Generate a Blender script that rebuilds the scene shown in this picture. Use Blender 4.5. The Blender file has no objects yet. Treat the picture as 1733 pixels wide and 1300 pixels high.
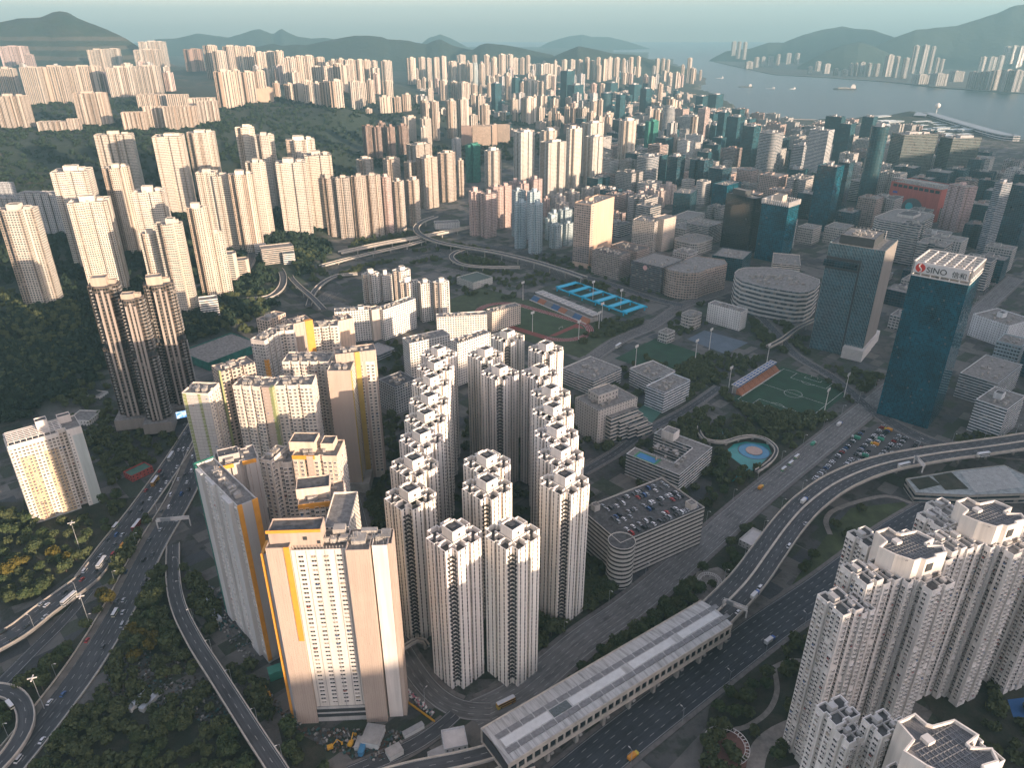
import bpy, math, random
import numpy as np
R = random.Random(7)
SC = bpy.context.scene
COL = SC.collection
PI = math.pi
# ---------------------------------------------------------------- camera (350 m above the district)
F = 1230.0; CX, CY = 866.5, 650.0; H = 350.0; PITCH = math.atan(602 / F)
CP, SP = math.cos(PITCH), math.sin(PITCH)
def P(u, v, z=0.0):                     # survey helper: where a sight line meets height z
    a = (u - CX) / F; b = (CY - v) / F
    d = (a, CP + b * SP, -SP + b * CP); t = (z - H) / d[2]
    return (d[0] * t, d[1] * t)
def proj(x, y, z):
    z -= H; dep = y * CP - z * SP; up = y * SP + z * CP
    return CX + F * x / dep, CY - F * up / dep, F / dep
def at_dist(u, v, y):                   # height and x of a sight line at distance y
    a = (u - CX) / F; b = (CY - v) / F
    t = y / (CP + b * SP); return a * t, H + (-SP + b * CP) * t
def solve_h(u, vt, vb, g):
    lo, hi = g - 20, 345
    for _ in range(50):
        z = (lo + hi) / 2; x, y = P(u, vt, z)
        if proj(x, y, g)[1] < vb: lo = z
        else: hi = z
    x, y = P(u, vt, z); return z - g, x, y
cam = bpy.data.cameras.new('camera'); cam.sensor_width = 36; cam.lens = 36 * F / 1733
cam.clip_start = 1; cam.clip_end = 80000
camo = bpy.data.objects.new('camera', cam); COL.objects.link(camo)
camo.location = (0, 0, H); camo.rotation_euler = (PI / 2 - PITCH, 0, 0); SC.camera = camo
# ---------------------------------------------------------------- mesh builder
class MB:
    def __init__(s): s.v = []; s.f = []; s.uv = []; s.m = []
    def face(s, pts, m=0, uv=None):
        n = len(s.v); s.v.extend(pts); s.f.append(tuple(range(n, n + len(pts)))); s.m.append(m)
        s.uv.extend(uv if uv else [(-9.0, -9.0)] * len(pts))
    def box(s, x0, x1, y0, y1, z0, z1, m=0, mt=None, bot=False):
        if mt is None: mt = m
        s.face([(x0,y0,z0),(x1,y0,z0),(x1,y0,z1),(x0,y0,z1)], m)
        s.face([(x1,y0,z0),(x1,y1,z0),(x1,y1,z1),(x1,y0,z1)], m)
        s.face([(x1,y1,z0),(x0,y1,z0),(x0,y1,z1),(x1,y1,z1)], m)
        s.face([(x0,y1,z0),(x0,y0,z0),(x0,y0,z1),(x0,y1,z1)], m)
        s.face([(x0,y0,z1),(x1,y0,z1),(x1,y1,z1),(x0,y1,z1)], mt)
        if bot: s.face([(x0,y1,z0),(x1,y1,z0),(x1,y0,z0),(x0,y0,z0)], m)
    def rbox(s, cx, cy, z0, z1, w, d, yaw, m=0, mt=None):
        c, sn = math.cos(yaw), math.sin(yaw)
        p = [(cx + x*c - y*sn, cy + x*sn + y*c) for x, y in ((-w/2,-d/2),(w/2,-d/2),(w/2,d/2),(-w/2,d/2))]
        s.prism(p, z0, z1, m, m if mt is None else mt)
    def prism(s, poly, z0, z1, m=0, cap=None, bay=None, fl=None, v0=0.0, rand0=0):
        n = len(poly)
        for i in range(n):
            a, b = poly[i], poly[(i + 1) % n]
            L = math.hypot(b[0]-a[0], b[1]-a[1])
            uv = None
            if bay:
                nb = max(1, round(L / bay)) if L > bay * .45 else 0
                if nb:
                    k = 100 * (i + rand0); nf = (z1 - z0) / fl
                    uv = [(k, v0), (k + nb, v0), (k + nb, v0 + nf), (k, v0 + nf)]
            s.face([(a[0],a[1],z0),(b[0],b[1],z0),(b[0],b[1],z1),(a[0],a[1],z1)], m, uv)
        if cap is not None: s.face([(x, y, z1) for x, y in poly], cap)
    def tube(s, a, b, r0, r1=None, n=6, m=0, cap=True):
        r1 = r0 if r1 is None else r1
        a = np.array(a, float); b = np.array(b, float); d = b - a; d /= (np.linalg.norm(d) + 1e-9)
        u = np.cross(d, (0, 0, 1.0)); 
        if np.linalg.norm(u) < 1e-3: u = np.array((1.0, 0, 0))
        u /= np.linalg.norm(u); w = np.cross(d, u)
        A = [tuple(a + r0*(math.cos(2*PI*i/n)*u + math.sin(2*PI*i/n)*w)) for i in range(n)]
        B = [tuple(b + r1*(math.cos(2*PI*i/n)*u + math.sin(2*PI*i/n)*w)) for i in range(n)]
        for i in range(n):
            j = (i + 1) % n; s.face([A[j], A[i], B[i], B[j]], m)
        if cap: s.face(B[::-1], m); s.face(A, m)
    def mesh(s, name, mats, smooth=False):
        me = bpy.data.meshes.new(name); me.from_pydata(s.v, [], s.f)
        for k in mats: me.materials.append(k)
        me.polygons.foreach_set('material_index', s.m)
        uvl = me.uv_layers.new(name='UVMap'); uvl.data.foreach_set('uv', np.array(s.uv, 'f').ravel())
        if smooth: me.polygons.foreach_set('use_smooth', [True] * len(s.f))
        me.update(); return me
    def build(s, name, mats, parent=None, color=None, smooth=False):
        if not isinstance(mats, (list, tuple)): mats = [mats]
        return link(name, s.mesh(name, mats, smooth), parent, color)
def link(name, me, parent=None, color=None):
    o = bpy.data.objects.new(name, me); COL.objects.link(o)
    if parent: o.parent = parent
    if color: o.color = (*color, 1)
    return o
def tag(o, label=None, cat=None, group=None, kind=None):
    if label: o['label'] = label
    if cat: o['category'] = cat
    if group: o['group'] = group
    if kind: o['kind'] = kind
    return o
def thing(name, label, cat, loc=(0, 0, 0), yaw=0.0, group=None):
    o = bpy.data.objects.new(name, None); COL.objects.link(o); o.empty_display_size = 1
    o.location = loc; o.rotation_euler = (0, 0, yaw); return tag(o, label, cat, group)
KIDS = {}
def dup(root, loc, yaw, label=None, group=None, scale=None):   # a copy of a thing with copies of its parts
    if root.name not in KIDS: KIDS[root.name] = list(root.children)
    r = root.copy(); COL.objects.link(r); r.location = loc; r.rotation_euler = (0, 0, yaw)
    if scale: r.scale = scale
    if label: r['label'] = label
    if group: r['group'] = group
    for ch in KIDS[root.name]:
        c = ch.copy(); COL.objects.link(c); c.parent = r
    return r
# ---------------------------------------------------------------- materials
class NT:
    def __init__(s, name):
        s.mat = bpy.data.materials.new(name); s.mat.use_nodes = True
        s.t = s.mat.node_tree; s.b = s.t.nodes['Principled BSDF']
    def n(s, typ, **k):
        o = s.t.nodes.new(typ)
        for a, b in k.items(): setattr(o, a, b)
        return o
    def set(s, sock, v):
        if hasattr(v, 'is_output') or isinstance(v, bpy.types.NodeSocket): s.t.links.new(v, sock)
        else: sock.default_value = v
    def math(s, op, a, b=None, c=None):
        o = s.n('ShaderNodeMath', operation=op); s.set(o.inputs[0], a)
        if b is not None: s.set(o.inputs[1], b)
        if c is not None: s.set(o.inputs[2], c)
        return o.outputs[0]
    def mix(s, f, a, b, mode='MIX'):
        o = s.n('ShaderNodeMix', data_type='RGBA', blend_type=mode); s.set(o.inputs[0], f)
        for k, v in ((6, a), (7, b)):
            if isinstance(v, (tuple, list)): v = (*v[:3], 1)
            s.set(o.inputs[k], v)
        return o.outputs[2]
    def noise(s, scale, detail=3, vec=None, rough=.6):
        o = s.n('ShaderNodeTexNoise'); o.inputs['Scale'].default_value = scale; o.inputs['Detail'].default_value = detail
        o.inputs['Roughness'].default_value = rough
        if vec is not None: s.t.links.new(vec, o.inputs['Vector'])
        return o.outputs[0]
    def ramp(s, v, lo, hi, a=0.0, b=1.0):
        o = s.n('ShaderNodeMapRange'); s.set(o.inputs[0], v)
        for i, q in ((1, lo), (2, hi), (3, a), (4, b)): o.inputs[i].default_value = q
        return o.outputs[0]
    def coord(s, w='Object'): return s.n('ShaderNodeTexCoord').outputs[w]
    def geo(s): return s.n('ShaderNodeNewGeometry').outputs['Position']
    def uv(s):
        o = s.n('ShaderNodeSeparateXYZ'); s.t.links.new(s.coord('UV'), o.inputs[0]); return o.outputs[0], o.outputs[1]
    def comb(s, x, y, z=0.0):
        o = s.n('ShaderNodeCombineXYZ'); s.set(o.inputs[0], x); s.set(o.inputs[1], y); s.set(o.inputs[2], z); return o.outputs[0]
    def wn(s, x, y, z=0.0):
        o = s.n('ShaderNodeTexWhiteNoise', noise_dimensions='3D'); s.t.links.new(s.comb(x, y, z), o.inputs[0]); return o.outputs[0]
    def objcol(s):
        o = s.n('ShaderNodeObjectInfo'); return o.outputs['Color'], o.outputs['Random']
    def scale(s, vec, x, y, z):
        o = s.n('ShaderNodeVectorMath', operation='MULTIPLY'); s.t.links.new(vec, o.inputs[0]); o.inputs[1].default_value = (x, y, z); return o.outputs[0]
    def base(s, v): s.set(s.b.inputs['Base Color'], (*v, 1) if isinstance(v, tuple) else v)
    def rough(s, v): s.set(s.b.inputs['Roughness'], v)
    def bump(s, h, strength=.5, dist=.3):
        o = s.n('ShaderNodeBump'); o.inputs['Strength'].default_value = strength; o.inputs['Distance'].default_value = dist
        s.set(o.inputs['Height'], h); s.t.links.new(o.outputs[0], s.b.inputs['Normal'])
MATS = {}
def plain(name, col, rough=.7, var=.12, scale=.25, metal=0.0, objc=False, detail=4):
    if name in MATS: return MATS[name]
    t = NT(name); n = t.noise(scale, detail, t.geo())
    f = t.ramp(n, .3, .7, 1 - var, 1 + var)
    c = t.objcol()[0] if objc else (*col, 1)
    t.base(t.mix(1.0, c, t.comb(f, f, f), 'MULTIPLY')); t.rough(rough); t.b.inputs['Metallic'].default_value = metal
    MATS[name] = t.mat; return t.mat
def facade(name, ww=.5, wh=.5, glass=(.02, .03, .035), light=.12, blank=.0, ac=True, stripe=0.0, cy=.5, grough=.18, band=0.0, streak=.18, wall=None):
    """windows on a wall whose UV counts bays and storeys; wall colour is the object's colour"""
    if name in MATS: return MATS[name]
    t = NT(name); u, v = t.uv(); fu = t.math('FRACT', u); fv = t.math('FRACT', v); iu = t.math('FLOOR', u); iv = t.math('FLOOR', v)
    oc, ornd = t.objcol()
    if wall: oc = (*wall, 1)
    dx = t.math('ABSOLUTE', t.math('SUBTRACT', fu, .5)); dy = t.math('ABSOLUTE', t.math('SUBTRACT', fv, cy))
    mk = t.math('MULTIPLY', t.math('LESS_THAN', dx, ww / 2), t.math('LESS_THAN', dy, wh / 2))
    ok = t.math('GREATER_THAN', v, 0.0)
    mk = t.math('MULTIPLY', mk, ok)
    if blank: mk = t.math('MULTIPLY', mk, t.math('GREATER_THAN', t.wn(iu, ornd), blank))
    r = t.wn(iu, iv, ornd); r2 = t.wn(iv, iu, ornd)
    pos = t.geo()
    st = t.noise(1.0, 3, t.scale(pos, .35, .35, .02))
    st = t.ramp(st, .35, .7, 1.0, 1.0 - streak)
    big = t.ramp(t.noise(.03, 3, pos), .3, .7, .94, 1.05)
    w = t.mix(1.0, oc, t.comb(st, st, st), 'MULTIPLY'); w = t.mix(1.0, w, t.comb(big, big, big), 'MULTIPLY')
    if band: w = t.mix(t.math('MULTIPLY', t.math('LESS_THAN', fv, band), ok), w, (.1, .1, .1))
    if stripe:
        w = t.mix(t.math('MULTIPLY', ok, t.math('LESS_THAN', t.wn(iu, 3.3), stripe)), w, t.mix(1.0, w, (.62, .55, .5), 'MULTIPLY'))
    if ac:
        a = t.math('MULTIPLY', t.math('LESS_THAN', t.math('ABSOLUTE', t.math('SUBTRACT', fu, .78)), .09), t.math('LESS_THAN', t.math('ABSOLUTE', t.math('SUBTRACT', fv, .2)), .1))
        a = t.math('MULTIPLY', t.math('MULTIPLY', a, ok), t.math('GREATER_THAN', r2, .45))
        w = t.mix(a, w, (.33, .32, .3))
    g = t.mix(t.math('GREATER_THAN', r, 1 - light), glass, (.22, .21, .19))
    g = t.mix(t.math('LESS_THAN', r, .25), g, tuple(c * 2.2 for c in glass))
    t.base(t.mix(mk, w, g)); t.rough(t.ramp(mk, 0, 1, .75, grough))
    t.bump(t.math('SUBTRACT', 1.0, mk), .6, .25)
    MATS[name] = t.mat; return t.mat
def curtain(name, col=(.012, .03, .04), mull=(.08, .1, .11), mw=.06, mh=.12, rough=.06, spandrel=None, sh=.3, ior=1.7, metal=.0, jit=.006):
    """glass curtain wall with mullions, each pane tilted a touch"""
    if name in MATS: return MATS[name]
    t = NT(name); u, v = t.uv(); fu = t.math('FRACT', u); fv = t.math('FRACT', v); iu = t.math('FLOOR', u); iv = t.math('FLOOR', v)
    fr = t.math('MAXIMUM', t.math('LESS_THAN', fu, mw), t.math('LESS_THAN', fv, mh))
    r = t.wn(iu, iv); k = t.math('MULTIPLY', t.ramp(r, 0, 1, .55, 1.5), t.ramp(t.noise(.045, 4, t.geo()), .35, .65, .6, 1.5))  # random and broad tone changes in the glass colour mimic uneven reflections
    g = t.mix(1.0, (*col, 1), t.comb(k, k, k), 'MULTIPLY')
    g = t.mix(t.math('GREATER_THAN', r, .99), g, (.08, .09, .09))
    if spandrel: g = t.mix(t.math('LESS_THAN', fv, sh), g, spandrel)
    t.base(t.mix(fr, g, mull)); 
    rg = t.ramp(fr, 0, 1, rough, .5)
    if spandrel: rg = t.math('MAXIMUM', rg, t.ramp(t.math('LESS_THAN', fv, sh), 0, 1, rough, .45))
    t.rough(rg); t.b.inputs['IOR'].default_value = ior; t.b.inputs['Metallic'].default_value = metal
    hgt = t.math('ADD', t.noise(.12, 3, t.geo()), t.math('MULTIPLY', fu, t.math('SUBTRACT', r, .5)))
    t.bump(hgt, jit * 8, 1.0)
    MATS[name] = t.mat; return t.mat
WHITE = (.78, .74, .68); CREAM = (.56, .48, .4); BEIGE = (.45, .35, .27); PINK = (.55, .42, .38); BLUE = (.45, .55, .58); GREY = (.42, .42, .42); BROWN = (.3, .21, .17)
M_res = facade('residential_facade', .55, .5, light=.12)
M_res2 = facade('dense_residential_facade', .62, .55, light=.1, stripe=.25)
M_far = facade('far_residential_facade', .42, .8, light=.05, ac=False, stripe=.35, blank=.15, glass=(.03,.035,.04))
M_slot = facade('slotted_facade', .22, .84, light=.1, ac=False, streak=.14, glass=(.022,.024,.026))
M_off = facade('banded_office_facade', 1.01, .5, glass=(.025, .04, .05), light=.1, ac=False, cy=.55)
M_ind = facade('industrial_facade', .72, .42, light=.15)
M_sparse = facade('small_window_facade', .3, .4, light=.15, ac=False)
M_blank = facade('blank_wall', .01, .01, ac=False, streak=.24)
M_glass = curtain('dark_glass_curtain', (.008,.035,.05), ior=1.5)
M_glassb = curtain('blue_glass_curtain', (.001, .045, .07), (.015, .1, .13), .06, .1, .03, ior=1.5, jit=.02)
M_glassg = curtain('grey_glass_curtain', (.007, .045, .06), (.045, .08, .092), .1, .1, .1, spandrel=(.022, .056, .066), sh=.35, ior=1.4)
M_fin = curtain('finned_glass_curtain', (.02, .06, .078), (.16, .22, .24), .3, .06, .08)
M_roof = plain('concrete_roof', (.2, .19, .175), .9, .45, .35)
M_roofd = plain('dark_roof', (.085, .085, .085), .9, .5, .4)
M_trim = plain('pale_trim', (.62, .59, .55), .7, .1)
M_obj = plain('painted_plaster', (1, 1, 1), .7, .1, .1, objc=True)
M_conc = plain('weathered_concrete', (.33, .31, .28), .85, .25, .15)
M_metal = plain('galvanised_metal', (.4, .42, .43), .45, .15, .3, metal=.6)
M_dark = plain('dark_metal', (.04, .045, .05), .5, .2)
M_glas1 = plain('window_glass', (.02, .03, .035), .1, .4, .9)
M_net = plain('green_scaffold_net', (.02, .13, .1), .9, .35, .2)
# ---------------------------------------------------------------- plans (counter-clockwise)
def pl_box(w, d): return [(-w/2,-d/2),(w/2,-d/2),(w/2,d/2),(-w/2,d/2)]
def pl_notch(w, d, g=.16, k=.09):
    X, Y = w/2, d/2; a, b = w*g/2, d*g/2; p, q = d*k, w*k
    return [(-X,-Y),(-a,-Y),(-a,-Y+p),(a,-Y+p),(a,-Y),(X,-Y),(X,-b),(X-q,-b),(X-q,b),(X,b),(X,Y),(a,Y),(a,Y-p),(-a,Y-p),(-a,Y),(-X,Y),(-X,b),(-X+q,b),(-X+q,-b),(-X,-b)]
def pl_cross(w, d, a=.5, n=.03):
    X, Y = w/2, d/2; x, y = X*a, Y*a; k = min(w, d)*n
    q = [(x,-Y),(x,-y-k),(x+k,-y-k),(x+k,-y),(X,-y)]
    r = [(X,y),(x+k,y),(x+k,y+k),(x,y+k),(x,Y)]
    return q + r + [(-a_, -b_) for a_, b_ in q] + [(-a_, -b_) for a_, b_ in r]
def pl_slab(w, d, bay=9.0, dep=1.6, gap=2.4):
    n = max(1, int(round(w / bay))); s = w / n; pts = []
    x = -w/2
    for i in range(n):
        pts += [(x, -d/2), (x + s - gap, -d/2)]
        if i < n-1: pts += [(x + s - gap, -d/2 + dep), (x + s, -d/2 + dep)]
        else: pts[-1] = (w/2, -d/2)
        x += s
    back = [(-a, -b) for a, b in pts]
    return pts + back
def pl_round(w, d, r, n=6):
    r = min(r, w/2 - .1, d/2 - .1); pts = []
    for cx, cy, a0 in ((w/2-r, -d/2+r, -90), (w/2-r, d/2-r, 0), (-w/2+r, d/2-r, 90), (-w/2+r, -d/2+r, 180)):
        for i in range(n+1):
            a = math.radians(a0 + 90*i/n); pts.append((cx + r*math.cos(a), cy + r*math.sin(a)))
    return pts
def pl_H(w, d, wing=.36, dep=.25):
    a = w/2 - w*wing; k = d*dep
    return [(-w/2,-d/2),(-a,-d/2),(-a,-d/2+k),(a,-d/2+k),(a,-d/2),(w/2,-d/2),(w/2,d/2),(a,d/2),(a,d/2-k),(-a,d/2-k),(-a,d/2),(-w/2,d/2)]
def inset(poly, k):
    n = len(poly); out = []
    for i in range(n):
        p, c, q = poly[i-1], poly[i], poly[(i+1) % n]
        a = (c[0]-p[0], c[1]-p[1]); b = (q[0]-c[0], q[1]-c[1])
        la = math.hypot(*a) or 1; lb = math.hypot(*b) or 1
        na = (-a[1]/la, a[0]/la); nb = (-b[1]/lb, b[0]/lb)
        m = (na[0]+nb[0], na[1]+nb[1]); dd = m[0]*na[0] + m[1]*na[1]
        if dd < .2: dd = .2
        out.append((c[0] + k*m[0]/dd, c[1] + k*m[1]/dd))
    return out
def shell(mb, poly, z0, z1, bay, fl, par=1.2, m=0, v0=0.0, wallm=None, t=.35):
    mb.prism(poly, z0, z1, m, None, bay, fl, v0)
    if par:
        q = inset(poly, t); n = len(poly)
        for i in range(n):
            j = (i+1) % n
            mb.face([(*poly[i], z1), (*poly[j], z1), (*q[j], z1), (*q[i], z1)], m)
            mb.face([(*q[i], z1), (*q[j], z1), (*q[j], z1-par), (*q[i], z1-par)], m)
def roofsheet(poly, z, mat, parent, t=.35):
    mb = MB(); mb.face([(x, y, z) for x, y in inset(poly, t)], 0)
    return mb.build('roof', mat, parent)
def clutter(parent, w, d, z, n, seed, mat=None, maxh=3.0, name='roof_plant'):
    r = random.Random(seed); mb = MB()
    for _ in range(n):
        a, b = r.uniform(1, 4.5), r.uniform(1, 3.5); x, y = r.uniform(-w/2+3, w/2-3), r.uniform(-d/2+3, d/2-3)
        hh = r.uniform(.8, maxh); mb.box(x-a/2, x+a/2, y-b/2, y+b/2, z, z+hh, 0)
        if r.random() < .4: mb.tube((x, y, z+hh), (x, y, z+hh+r.uniform(1, 4)), .12, n=4)
    return tag(mb.build(name, mat or M_conc, parent), kind='stuff')
def building(name, label, cat, loc, yaw, poly, h, mat=None, color=WHITE, bay=3.2, fl=3.0, group=None, roof=None, par=1.2, core=None, clut=0, podium=None, seed=1, far=False):
    t = thing(name, label, cat, loc, yaw, group)
    mb = MB(); z0 = 0
    if podium:
        pw, pd, ph = podium; pb = MB(); shell(pb, pl_box(pw, pd), -2, ph, 5, 4.5, .8)
        pb.face([(x, y, ph-.8) for x, y in inset(pl_box(pw, pd), .35)], 1)
        pb.build('podium', [M_off, M_roof], t, color); z0 = ph - .8
    shell(mb, poly, z0 - (0 if podium else 9), h, bay, fl, par)
    mb.build('wall', mat or M_res, t, color)
    roofsheet(poly, h - par, roof or M_roof, t)
    if core:
        for (cw, cd, ch, cx, cy) in core:
            c = MB(); q = [(x+cx, y+cy) for x, y in pl_box(cw, cd)]
            shell(c, q, h - par, h + ch, None, None, .6); c.face([(x, y, h+ch-.6) for x, y in inset(q, .3)], 1)
            c.build('lift_house', [M_blank, M_roofd], t, color)
    if clut:
        xs = [p[0] for p in poly]; ys = [p[1] for p in poly]
        clutter(t, (max(xs)-min(xs))*.8, (max(ys)-min(ys))*.8, h-par, clut, seed)
    return t
ORD = ['first','second','third','fourth','fifth','sixth','seventh','eighth','ninth','tenth','eleventh','twelfth','thirteenth','fourteenth','fifteenth','sixteenth','seventeenth','eighteenth','nineteenth','twentieth']
def ordinal(i):
    if i < 20: return ORD[i]
    return str(i+1) + ('st' if (i+1) % 10 == 1 else 'nd' if (i+1) % 10 == 2 else 'rd' if (i+1) % 10 == 3 else 'th')
BASES = []      # (x, y, ground height) of everything that stands on raised ground
CTRL = []       # footprints already taken (x, y, r)
KINDN = {'X': 'tower', 'S': 'slab', 'B': 'block', 'R': 'block', 'C': 'tower', 'H': 'tower'}
COLN = {WHITE: 'white', CREAM: 'cream', BEIGE: 'beige', PINK: 'pink', BLUE: 'pale blue', GREY: 'grey', BROWN: 'brown'}
FACV = [M_res2, facade('dense_residential_facade_b', .5, .62, light=.12, stripe=.4, glass=(.015,.02,.022)), facade('dense_residential_facade_c', .7, .42, light=.14, stripe=.15)]
def cluster(group, where, g, yaw, specs, name='residential_tower', cat='tower', mat=None, color=WHITE, plan='X', ratio=1.0, bay=3.4, fl=3.0, core=True, roof=None, look='', jit=6, clut=0, hmin=8, par=1.2):
    """specs: (u, v_top, v_base, width_px[, dict of overrides])"""
    specs = sorted(specs, key=lambda s: s[0]); cnt = 0
    for i, s in enumerate(specs):
        u, vt, vb, wp = s[:4]; o = s[4] if len(s) > 4 else {}
        gg = o.get('g', g); col = o.get('color', color); pln = o.get('plan', plan); mt = o.get('mat', mat); ra = o.get('ratio', ratio)
        h, x, y = solve_h(u, vt, vb, gg); h = max(h, hmin)
        x, y = P(u, vt, gg + h)
        pp = proj(x, y, gg + h)[2]; ya = math.radians(o.get('yaw', yaw) + R.uniform(-jit, jit)); az = math.atan2(x, y)
        rel = ya + az; W = wp / pp / max(.6, abs(math.cos(rel)) + ra*abs(math.sin(rel))); D = W * ra
        ext = (D*abs(math.cos(rel)) + W*abs(math.sin(rel))) / 2
        x += math.sin(az)*ext; y += math.cos(az)*ext
        rq = random.Random(int(u)*3 + int(vt)); aq = rq.uniform(.42, .62); poly = {'X': (lambda a, b: pl_cross(a, b, aq)) if rq.random() < .65 else pl_notch, 'S': lambda a, b: pl_slab(a, b, max(9, a/5), min(5, b*.22), max(2.4, a*.05)), 'B': pl_box, 'H': pl_H, 'R': lambda a, b: pl_round(a, b, min(a, b)*.3), 'C': lambda a, b: pl_round(a, b, min(a, b)*.49, 5)}[pln](W, D)
        seed = i + int(u)*7
        rr = random.Random(seed)
        cr = None
        if o.get('core', core):
            cr = [(W*rr.uniform(.28, .4), D*rr.uniform(.28, .42), rr.uniform(3, 7), rr.uniform(-.1, .1)*W, rr.uniform(-.1, .1)*D)]
            if W > 30: cr.append((W*.16, D*.25, rr.uniform(2, 4), W*.3, 0)); 
        kk = rr.uniform(.88, 1.05); hu = rr.uniform(-.025, .025); k = (col[0]*kk*(1+hu), col[1]*kk, col[2]*kk*(1-hu))
        lab = o.get('label') or f"{look + ' ' if look else ''}{COLN.get(col, '')} {KINDN[pln]}, {ordinal(i)} from the left {where}"
        building(o.get('name', name), lab.strip(), o.get('cat', cat), (x, y, gg), ya, poly, h, (rr.choice(FACV) if (mt or M_far) is M_res2 else mt or M_far), k, o.get('bay', 8.5 if (mt or M_far) is M_far and y > 2300 else bay), o.get('fl', fl), group, roof, core=cr, clut=o.get('clut', clut), seed=seed, par=par)
        BASES.append((x, y, gg)); CTRL.append((x, y, max(W, D)*.62))
def corner_block(name, label, cat, A, L, Rr, h, g=0.0, w=None, d=None, yaw0=None, plan='B', mat=None, color=WHITE, **kw):
    """a block whose roof corners (front, left, right) are sighted at height g+h"""
    a = np.array(P(*A, g+h)); l = np.array(P(*L, g+h)) if L else None; r = np.array(P(*Rr, g+h)) if Rr else None
    if r is not None and l is not None:
        vr = r - a; vl = l - a; vx = vr/np.linalg.norm(vr); vy0 = vl/np.linalg.norm(vl)
        perp = np.array((-vx[1], vx[0]))
        if perp.dot(vy0) < 0: perp = -perp
        # share the squaring error between both edges
        b1 = math.atan2(vx[1], vx[0]); b2 = math.atan2(vy0[1], vy0[0]) - PI/2
        dlt = (b2 - b1 + PI) % (2*PI) - PI
        ww, dd = np.linalg.norm(vr), np.linalg.norm(vl); wt = dd/(ww+dd)
        yaw = b1 + dlt*wt
        ww = w or ww; dd = d or dd
    elif r is not None:
        vr = r - a; yaw = math.atan2(vr[1], vr[0]); ww = w or np.linalg.norm(vr); dd = d
    else:
        vl = l - a; yaw = math.atan2(vl[1], vl[0]) - PI/2; dd = d or np.linalg.norm(vl); ww = w
    if yaw0 is not None: yaw = math.radians(yaw0)
    ex = np.array((math.cos(yaw), math.sin(yaw))); ey = np.array((-math.sin(yaw), math.cos(yaw)))
    c = a + ex*ww/2 + ey*dd/2
    poly = {'X': pl_cross, 'S': lambda a, b: pl_slab(a, b, max(9, a/5), min(5, b*.22), max(2.4, a*.05)), 'B': pl_box, 'H': pl_H, 'R': lambda p, q: pl_round(p, q, min(p, q)*.35)}[plan](ww, dd) if isinstance(plan, str) else plan(ww, dd)
    t = building(name, label, cat, (c[0], c[1], g), yaw, poly, h, mat, color, **kw)
    CTRL.append((c[0], c[1], max(ww, dd)*.6))
    if g: BASES.append((c[0], c[1], g))
    return t, ww, dd
# ---------------------------------------------------------------- light, sky, air
SUN_EL, SUN_AZ = math.radians(8.6), math.radians(50)      # low sun, behind the camera and to its right
sx, sy, sz = math.sin(SUN_AZ)*math.cos(SUN_EL), -math.cos(SUN_AZ)*math.cos(SUN_EL), math.sin(SUN_EL)
sl = bpy.data.lights.new('sun', 'SUN'); sl.energy = 3.5; sl.angle = math.radians(.5); sl.color = (1, .75, .55)
so = bpy.data.objects.new('sun', sl); COL.objects.link(so)
from mathutils import Vector
so.rotation_euler = Vector((-sx, -sy, -sz)).to_track_quat('-Z', 'Y').to_euler(); so.location = (900, -600, 900)
W = bpy.data.worlds.new('World'); SC.world = W; W.use_nodes = True
wt = W.node_tree; sk = wt.nodes.new('ShaderNodeTexSky'); sk.sky_type = 'NISHITA'; sk.sun_disc = False
sk.sun_elevation = SUN_EL; sk.sun_rotation = math.atan2(sx, sy); sk.air_density = 1.0; sk.dust_density = 1.2; sk.ozone_density = 2.0; sk.altitude = 300
bg = wt.nodes['Background']; hs_ = wt.nodes.new('ShaderNodeHueSaturation'); hs_.inputs['Saturation'].default_value = .58; tint = wt.nodes.new('ShaderNodeMix'); tint.data_type = 'RGBA'; tint.blend_type = 'MULTIPLY'; tint.inputs[0].default_value = 1; tint.inputs[7].default_value = (.82, .655, .645, 1); wt.links.new(sk.outputs[0], hs_.inputs['Color']); wt.links.new(hs_.outputs[0], tint.inputs[6]); wt.links.new(tint.outputs[2], bg.inputs[0]); bg.inputs[1].default_value = .15
SC.view_settings.view_transform = 'Standard'; SC.view_settings.look = 'None'; SC.view_settings.exposure = EXPO = 2.1; SC.view_settings.gamma = 1
cy_ = SC.cycles
SC.render.engine = 'CYCLES'
cy_.max_bounces = 5; cy_.diffuse_bounces = 3; cy_.glossy_bounces = 3; cy_.transmission_bounces = 2; cy_.volume_bounces = 0
cy_.use_adaptive_sampling = True; cy_.adaptive_threshold = .02; cy_.use_denoising = True; cy_.denoiser = 'OPENIMAGEDENOISE'; cy_.caustics_reflective = False; cy_.caustics_refractive = False
cy_.sample_clamp_indirect = 4
hz = MB(); hz.box(-14000, 16000, -3200, 24000, -30, 900, 0, bot=True)
hm = bpy.data.materials.new('air'); hm.use_nodes = True; ht = hm.node_tree; ht.nodes.remove(ht.nodes['Principled BSDF'])
pv = ht.nodes.new('ShaderNodeVolumePrincipled'); pv.inputs['Color'].default_value = (.285, .55, .65, 1); pv.inputs['Density'].default_value = 0.85e-4; pv.inputs['Anisotropy'].default_value = .1
ht.links.new(pv.outputs[0], ht.nodes['Material Output'].inputs['Volume'])
tag(hz.build('haze', hm), 'thin pale evening haze over the whole city', 'haze', kind='stuff')
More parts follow.
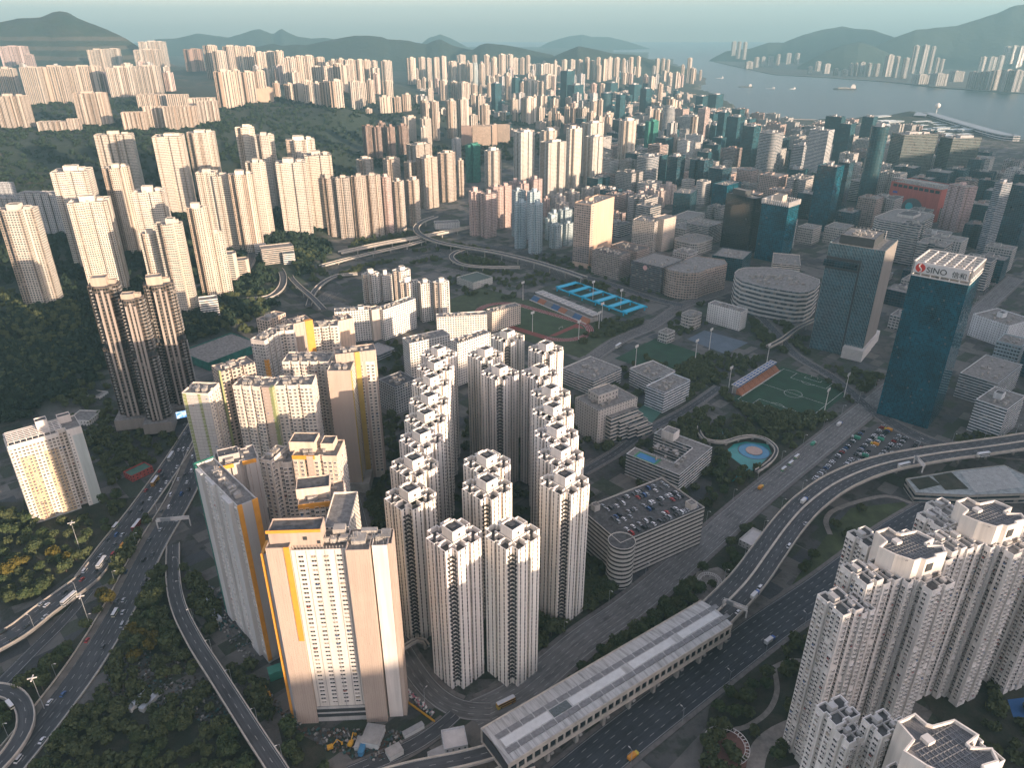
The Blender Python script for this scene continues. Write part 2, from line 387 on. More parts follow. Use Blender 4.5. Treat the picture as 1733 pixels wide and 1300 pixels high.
# ---------------------------------------------------------------- sea
t = NT('sea_water'); t.base((.012, .035, .045)); t.rough(.3); t.b.inputs['Specular IOR Level'].default_value = .22
nz = t.noise(.02, 6, t.geo()); t.bump(t.math('ADD', nz, t.noise(.15, 3, t.geo())), .5, 3.0); M_sea = t.mat
mb = MB(); mb.face([(-13500, 200, -3), (15500, 200, -3), (15500, 23500, -3), (-13500, 23500, -3)])
tag(mb.build('sea', M_sea), 'calm grey harbour water beyond the city', 'sea', kind='structure')
# ---------------------------------------------------------------- terrain
SHORE = [P(*q) for q in [(1010,82),(1100,97),(1150,112),(1178,124),(1196,134),(1188,145),(1176,152),(1205,160),(1232,176),(1250,188),(1290,196),(1330,206),(1420,205),(1500,199),(1545,193),(1600,207),(1680,226),(1760,246),(1900,275)]]
LAND = SHORE + [(2600, 1500), (2600, -2900), (-13000, -2900), (-13000, 22000)]
LANDX = np.array([p[0] for p in LAND]); LANDY = np.array([p[1] for p in LAND])
def inside(X, Y, px, py):
    r = np.zeros(X.shape, bool); j = len(px) - 1
    for i in range(len(px)):
        c = ((py[i] > Y) != (py[j] > Y)) & (X < (px[j]-px[i]) * (Y-py[i]) / (py[j]-py[i] + 1e-12) + px[i])
        r ^= c; j = i
    return r
_rs = np.random.RandomState(3); _G = _rs.rand(256, 256)
def vnoise(x, y, s):
    x = np.asarray(x)/s; y = np.asarray(y)/s; xi = np.floor(x).astype(int); yi = np.floor(y).astype(int); fx = x-xi; fy = y-yi
    fx = fx*fx*(3-2*fx); fy = fy*fy*(3-2*fy); g = lambda a, b: _G[a % 256, b % 256]
    return (g(xi,yi)*(1-fx)+g(xi+1,yi)*fx)*(1-fy) + (g(xi,yi+1)*(1-fx)+g(xi+1,yi+1)*fx)*fy
def fbm(x, y, s, o=4):
    r = 0; a = .5
    for k in range(o): r = r + a*vnoise(x + 37*k, y + 91*k, s/2**k); a *= .5
    return r
TER = {}
def ter_setup():
    pts = list(BASES)
    # hand-sighted control points of the hills (u, v, height)
    for u, v, z in [(20,222,112),(100,220,112),(200,222,110),(330,210,112),(400,185,118),(470,172,122),(540,180,112),(600,192,90),(640,205,60),
                    (60,300,60),(140,270,72),(250,300,45),(400,260,78),(480,235,92),(560,240,75),(620,250,40),(590,290,22),(540,310,28),(30,380,40),(120,470,36),(60,520,34),(10,560,34),(90,600,20),(20,660,20),(130,620,14),(300,545,22),(330,520,24),(400,480,22),(430,430,26),(480,420,20),(330,480,30)]:
        x, y = P(u, v, z); pts.append((x, y, z))
    # the flat district
    for u, v in [(0,1300),(0,1000),(60,830),(200,760),(330,700),(340,640),(450,560),(520,500),(560,460),(640,430),(760,430),(700,600),(870,1280),(1200,1200),(1700,1250),(1700,900),(1400,700),(1000,520),(900,430),(1200,430),(1500,400),(1700,380),(850,345),(1000,300),(1150,300),(1400,280),(1000,215),(1250,260),(1100,180),(1200,200),(1600,260),(1150,140),(340,690),(310,760),(270,820),(300,850),(330,790),(365,720),(200,850),(230,900),(400,620),(430,590),(820,300),(800,330),(720,370),(1050,145),(1700,300)]:
        x, y = P(u, v); pts.append((x, y, 0))
    for x, y in [(-600, 0), (0, -400), (900, 0), (1500, 600), (2300, 900), (-300, 250), (300, 300)]: pts.append((x, y, 0))
    TER['p'] = np.array(pts)
def ter(x, y):
    x = np.asarray(x, float); y = np.asarray(y, float); p = TER['p']; num = 0; den = 0
    for px, py, pz in p:
        d2 = (x-px)**2 + (y-py)**2
        w = 1/(d2 + (15 + .012*np.hypot(px, py))**2)**1.6; num = num + w*pz; den = den + w
    return num/den
def build_terrain():
    ang = np.radians(np.concatenate([np.linspace(-180, -46, 24, endpoint=False), np.linspace(-46, 46, 260), np.linspace(48, 180, 23)]))
    rad = np.concatenate([[60], np.geomspace(150, 9000, 250), [11000, 14000, 18000, 21500]])
    A, Rr = np.meshgrid(ang, rad); X = np.sin(A)*Rr; Y = np.cos(A)*Rr
    X = np.clip(X, -13400, 15400); Y = np.clip(Y, -2900, 22500)
    Z = ter(X, Y)
    hill = np.clip((Z - 12)/40, 0, 1)
    Z = Z + hill*(fbm(X, Y, 260) - .47)*26
    Z = np.maximum(Z - 4, 0)                     # the flat district is level
    Z = Z - .25
    ins = inside(X, Y, LANDX, LANDY); Z = np.where(ins, Z, -9.0)
    TER['g'] = (ang, rad, Z)
    na, nr = len(ang), len(rad); v = np.stack([X, Y, Z], -1).reshape(-1, 3)
    f = []
    for i in range(nr-1):
        for j in range(na-1):
            a = i*na + j; f.append((a, a+1, a+na+1, a+na))
    f.append(tuple(range(na-1)))
    me = bpy.data.meshes.new('ground'); me.from_pydata(v.tolist(), [], f); me.polygons.foreach_set('use_smooth', [True]*len(f)); me.update()
    t = NT('ground_cover'); pos = t.geo(); sep = t.n('ShaderNodeSeparateXYZ'); t.t.links.new(pos, sep.inputs[0])
    n1 = t.noise(.012, 6, pos); n2 = t.noise(.08, 5, pos)
    city = t.mix(t.ramp(n1, .4, .6), (.042, .044, .045), (.095, .092, .085)); city = t.mix(t.ramp(n2, .5, .62), city, (.025, .034, .022))
    vr = t.n('ShaderNodeVectorRotate'); vr.rotation_type = 'Z_AXIS'; t.t.links.new(pos, vr.inputs['Vector']); vr.inputs['Angle'].default_value = math.radians(-44)
    def lots(sz, seed):
        vs = t.scale(vr.outputs[0], 1/sz, 1/(sz*.7), 0); sp = t.n('ShaderNodeSeparateXYZ'); t.t.links.new(vs, sp.inputs[0]); ix, iy = t.math('FLOOR', sp.outputs[0]), t.math('FLOOR', t.math('ADD', sp.outputs[1], t.math('MULTIPLY', t.wn(t.math('FLOOR', sp.outputs[0]), seed), .7))); return t.wn(ix, iy, seed)
    l1, l2 = lots(46.0, 1.5), lots(17.0, 2.5)
    city = t.mix(t.ramp(l1, .72, .74), city, (.13, .125, .115)); city = t.mix(t.ramp(l2, .78, .79, 0, .8), city, (.03, .045, .024)); city = t.mix(t.ramp(l2, .14, .13, 0, .7), city, (.16, .15, .135)); city = t.mix(t.math('MULTIPLY', t.ramp(l2, .45, .46), t.ramp(l2, .53, .52)), city, (.06, .065, .07))
    city = t.mix(t.ramp(n2, .52, .7, 0, .6), city, (.05, .05, .045))
    wood = t.mix(t.ramp(n2, .35, .65), (.009, .022, .014), (.022, .034, .02)); wood = t.mix(t.ramp(t.noise(.006, 5, pos), .58, .68), wood, (.07, .055, .038))
    t.base(t.mix(t.ramp(sep.outputs[2], 3, 14), city, wood)); t.rough(.95); t.bump(n2, .8, 4)
    me.materials.append(t.mat); o = link('ground', me); tag(o, 'flat city ground rising to green slopes on the left', 'ground', kind='structure')
def gz(x, y):
    z = float(ter(x, y)); return max(z - 4, 0.0)
# ---------------------------------------------------------------- far hills: ridges with real width
def hill_mat(name, a, b, c=None):
    t = NT(name); pos = t.geo(); n = t.noise(.006, 8, pos); col = t.mix(t.ramp(n, .35, .65), a, b)
    if c:
        m = t.n('ShaderNodeSeparateXYZ'); t.t.links.new(pos, m.inputs[0])
        bandv = t.math('FRACT', t.math('MULTIPLY', t.math('ADD', m.outputs[2], t.math('MULTIPLY', n, 24)), 1/58.0))
        col = t.mix(t.math('MULTIPLY', t.math('LESS_THAN', bandv, .42), t.ramp(m.outputs[2], 330, 300)), col, c)
    t.base(col); t.rough(.95); t.bump(t.noise(.02, 6, pos), .9, 12); return t.mat
M_hill = hill_mat('hill_woodland', (.007, .018, .014), (.018, .028, .02))
M_quarry = hill_mat('terraced_hillside', (.008, .02, .014), (.024, .03, .02), (.06, .055, .042))
def hill(name, label, pts, y, mat, slope=.5, back=1.2, seed=0, steps=90, grow=0.0):
    us = [p[0] for p in pts]; uu = np.linspace(us[0], us[-1], steps); vv = np.interp(uu, us, [p[1] for p in pts])
    V = []; prof = np.concatenate([np.linspace(-1, 0, 18), np.linspace(0, 1, 9)[1:]])
    for i, (u, v) in enumerate(zip(uu, vv)):
        yy = y + grow*(u - us[0]); x, z = at_dist(u, v, yy)
        rx, ry = x/math.hypot(x, yy), yy/math.hypot(x, yy)
        for q in prof:
            L = (z+6)/slope*(1 if q < 0 else back); s = abs(q); e = (1-s)**1.35 if q < 0 else (1-s)**1.2
            X, Y = x + rx*q*L, yy + ry*q*L
            n = (fbm(np.array([X]), np.array([Y]), 900, 5)[0] - .47)
            V.append((X, Y, -6 + (z+6)*e + n*z*.55*min(1, s*2.2)*(1-s) + (fbm(np.array([X+500]), np.array([Y]), 120, 3)[0]-.44)*z*.045))
    k = len(prof); f = [(i*k+j, (i+1)*k+j, (i+1)*k+j+1, i*k+j+1) for i in range(steps-1) for j in range(k-1)]
    me = bpy.data.meshes.new(name); me.from_pydata(V, [], f); me.polygons.foreach_set('use_smooth', [True]*len(f)); me.materials.append(mat); me.update()
    tag(link(name, me), label, 'hill', kind='structure')
hill('hill', 'broad terraced hill behind the left towers', [(-190,60),(-90,48),(0,38),(30,31),(70,28),(88,21),(100,19),(116,21),(130,29),(170,45),(196,56),(215,66),(245,85),(270,98),(300,112)], 5600, M_quarry, .42, seed=1)
hill('hill', 'pale blue peaks far behind with one sharp summit', [(230,95),(262,66),(300,64),(334,56),(365,60),(389,63),(413,55),(430,50),(440,49),(452,54),(462,58),(470,52),(476,48),(486,54),(502,61),(528,65),(548,63),(566,66),(590,74),(630,90)], 10500, M_hill, .35)
hill('hill', 'long dark wooded ridge behind the central towers', [(415,95),(432,80),(460,73),(478,77),(500,75),(520,76),(542,71),(563,66),(600,60),(620,59),(647,62),(657,66),(690,68),(705,72),(721,75),(733,69),(745,66),(764,76),(780,80),(798,84)], 7200, M_hill, .45)
hill('hill', 'rounded wooded hill with a low saddle right of the ridge', [(780,88),(801,83),(812,76),(823,73),(849,75),(877,80),(900,85),(933,92),(950,100)], 7000, M_hill, .4)
hill('hill', 'low wooded hill ending at the harbour mouth', [(930,98),(955,87),(979,78),(1003,82),(1038,90),(1072,92),(1100,100),(1128,108),(1149,113),(1165,119),(1176,126)], 6600, M_hill, .4)
hill('hill', 'small pointed peak in the haze behind the ridge', [(700,84),(725,64),(745,58),(765,65),(785,76),(815,92)], 12500, M_hill, .4)
hill('hill', 'faint island mountain on the hazy horizon', [(890,88),(915,78),(930,70),(962,61),(985,58),(1003,62),(1030,62),(1060,69),(1085,77),(1120,88)], 15500, M_hill, .3)
hill('hill', 'island mountain with a wooded headland across the harbour', [(1200,102),(1208,97),(1229,86),(1270,82),(1301,71),(1325,72),(1359,58),(1390,50),(1424,44),(1448,48),(1475,50),(1516,63),(1560,72),(1600,80)], 9600, M_hill, .42)
hill('hill', 'steep mountain rising out of frame at the right', [(1470,84),(1516,62),(1550,50),(1574,48),(1619,43),(1656,33),(1687,22),(1718,9),(1733,6),(1780,-8),(1840,-14),(1920,0)], 8200, M_hill, .5)
hill('hill', 'small dark hill standing on the far shore', [(1350,112),(1370,101),(1400,85),(1430,75),(1455,70),(1480,78),(1510,92),(1545,110)], 7600, M_hill, .55)
# far shore
FS = [P(*q) for q in [(1208,104),(1262,116),(1310,126),(1400,131),(1500,138),(1600,149),(1733,158),(1850,172),(1950,180)]]
mb = MB(); q = [(*p, 1.5) for p in FS] + [(9500, 6200, 1.5), (9500, 10500, 1.5), (2800, 10500, 1.5)]
mb.face(q); n = len(FS)
for i in range(n-1): mb.face([(*FS[i], -6), (*FS[i+1], -6), (*FS[i+1], 1.5), (*FS[i], 1.5)])
tag(mb.build('far_shore', plain('shore_ground', (.06, .06, .055), .9, .4, .01)), 'built-up strip of land across the harbour', 'shore', kind='structure')
# unseen ridge added behind the camera, its crest shaped to shade the streets
V = []; f = []; nS = 60
for i in range(nS):
    s = -900 + i*3800/(nS-1); top = float(np.interp(s, [-900,195,225,280,310,350,390,500,560,610,665,715,830,950,3000],[228,228,252,256,268,270,258,255,240,240,243,305,312,280,280]))
    top += 5*(float(fbm(np.array([s]), np.array([0.0]), 160, 3)[0]) - .44)
    for q, z in ((-1650, -5), (-1400, top*.45), (-1150, top*.85), (-1000, top), (-930, top*.93), (-760, top*.5), (-560, -5)):
        V.append((.643*s - .766*q, .766*s + .643*q, z))
for i in range(nS-1):
    for j in range(6): f.append((i*7+j, i*7+j+1, (i+1)*7+j+1, (i+1)*7+j))
me = bpy.data.meshes.new('ridge'); me.from_pydata(V, [], f); me.materials.append(M_hill); me.update(); tag(link('hill', me), 'unseen ridge added behind the viewpoint to shade the streets', 'hill', kind='structure')
# ---------------------------------------------------------------- far left plateau
cluster('pale tower blocks on the far left plateau', 'on the plateau below the terraced hill', 118, 8, [
 (9,116,165,32),(50,114,173,32),(88,113,171,44),(115,114,168,18,{'mat':None}),(143,112,158,50),(18,163,211,52),(152,158,205,54),(202,114,161,44),(248,112,157,42),
 (163,84,124,30),(189,82,118,26),(250,84,121,46),(257,70,112,44),(72,80,108,24,{}),(107,78,108,24,{}),(22,78,115,44,{'color':PINK}),(48,92,118,16,{'color':PINK})], color=CREAM, plan='S', ratio=.45, jit=4)
cluster('low slabs at the edge of the left plateau', 'above the wooded slope at far left', 112, 10, [
 (256,160,181,48),(300,160,182,36),(342,166,198,44),(226,190,214,40),(258,180,211,32),(286,180,214,22),(314,180,211,36),(350,171,203,34),(89,206,216,48),(124,201,215,22),(174,201,208,16),(282,136,155,22,{'color':BROWN})], color=CREAM, plan='S', ratio=.4, cat='apartment block', name='apartment_block', jit=4, core=False)
cluster('pale towers on the ridge at left centre', 'on the ridge below the blue peaks', 126, 14, [
 (355,77,131,24),(370,86,133,24),(392,78,126,32),(420,78,124,22),(378,121,178,34),(398,119,176,16),(418,122,170,24),(437,120,168,22),(326,83,118,32,{'color':BROWN}),
 (437,88,128,16),(455,87,127,18),(471,86,128,16),(488,97,141,24),(505,95,140,20),(521,94,137,18),(540,97,136,18),(536,113,148,18),(556,111,150,18),(571,108,150,18),(586,110,152,14),
 (488,142,165,16),(503,142,168,16),(520,138,170,18),(536,140,173,14),(549,139,176,18),(568,137,178,22),(563,102,138,14),(576,100,138,14),(592,101,138,16),(607,101,138,16),(620,102,136,14),(444,149,168,34,{'plan':'B','mat':M_blank,'color':BEIGE}),(467,140,160,12)], color=CREAM, ratio=.8)
cluster('pale towers behind the wooded spur', 'behind the dark wooded spur', 70, 20, [
 (600,138,183,20),(613,140,180,12),(626,135,176,14),(634,131,160,10),(624,184,190,12),(653,103,140,21),(632,103,140,14),(617,103,138,12),(655,137,165,20),(632,133,158,12),(652,164,187,22),(672,164,187,14),(687,160,186,17)], color=CREAM, ratio=.8)
cluster('rank of tall towers in the far centre', 'in the far rank below the wooded ridge', 60, 30, [
 (695,98,140,18),(713,97,138,14),(725,98,136,10),(738,97,136,12),(750,95,136,10),(765,104,140,18),(781,106,142,14),(794,107,143,14),(803,107,142,12,{'color':BLUE}),(815,108,145,13),(780,93,113,18),(803,93,113,10),(823,93,132,14),(836,97,132,12),(849,92,132,16),(862,92,125,16),(871,98,124,14),(884,98,124,12),(893,94,124,10),
 (922,108,124,30,{'plan':'S'}),(940,103,140,6),(955,101,120,12),(968,101,122,12),(981,101,132,12),(994,97,132,10),(1003,103,133,12),(1013,97,134,10),(1024,100,134,10),(1032,97,132,10),(1014,110,136,10),(1031,110,130,12),(1044,98,128,14),(1056,100,128,8),(1068,97,128,11),(1081,96,128,9)], color=CREAM, ratio=.8)
cluster('towers at the harbour mouth', 'on the point at the harbour mouth', 4, 30, [
 (1113,99,128,8),(1123,99,128,8),(1131,101,128,8),(1128,130,138,32,{'plan':'S','ratio':.4}),(1156,110,135,8),(1168,98,140,10),(1177,117,135,5),(1186,119,135,6)], color=CREAM, ratio=.8)
# ---------------------------------------------------------------- middle distance, centre
cluster('mid-rise towers in the hazy old town', 'in the hazy old town at centre', 25, 38, [
 (708,135,152,10),(728,137,152,10),(750,136,170,18),(768,138,170,14),(785,140,172,22),(802,143,167,14),(814,145,165,9),(828,140,170,10),(860,129,168,14),(706,163,186,14),(727,150,178,12),(718,170,232,16),(735,172,236,18),(763,171,232,20),(783,168,228,20),(812,162,206,14),(820,178,214,20),(800,195,214,16),(851,190,204,14),(872,190,206,12),(895,166,208,26),(870,168,192,14),(915,182,205,14),(898,136,170,24),(918,138,172,14),(926,127,152,26),
 (930,190,213,8),(944,192,216,14),(938,178,210,8),(960,180,213,12),(973,183,216,14),(988,183,217,18),(1001,190,226,16),(1016,198,236,14),(1030,198,228,16),(1118,142,176,12),(1148,160,181,14),(1019,142,162,14),(1005,142,162,14,{'color':PINK})], color=CREAM, ratio=.8)
cluster('dark office towers in the old town', 'among the pale towers of the old town', 5, 40, [
 (840,141,192,18),(873,131,168,14),(885,135,168,8),(766,190,234,14),(961,120,182,24),(974,144,188,28),(1029,120,140,16),(1048,122,140,15),(1027,158,202,28,{'plan':'C'}),(1051,160,212,16),(1094,150,206,20),(1075,143,172,22),(1035,140,160,22),(1005,158,194,13,{'mat':M_blank,'color':GREY}),(1212,160,192,26),(1189,163,192,22),(1096,141,158,16,{'color':BROWN})], mat=M_glassg, plan='B', color=GREY, name='office_tower', cat='office tower', ratio=.8, bay=3.5, fl=3.6, jit=3)
cluster('brown streaked towers left of centre', 'below the wooded spur', 18, 36, [
 (622,213,270,20),(638,215,270,16),(645,208,262,16),(660,215,264,18),(681,213,260,22)], color=BROWN, ratio=.8, mat=M_res2)
cluster('cream towers behind the brown streaked ones', 'behind the brown streaked towers', 18, 36, [(692,198,242,26),(720,201,245,22),(717,216,247,14),(772,236,276,20,{'color':GREY})], color=CREAM, ratio=.8, mat=M_res)
cluster('long beige institution blocks', 'in the long beige row behind the green netted tower', 15, 5, [
 (789,213,246,18,{'color':BROWN,'mat':M_blank}),(803,212,245,8),(819,213,244,26),(837,211,244,9,{'mat':M_blank}),(852,211,241,22)], color=BEIGE, plan='B', mat=M_ind, ratio=.5, name='institution_block', cat='building', core=False, jit=1)
cluster('warm lit estate beside the motorway', 'in the warm estate beside the motorway', 0, 44, [
 (557,302,402,24,{'yaw':6}),(580,301,404,24,{'yaw':6}),(606,299,403,26,{'yaw':6}),(631,297,400,26,{'yaw':6}),(652,300,396,20,{'color':PINK}),(673,308,393,26),(698,306,384,28),(617,271,335,34),(662,270,345,34),(695,275,350,24),(722,268,354,36),(709,246,312,44),(755,260,343,38),(779,272,334,14)], color=CREAM, ratio=.75, mat=M_res2, bay=3.0)
cluster('building site towers under green netting', 'wrapped in green scaffold netting', 0, 30, [(800,246,310,32,{'label':'tower wholly wrapped in green netting behind the warm estate'}),(1104,206,264,30,{'label':'tower wrapped in bright green netting near the harbour side'})], mat=M_net, color=(.03,.2,.15), plan='X', name='netted_tower', ratio=.8)
cluster('tall white private towers at centre', 'in the tall white group right of the netted tower', 0, 34, [
 (834,256,324,36),(887,224,312,36),(929,222,305,34),(936,242,334,46,{'plan':'H','ratio':.6}),(972,218,320,32),(1006,232,315,32),(1003,209,300,38),(1063,205,294,36)], color=(.66,.62,.55), mat=M_res2, ratio=.8, bay=2.6)
cluster('pink estate blocks', 'in the pink estate by the loop road', 0, 32, [
 (805,325,400,28),(826,329,403,28),(839,317,389,26),(856,315,385,22),(872,308,346,20),(888,311,351,24),(906,304,351,24),(925,337,367,14)], color=PINK, mat=M_res, ratio=.8)
cluster('pale blue estate blocks', 'in the pale blue estate by the loop road', 0, 32, [
 (881,344,422,26),(907,347,431,30),(878,324,402,24),(903,326,407,28),(941,383,421,26),(962,379,417,20),(933,371,407,24),(936,362,397,22),(957,357,397,28)], color=BLUE, mat=M_res, ratio=.8)
cluster('low grey estate blocks', 'in the low grey estate behind the blue one', 0, 40, [
 (945,335,366,30),(968,327,352,26),(995,320,342,22),(1015,317,340,24),(1032,320,340,18),(952,346,374,28)], color=(.5,.46,.42), mat=M_res, ratio=.8)
cluster('low pink estate blocks', 'behind the beige lit tower', 0, 30, [
 (1063,327,357,24),(1084,330,361,26),(1095,320,347,24),(1108,337,366,28),(1118,324,352,22),(1131,315,347,28)], color=(.55,.46,.42), mat=M_res, ratio=.8)
cluster('cream cluster below the striped offices', 'in the stepped cream cluster', 0, 40, [(1140,228,267,18),(1128,245,272,22),(1117,243,270,14),(1109,250,272,14),(1149,235,267,14)], color=CREAM, ratio=.8)
# ---------------------------------------------------------------- the tall left estate on raised ground
LW = (.65, .585, .495)
cluster('tall left estate towers', 'in the tall estate under the left hillside', 40, 14, [
 (193,228,330,62,{'plan':'S','ratio':.35}),(196,285,422,46,{'g':34}),(122,291,446,66,{'g':34}),(152,343,489,68,{'g':28}),(253,326,470,54,{'g':28}),
 (285,231,352,52),(340,225,335,50),(350,292,414,36,{'g':32}),(377,298,414,34,{'g':32}),(408,296,420,44,{'g':30}),(432,275,394,34,{'g':30}),(414,216,335,32),(447,229,345,34),(492,276,391,50,{'g':24}),(508,237,350,48),(537,263,378,46,{'g':24}),
 (335,353,500,40,{'g':24}),(286,381,529,50,{'g':22}),(363,395,494,30,{'g':24}),(252,396,520,34,{'g':22})], color=LW, mat=M_res2, bay=2.8, ratio=.8, clut=3)
cluster('towers at the left edge', 'at the left picture edge', 34, 14, [(30,358,514,74)], color=LW, mat=M_res2, ratio=.8, clut=4)
cluster('grey slabs under the left hillside', 'tucked under the bare rock of the left hillside', 40, 2, [(70,329,392,68),(6,310,350,30),(16,336,384,36)], color=(.5,.5,.5), mat=M_res, plan='S', ratio=.3, name='slab_block', cat='apartment block', core=False)
cluster('low buildings at the foot of the left estate', 'at the foot of the left estate', 24, 20, [(405,440,462,30,{'plan':'R','color':CREAM}),(468,420,440,56,{'plan':'B','ratio':.5,'color':CREAM}),(352,506,527,30,{'plan':'B','color':WHITE}),(382,430,470,34,{'plan':'R','color':CREAM}),(440,415,428,20,{'plan':'B'}),(488,428,440,20,{'plan':'B'})], name='low_building', cat='building', mat=M_off, core=False, ratio=.6, hmin=7)
# ---------------------------------------------------------------- the two dark towers
def dark_tower(label, g, shafts, yaw, seed):
    """shafts: (u, v_top, v_base, width_px) of separate leaning-together shafts on one podium"""
    t = None
    for i, (u, vt, vb, wp) in enumerate(shafts):
        h, x, y = solve_h(u, vt, vb, g); pp = proj(x, y, g+h)[2]; w = wp/pp; d = w*.95; az = math.atan2(x, y); x += math.sin(az)*d/2; y += math.cos(az)*d/2
        if t is None: t = thing('dark_tower', label, 'tower', (x, y, g), math.radians(yaw), 'dark bronze towers with a mid-height gap'); x0, y0 = x, y
        BASES.append((x, y, g)); CTRL.append((x, y, w)); ca, sa = math.cos(math.radians(yaw)), math.sin(math.radians(yaw)); ox, oy = (x-x0)*ca + (y-y0)*sa, -(x-x0)*sa + (y-y0)*ca
        bc = (.15, .125, .105); hs = h*.6; pl = lambda k: [(a+ox, b+oy) for a, b in pl_cross(w*k, d*k, .46, .12)]
        for z0, z1, k in ((8, hs-5, 1.0), (hs, h, .95)):
            m = MB(); shell(m, pl(k), z0, z1, 2.3, 3.2, 1.0); m.build('wall', M_bronze, t, bc); roofsheet(pl(k), z1-1, M_roof, t)
            m = MB(); zz = z0+3
            while zz < z1-3:
                for q in (-1, 1): m.box(ox+q*w*.36*k-1.6, ox+q*w*.36*k+1.6, oy-d*.27*k-1.5, oy-d*.23*k, zz, zz+.9)
                m.box(ox+w*.5*k-.4, ox+w*.5*k+1.0, oy-d*.15*k, oy+d*.12*k, zz, zz+.9); zz += 3.2
            m.build('balcony', M_conc, t)['kind'] = 'stuff'
        m = MB(); m.prism(pl(.84), hs-6, hs+.5, 0, 0); m.build('refuge_floor', M_dark, t)
        m = MB()
        for q in (-.16, .02, .18): m.box(ox+q*w-.9, ox+q*w+.9, oy-d*.5-.9, oy-d*.5+.2, 9, h-2-abs(q)*20)
        m.build('fin', M_blank, t, (.36, .31, .27))
        for cx, cy, cw, ch in ((-w*.1, 0, w*.5, 7-3*i), (w*.26, d*.1, w*.24, 3)):
            m = MB(); q = [(a+cx+ox, b+cy+oy) for a, b in pl_box(cw, cw*.8)]; shell(m, q, h-1, h+ch, None, None, .8); m.face([(a, b, h+ch-.8) for a, b in inset(q, .35)], 1); m.build('lift_house', [M_blank, M_roof], t, (.42, .35, .28))
        m = MB(); m.rbox(ox, oy-2, -3, 8, w*1.25, d*1.3, 0, 0, 1); m.build('podium', [M_ind, M_roof], t, (.26, .23, .2))
M_bronze = facade('bronze_balcony_facade', .74, .66, glass=(.015, .018, .02), light=.06, stripe=.4, grough=.12)
dark_tower('twin shafted dark bronze tower with pale fins, left and front one of the dark pair', 6, [(177, 486, 716, 50), (223, 508, 724, 40)], 14, 1)
dark_tower('single dark bronze shaft, right and rear one of the dark pair', 6, [(269, 484, 696, 50)], 24, 2)
# ---------------------------------------------------------------- business district at right
KB = 45
cluster('hazy office blocks toward the harbour', 'in the hazy office row toward the harbour', 0, KB, [
 (1225,190,248,18),(1246,198,259,30),(1237,224,257,10,{'mat':M_blank}),(1210,212,241,16),(1273,214,283,30),(1356,246,312,26,{'mat':M_off}),(1473,198,265,24),(1350,288,332,34),(1035,172,190,20)], mat=M_glassg, plan='B', color=GREY, name='office_block', cat='office block', ratio=.9, bay=3.6, fl=3.8, jit=2, clut=4)
cluster('striped office towers', 'among the striped offices', 0, KB, [(1167,198,239,32),(1192,184,240,20,{'color':PINK}),(1133,182,242,26,{'plan':'C','color':GREY}),(1306,226,297,46,{'plan':'R','color':GREY}),(1097,267,316,44,{'plan':'R','color':GREY}),(1145,266,316,30,{'mat':M_glass}),(1528,379,428,104,{'plan':'R','ratio':.6})], mat=M_off, plan='B', color=(.55,.53,.5), name='office_tower', cat='office tower', ratio=.9, jit=2, fl=3.8, clut=5)
cluster('low pale industrial blocks', 'on the blocks behind the dark glass towers', 0, KB, [
 (1320,303,330,42),(1370,387,414,38),(1420,387,414,46),(1240,293,310,96,{'ratio':.5,'yaw':8}),(1204,275,292,26),(1232,273,288,16),(1241,254,268,18),(1196,253,277,16),(1165,306,332,26,{'plan':'R'}),(1191,308,347,28,{'plan':'R'}),(1157,388,411,50),(1173,413,434,76,{'plan':'R'}),(1170,537,560,40,{'plan':'R'}),(1128,565,582,28),(1665,268,292,32),(1712,583,612,44,{'color':BLUE}),(1590,352,375,30)], mat=M_ind, plan='B', color=(.5,.47,.43), name='industrial_block', cat='building', ratio=.8, jit=2, fl=4.2, clut=7, core=False, hmin=9)
def cb(name, label, cat, A, L, Rr, vb, g=0.0, **kw):
    return corner_block(name, label, cat, A, L, Rr, solve_h(A[0], A[1], vb, g)[0], g, **kw)
def topbox(t, poly, z0, z1, mats, name='lift_house', color=WHITE, bay=None, fl=None, par=.8):
    m = MB(); shell(m, poly, z0, z1, bay, fl, par); m.face([(a, b, z1-par) for a, b in inset(poly, .35)], 1); return m.build(name, mats, t, color)
# beige tower: windowed left face, blank lit right face
h = solve_h(1001, 346, 455, 0)[0]
t, w, d = cb('office_tower', 'beige tower with a blank sunlit right wall and gridded left face', 'office tower', (1001,346), (970,343), (1045,333), 455, mat=M_blank, color=(.62,.44,.32), clut=8, core=[(14, 8, 4, -8, 6)])
m = MB(); m.prism([(-w/2-.25, d/2-.3), (-w/2-.25, -d/2+.3), (-w/2, -d/2+.3), (-w/2, d/2-.3)][::-1][::-1], 8, h-2, 0, 0, 4.0, 3.6); m.build('window_grid', M_ind, t, (.36, .3, .27))
m = MB(); m.prism([(-w/2+2, -d/2-.25), (-w/2+8, -d/2-.25), (-w/2+8, -d/2), (-w/2+2, -d/2)], 8, h-2, 0, 0, 3.0, 3.6); m.build('window_strip', M_ind, t, (.6, .5, .42))
cb('podium_block', 'brown mall podium at the foot of the beige tower', 'building', (1049,433), (1000,423), (1071,427), 474, mat=M_ind, color=(.36,.3,.26), clut=26, roof=M_roofd)
cb('podium_block', 'brown low block with a lit end wall right of the mall podium', 'building', (1078,425), None, (1100,418), 465, d=52, mat=M_ind, color=(.4,.32,.27), clut=10, roof=M_roofd)
t, w, d = cb('office_block', 'dark fronted office block with a round sign near its roof', 'office block', (1121,453), (1068,441), (1160,438), 499, mat=M_off, color=(.16,.14,.13), clut=6)
hK = solve_h(1121, 453, 499, 0)[0]
m = MB(); m.tube((-w/2-.6, 2, hK-6), (-w/2+.1, 2, hK-6), 3.6, n=16); m.build('round_sign', plain('sign_pale', (.7,.4,.36), .5, .05), t)
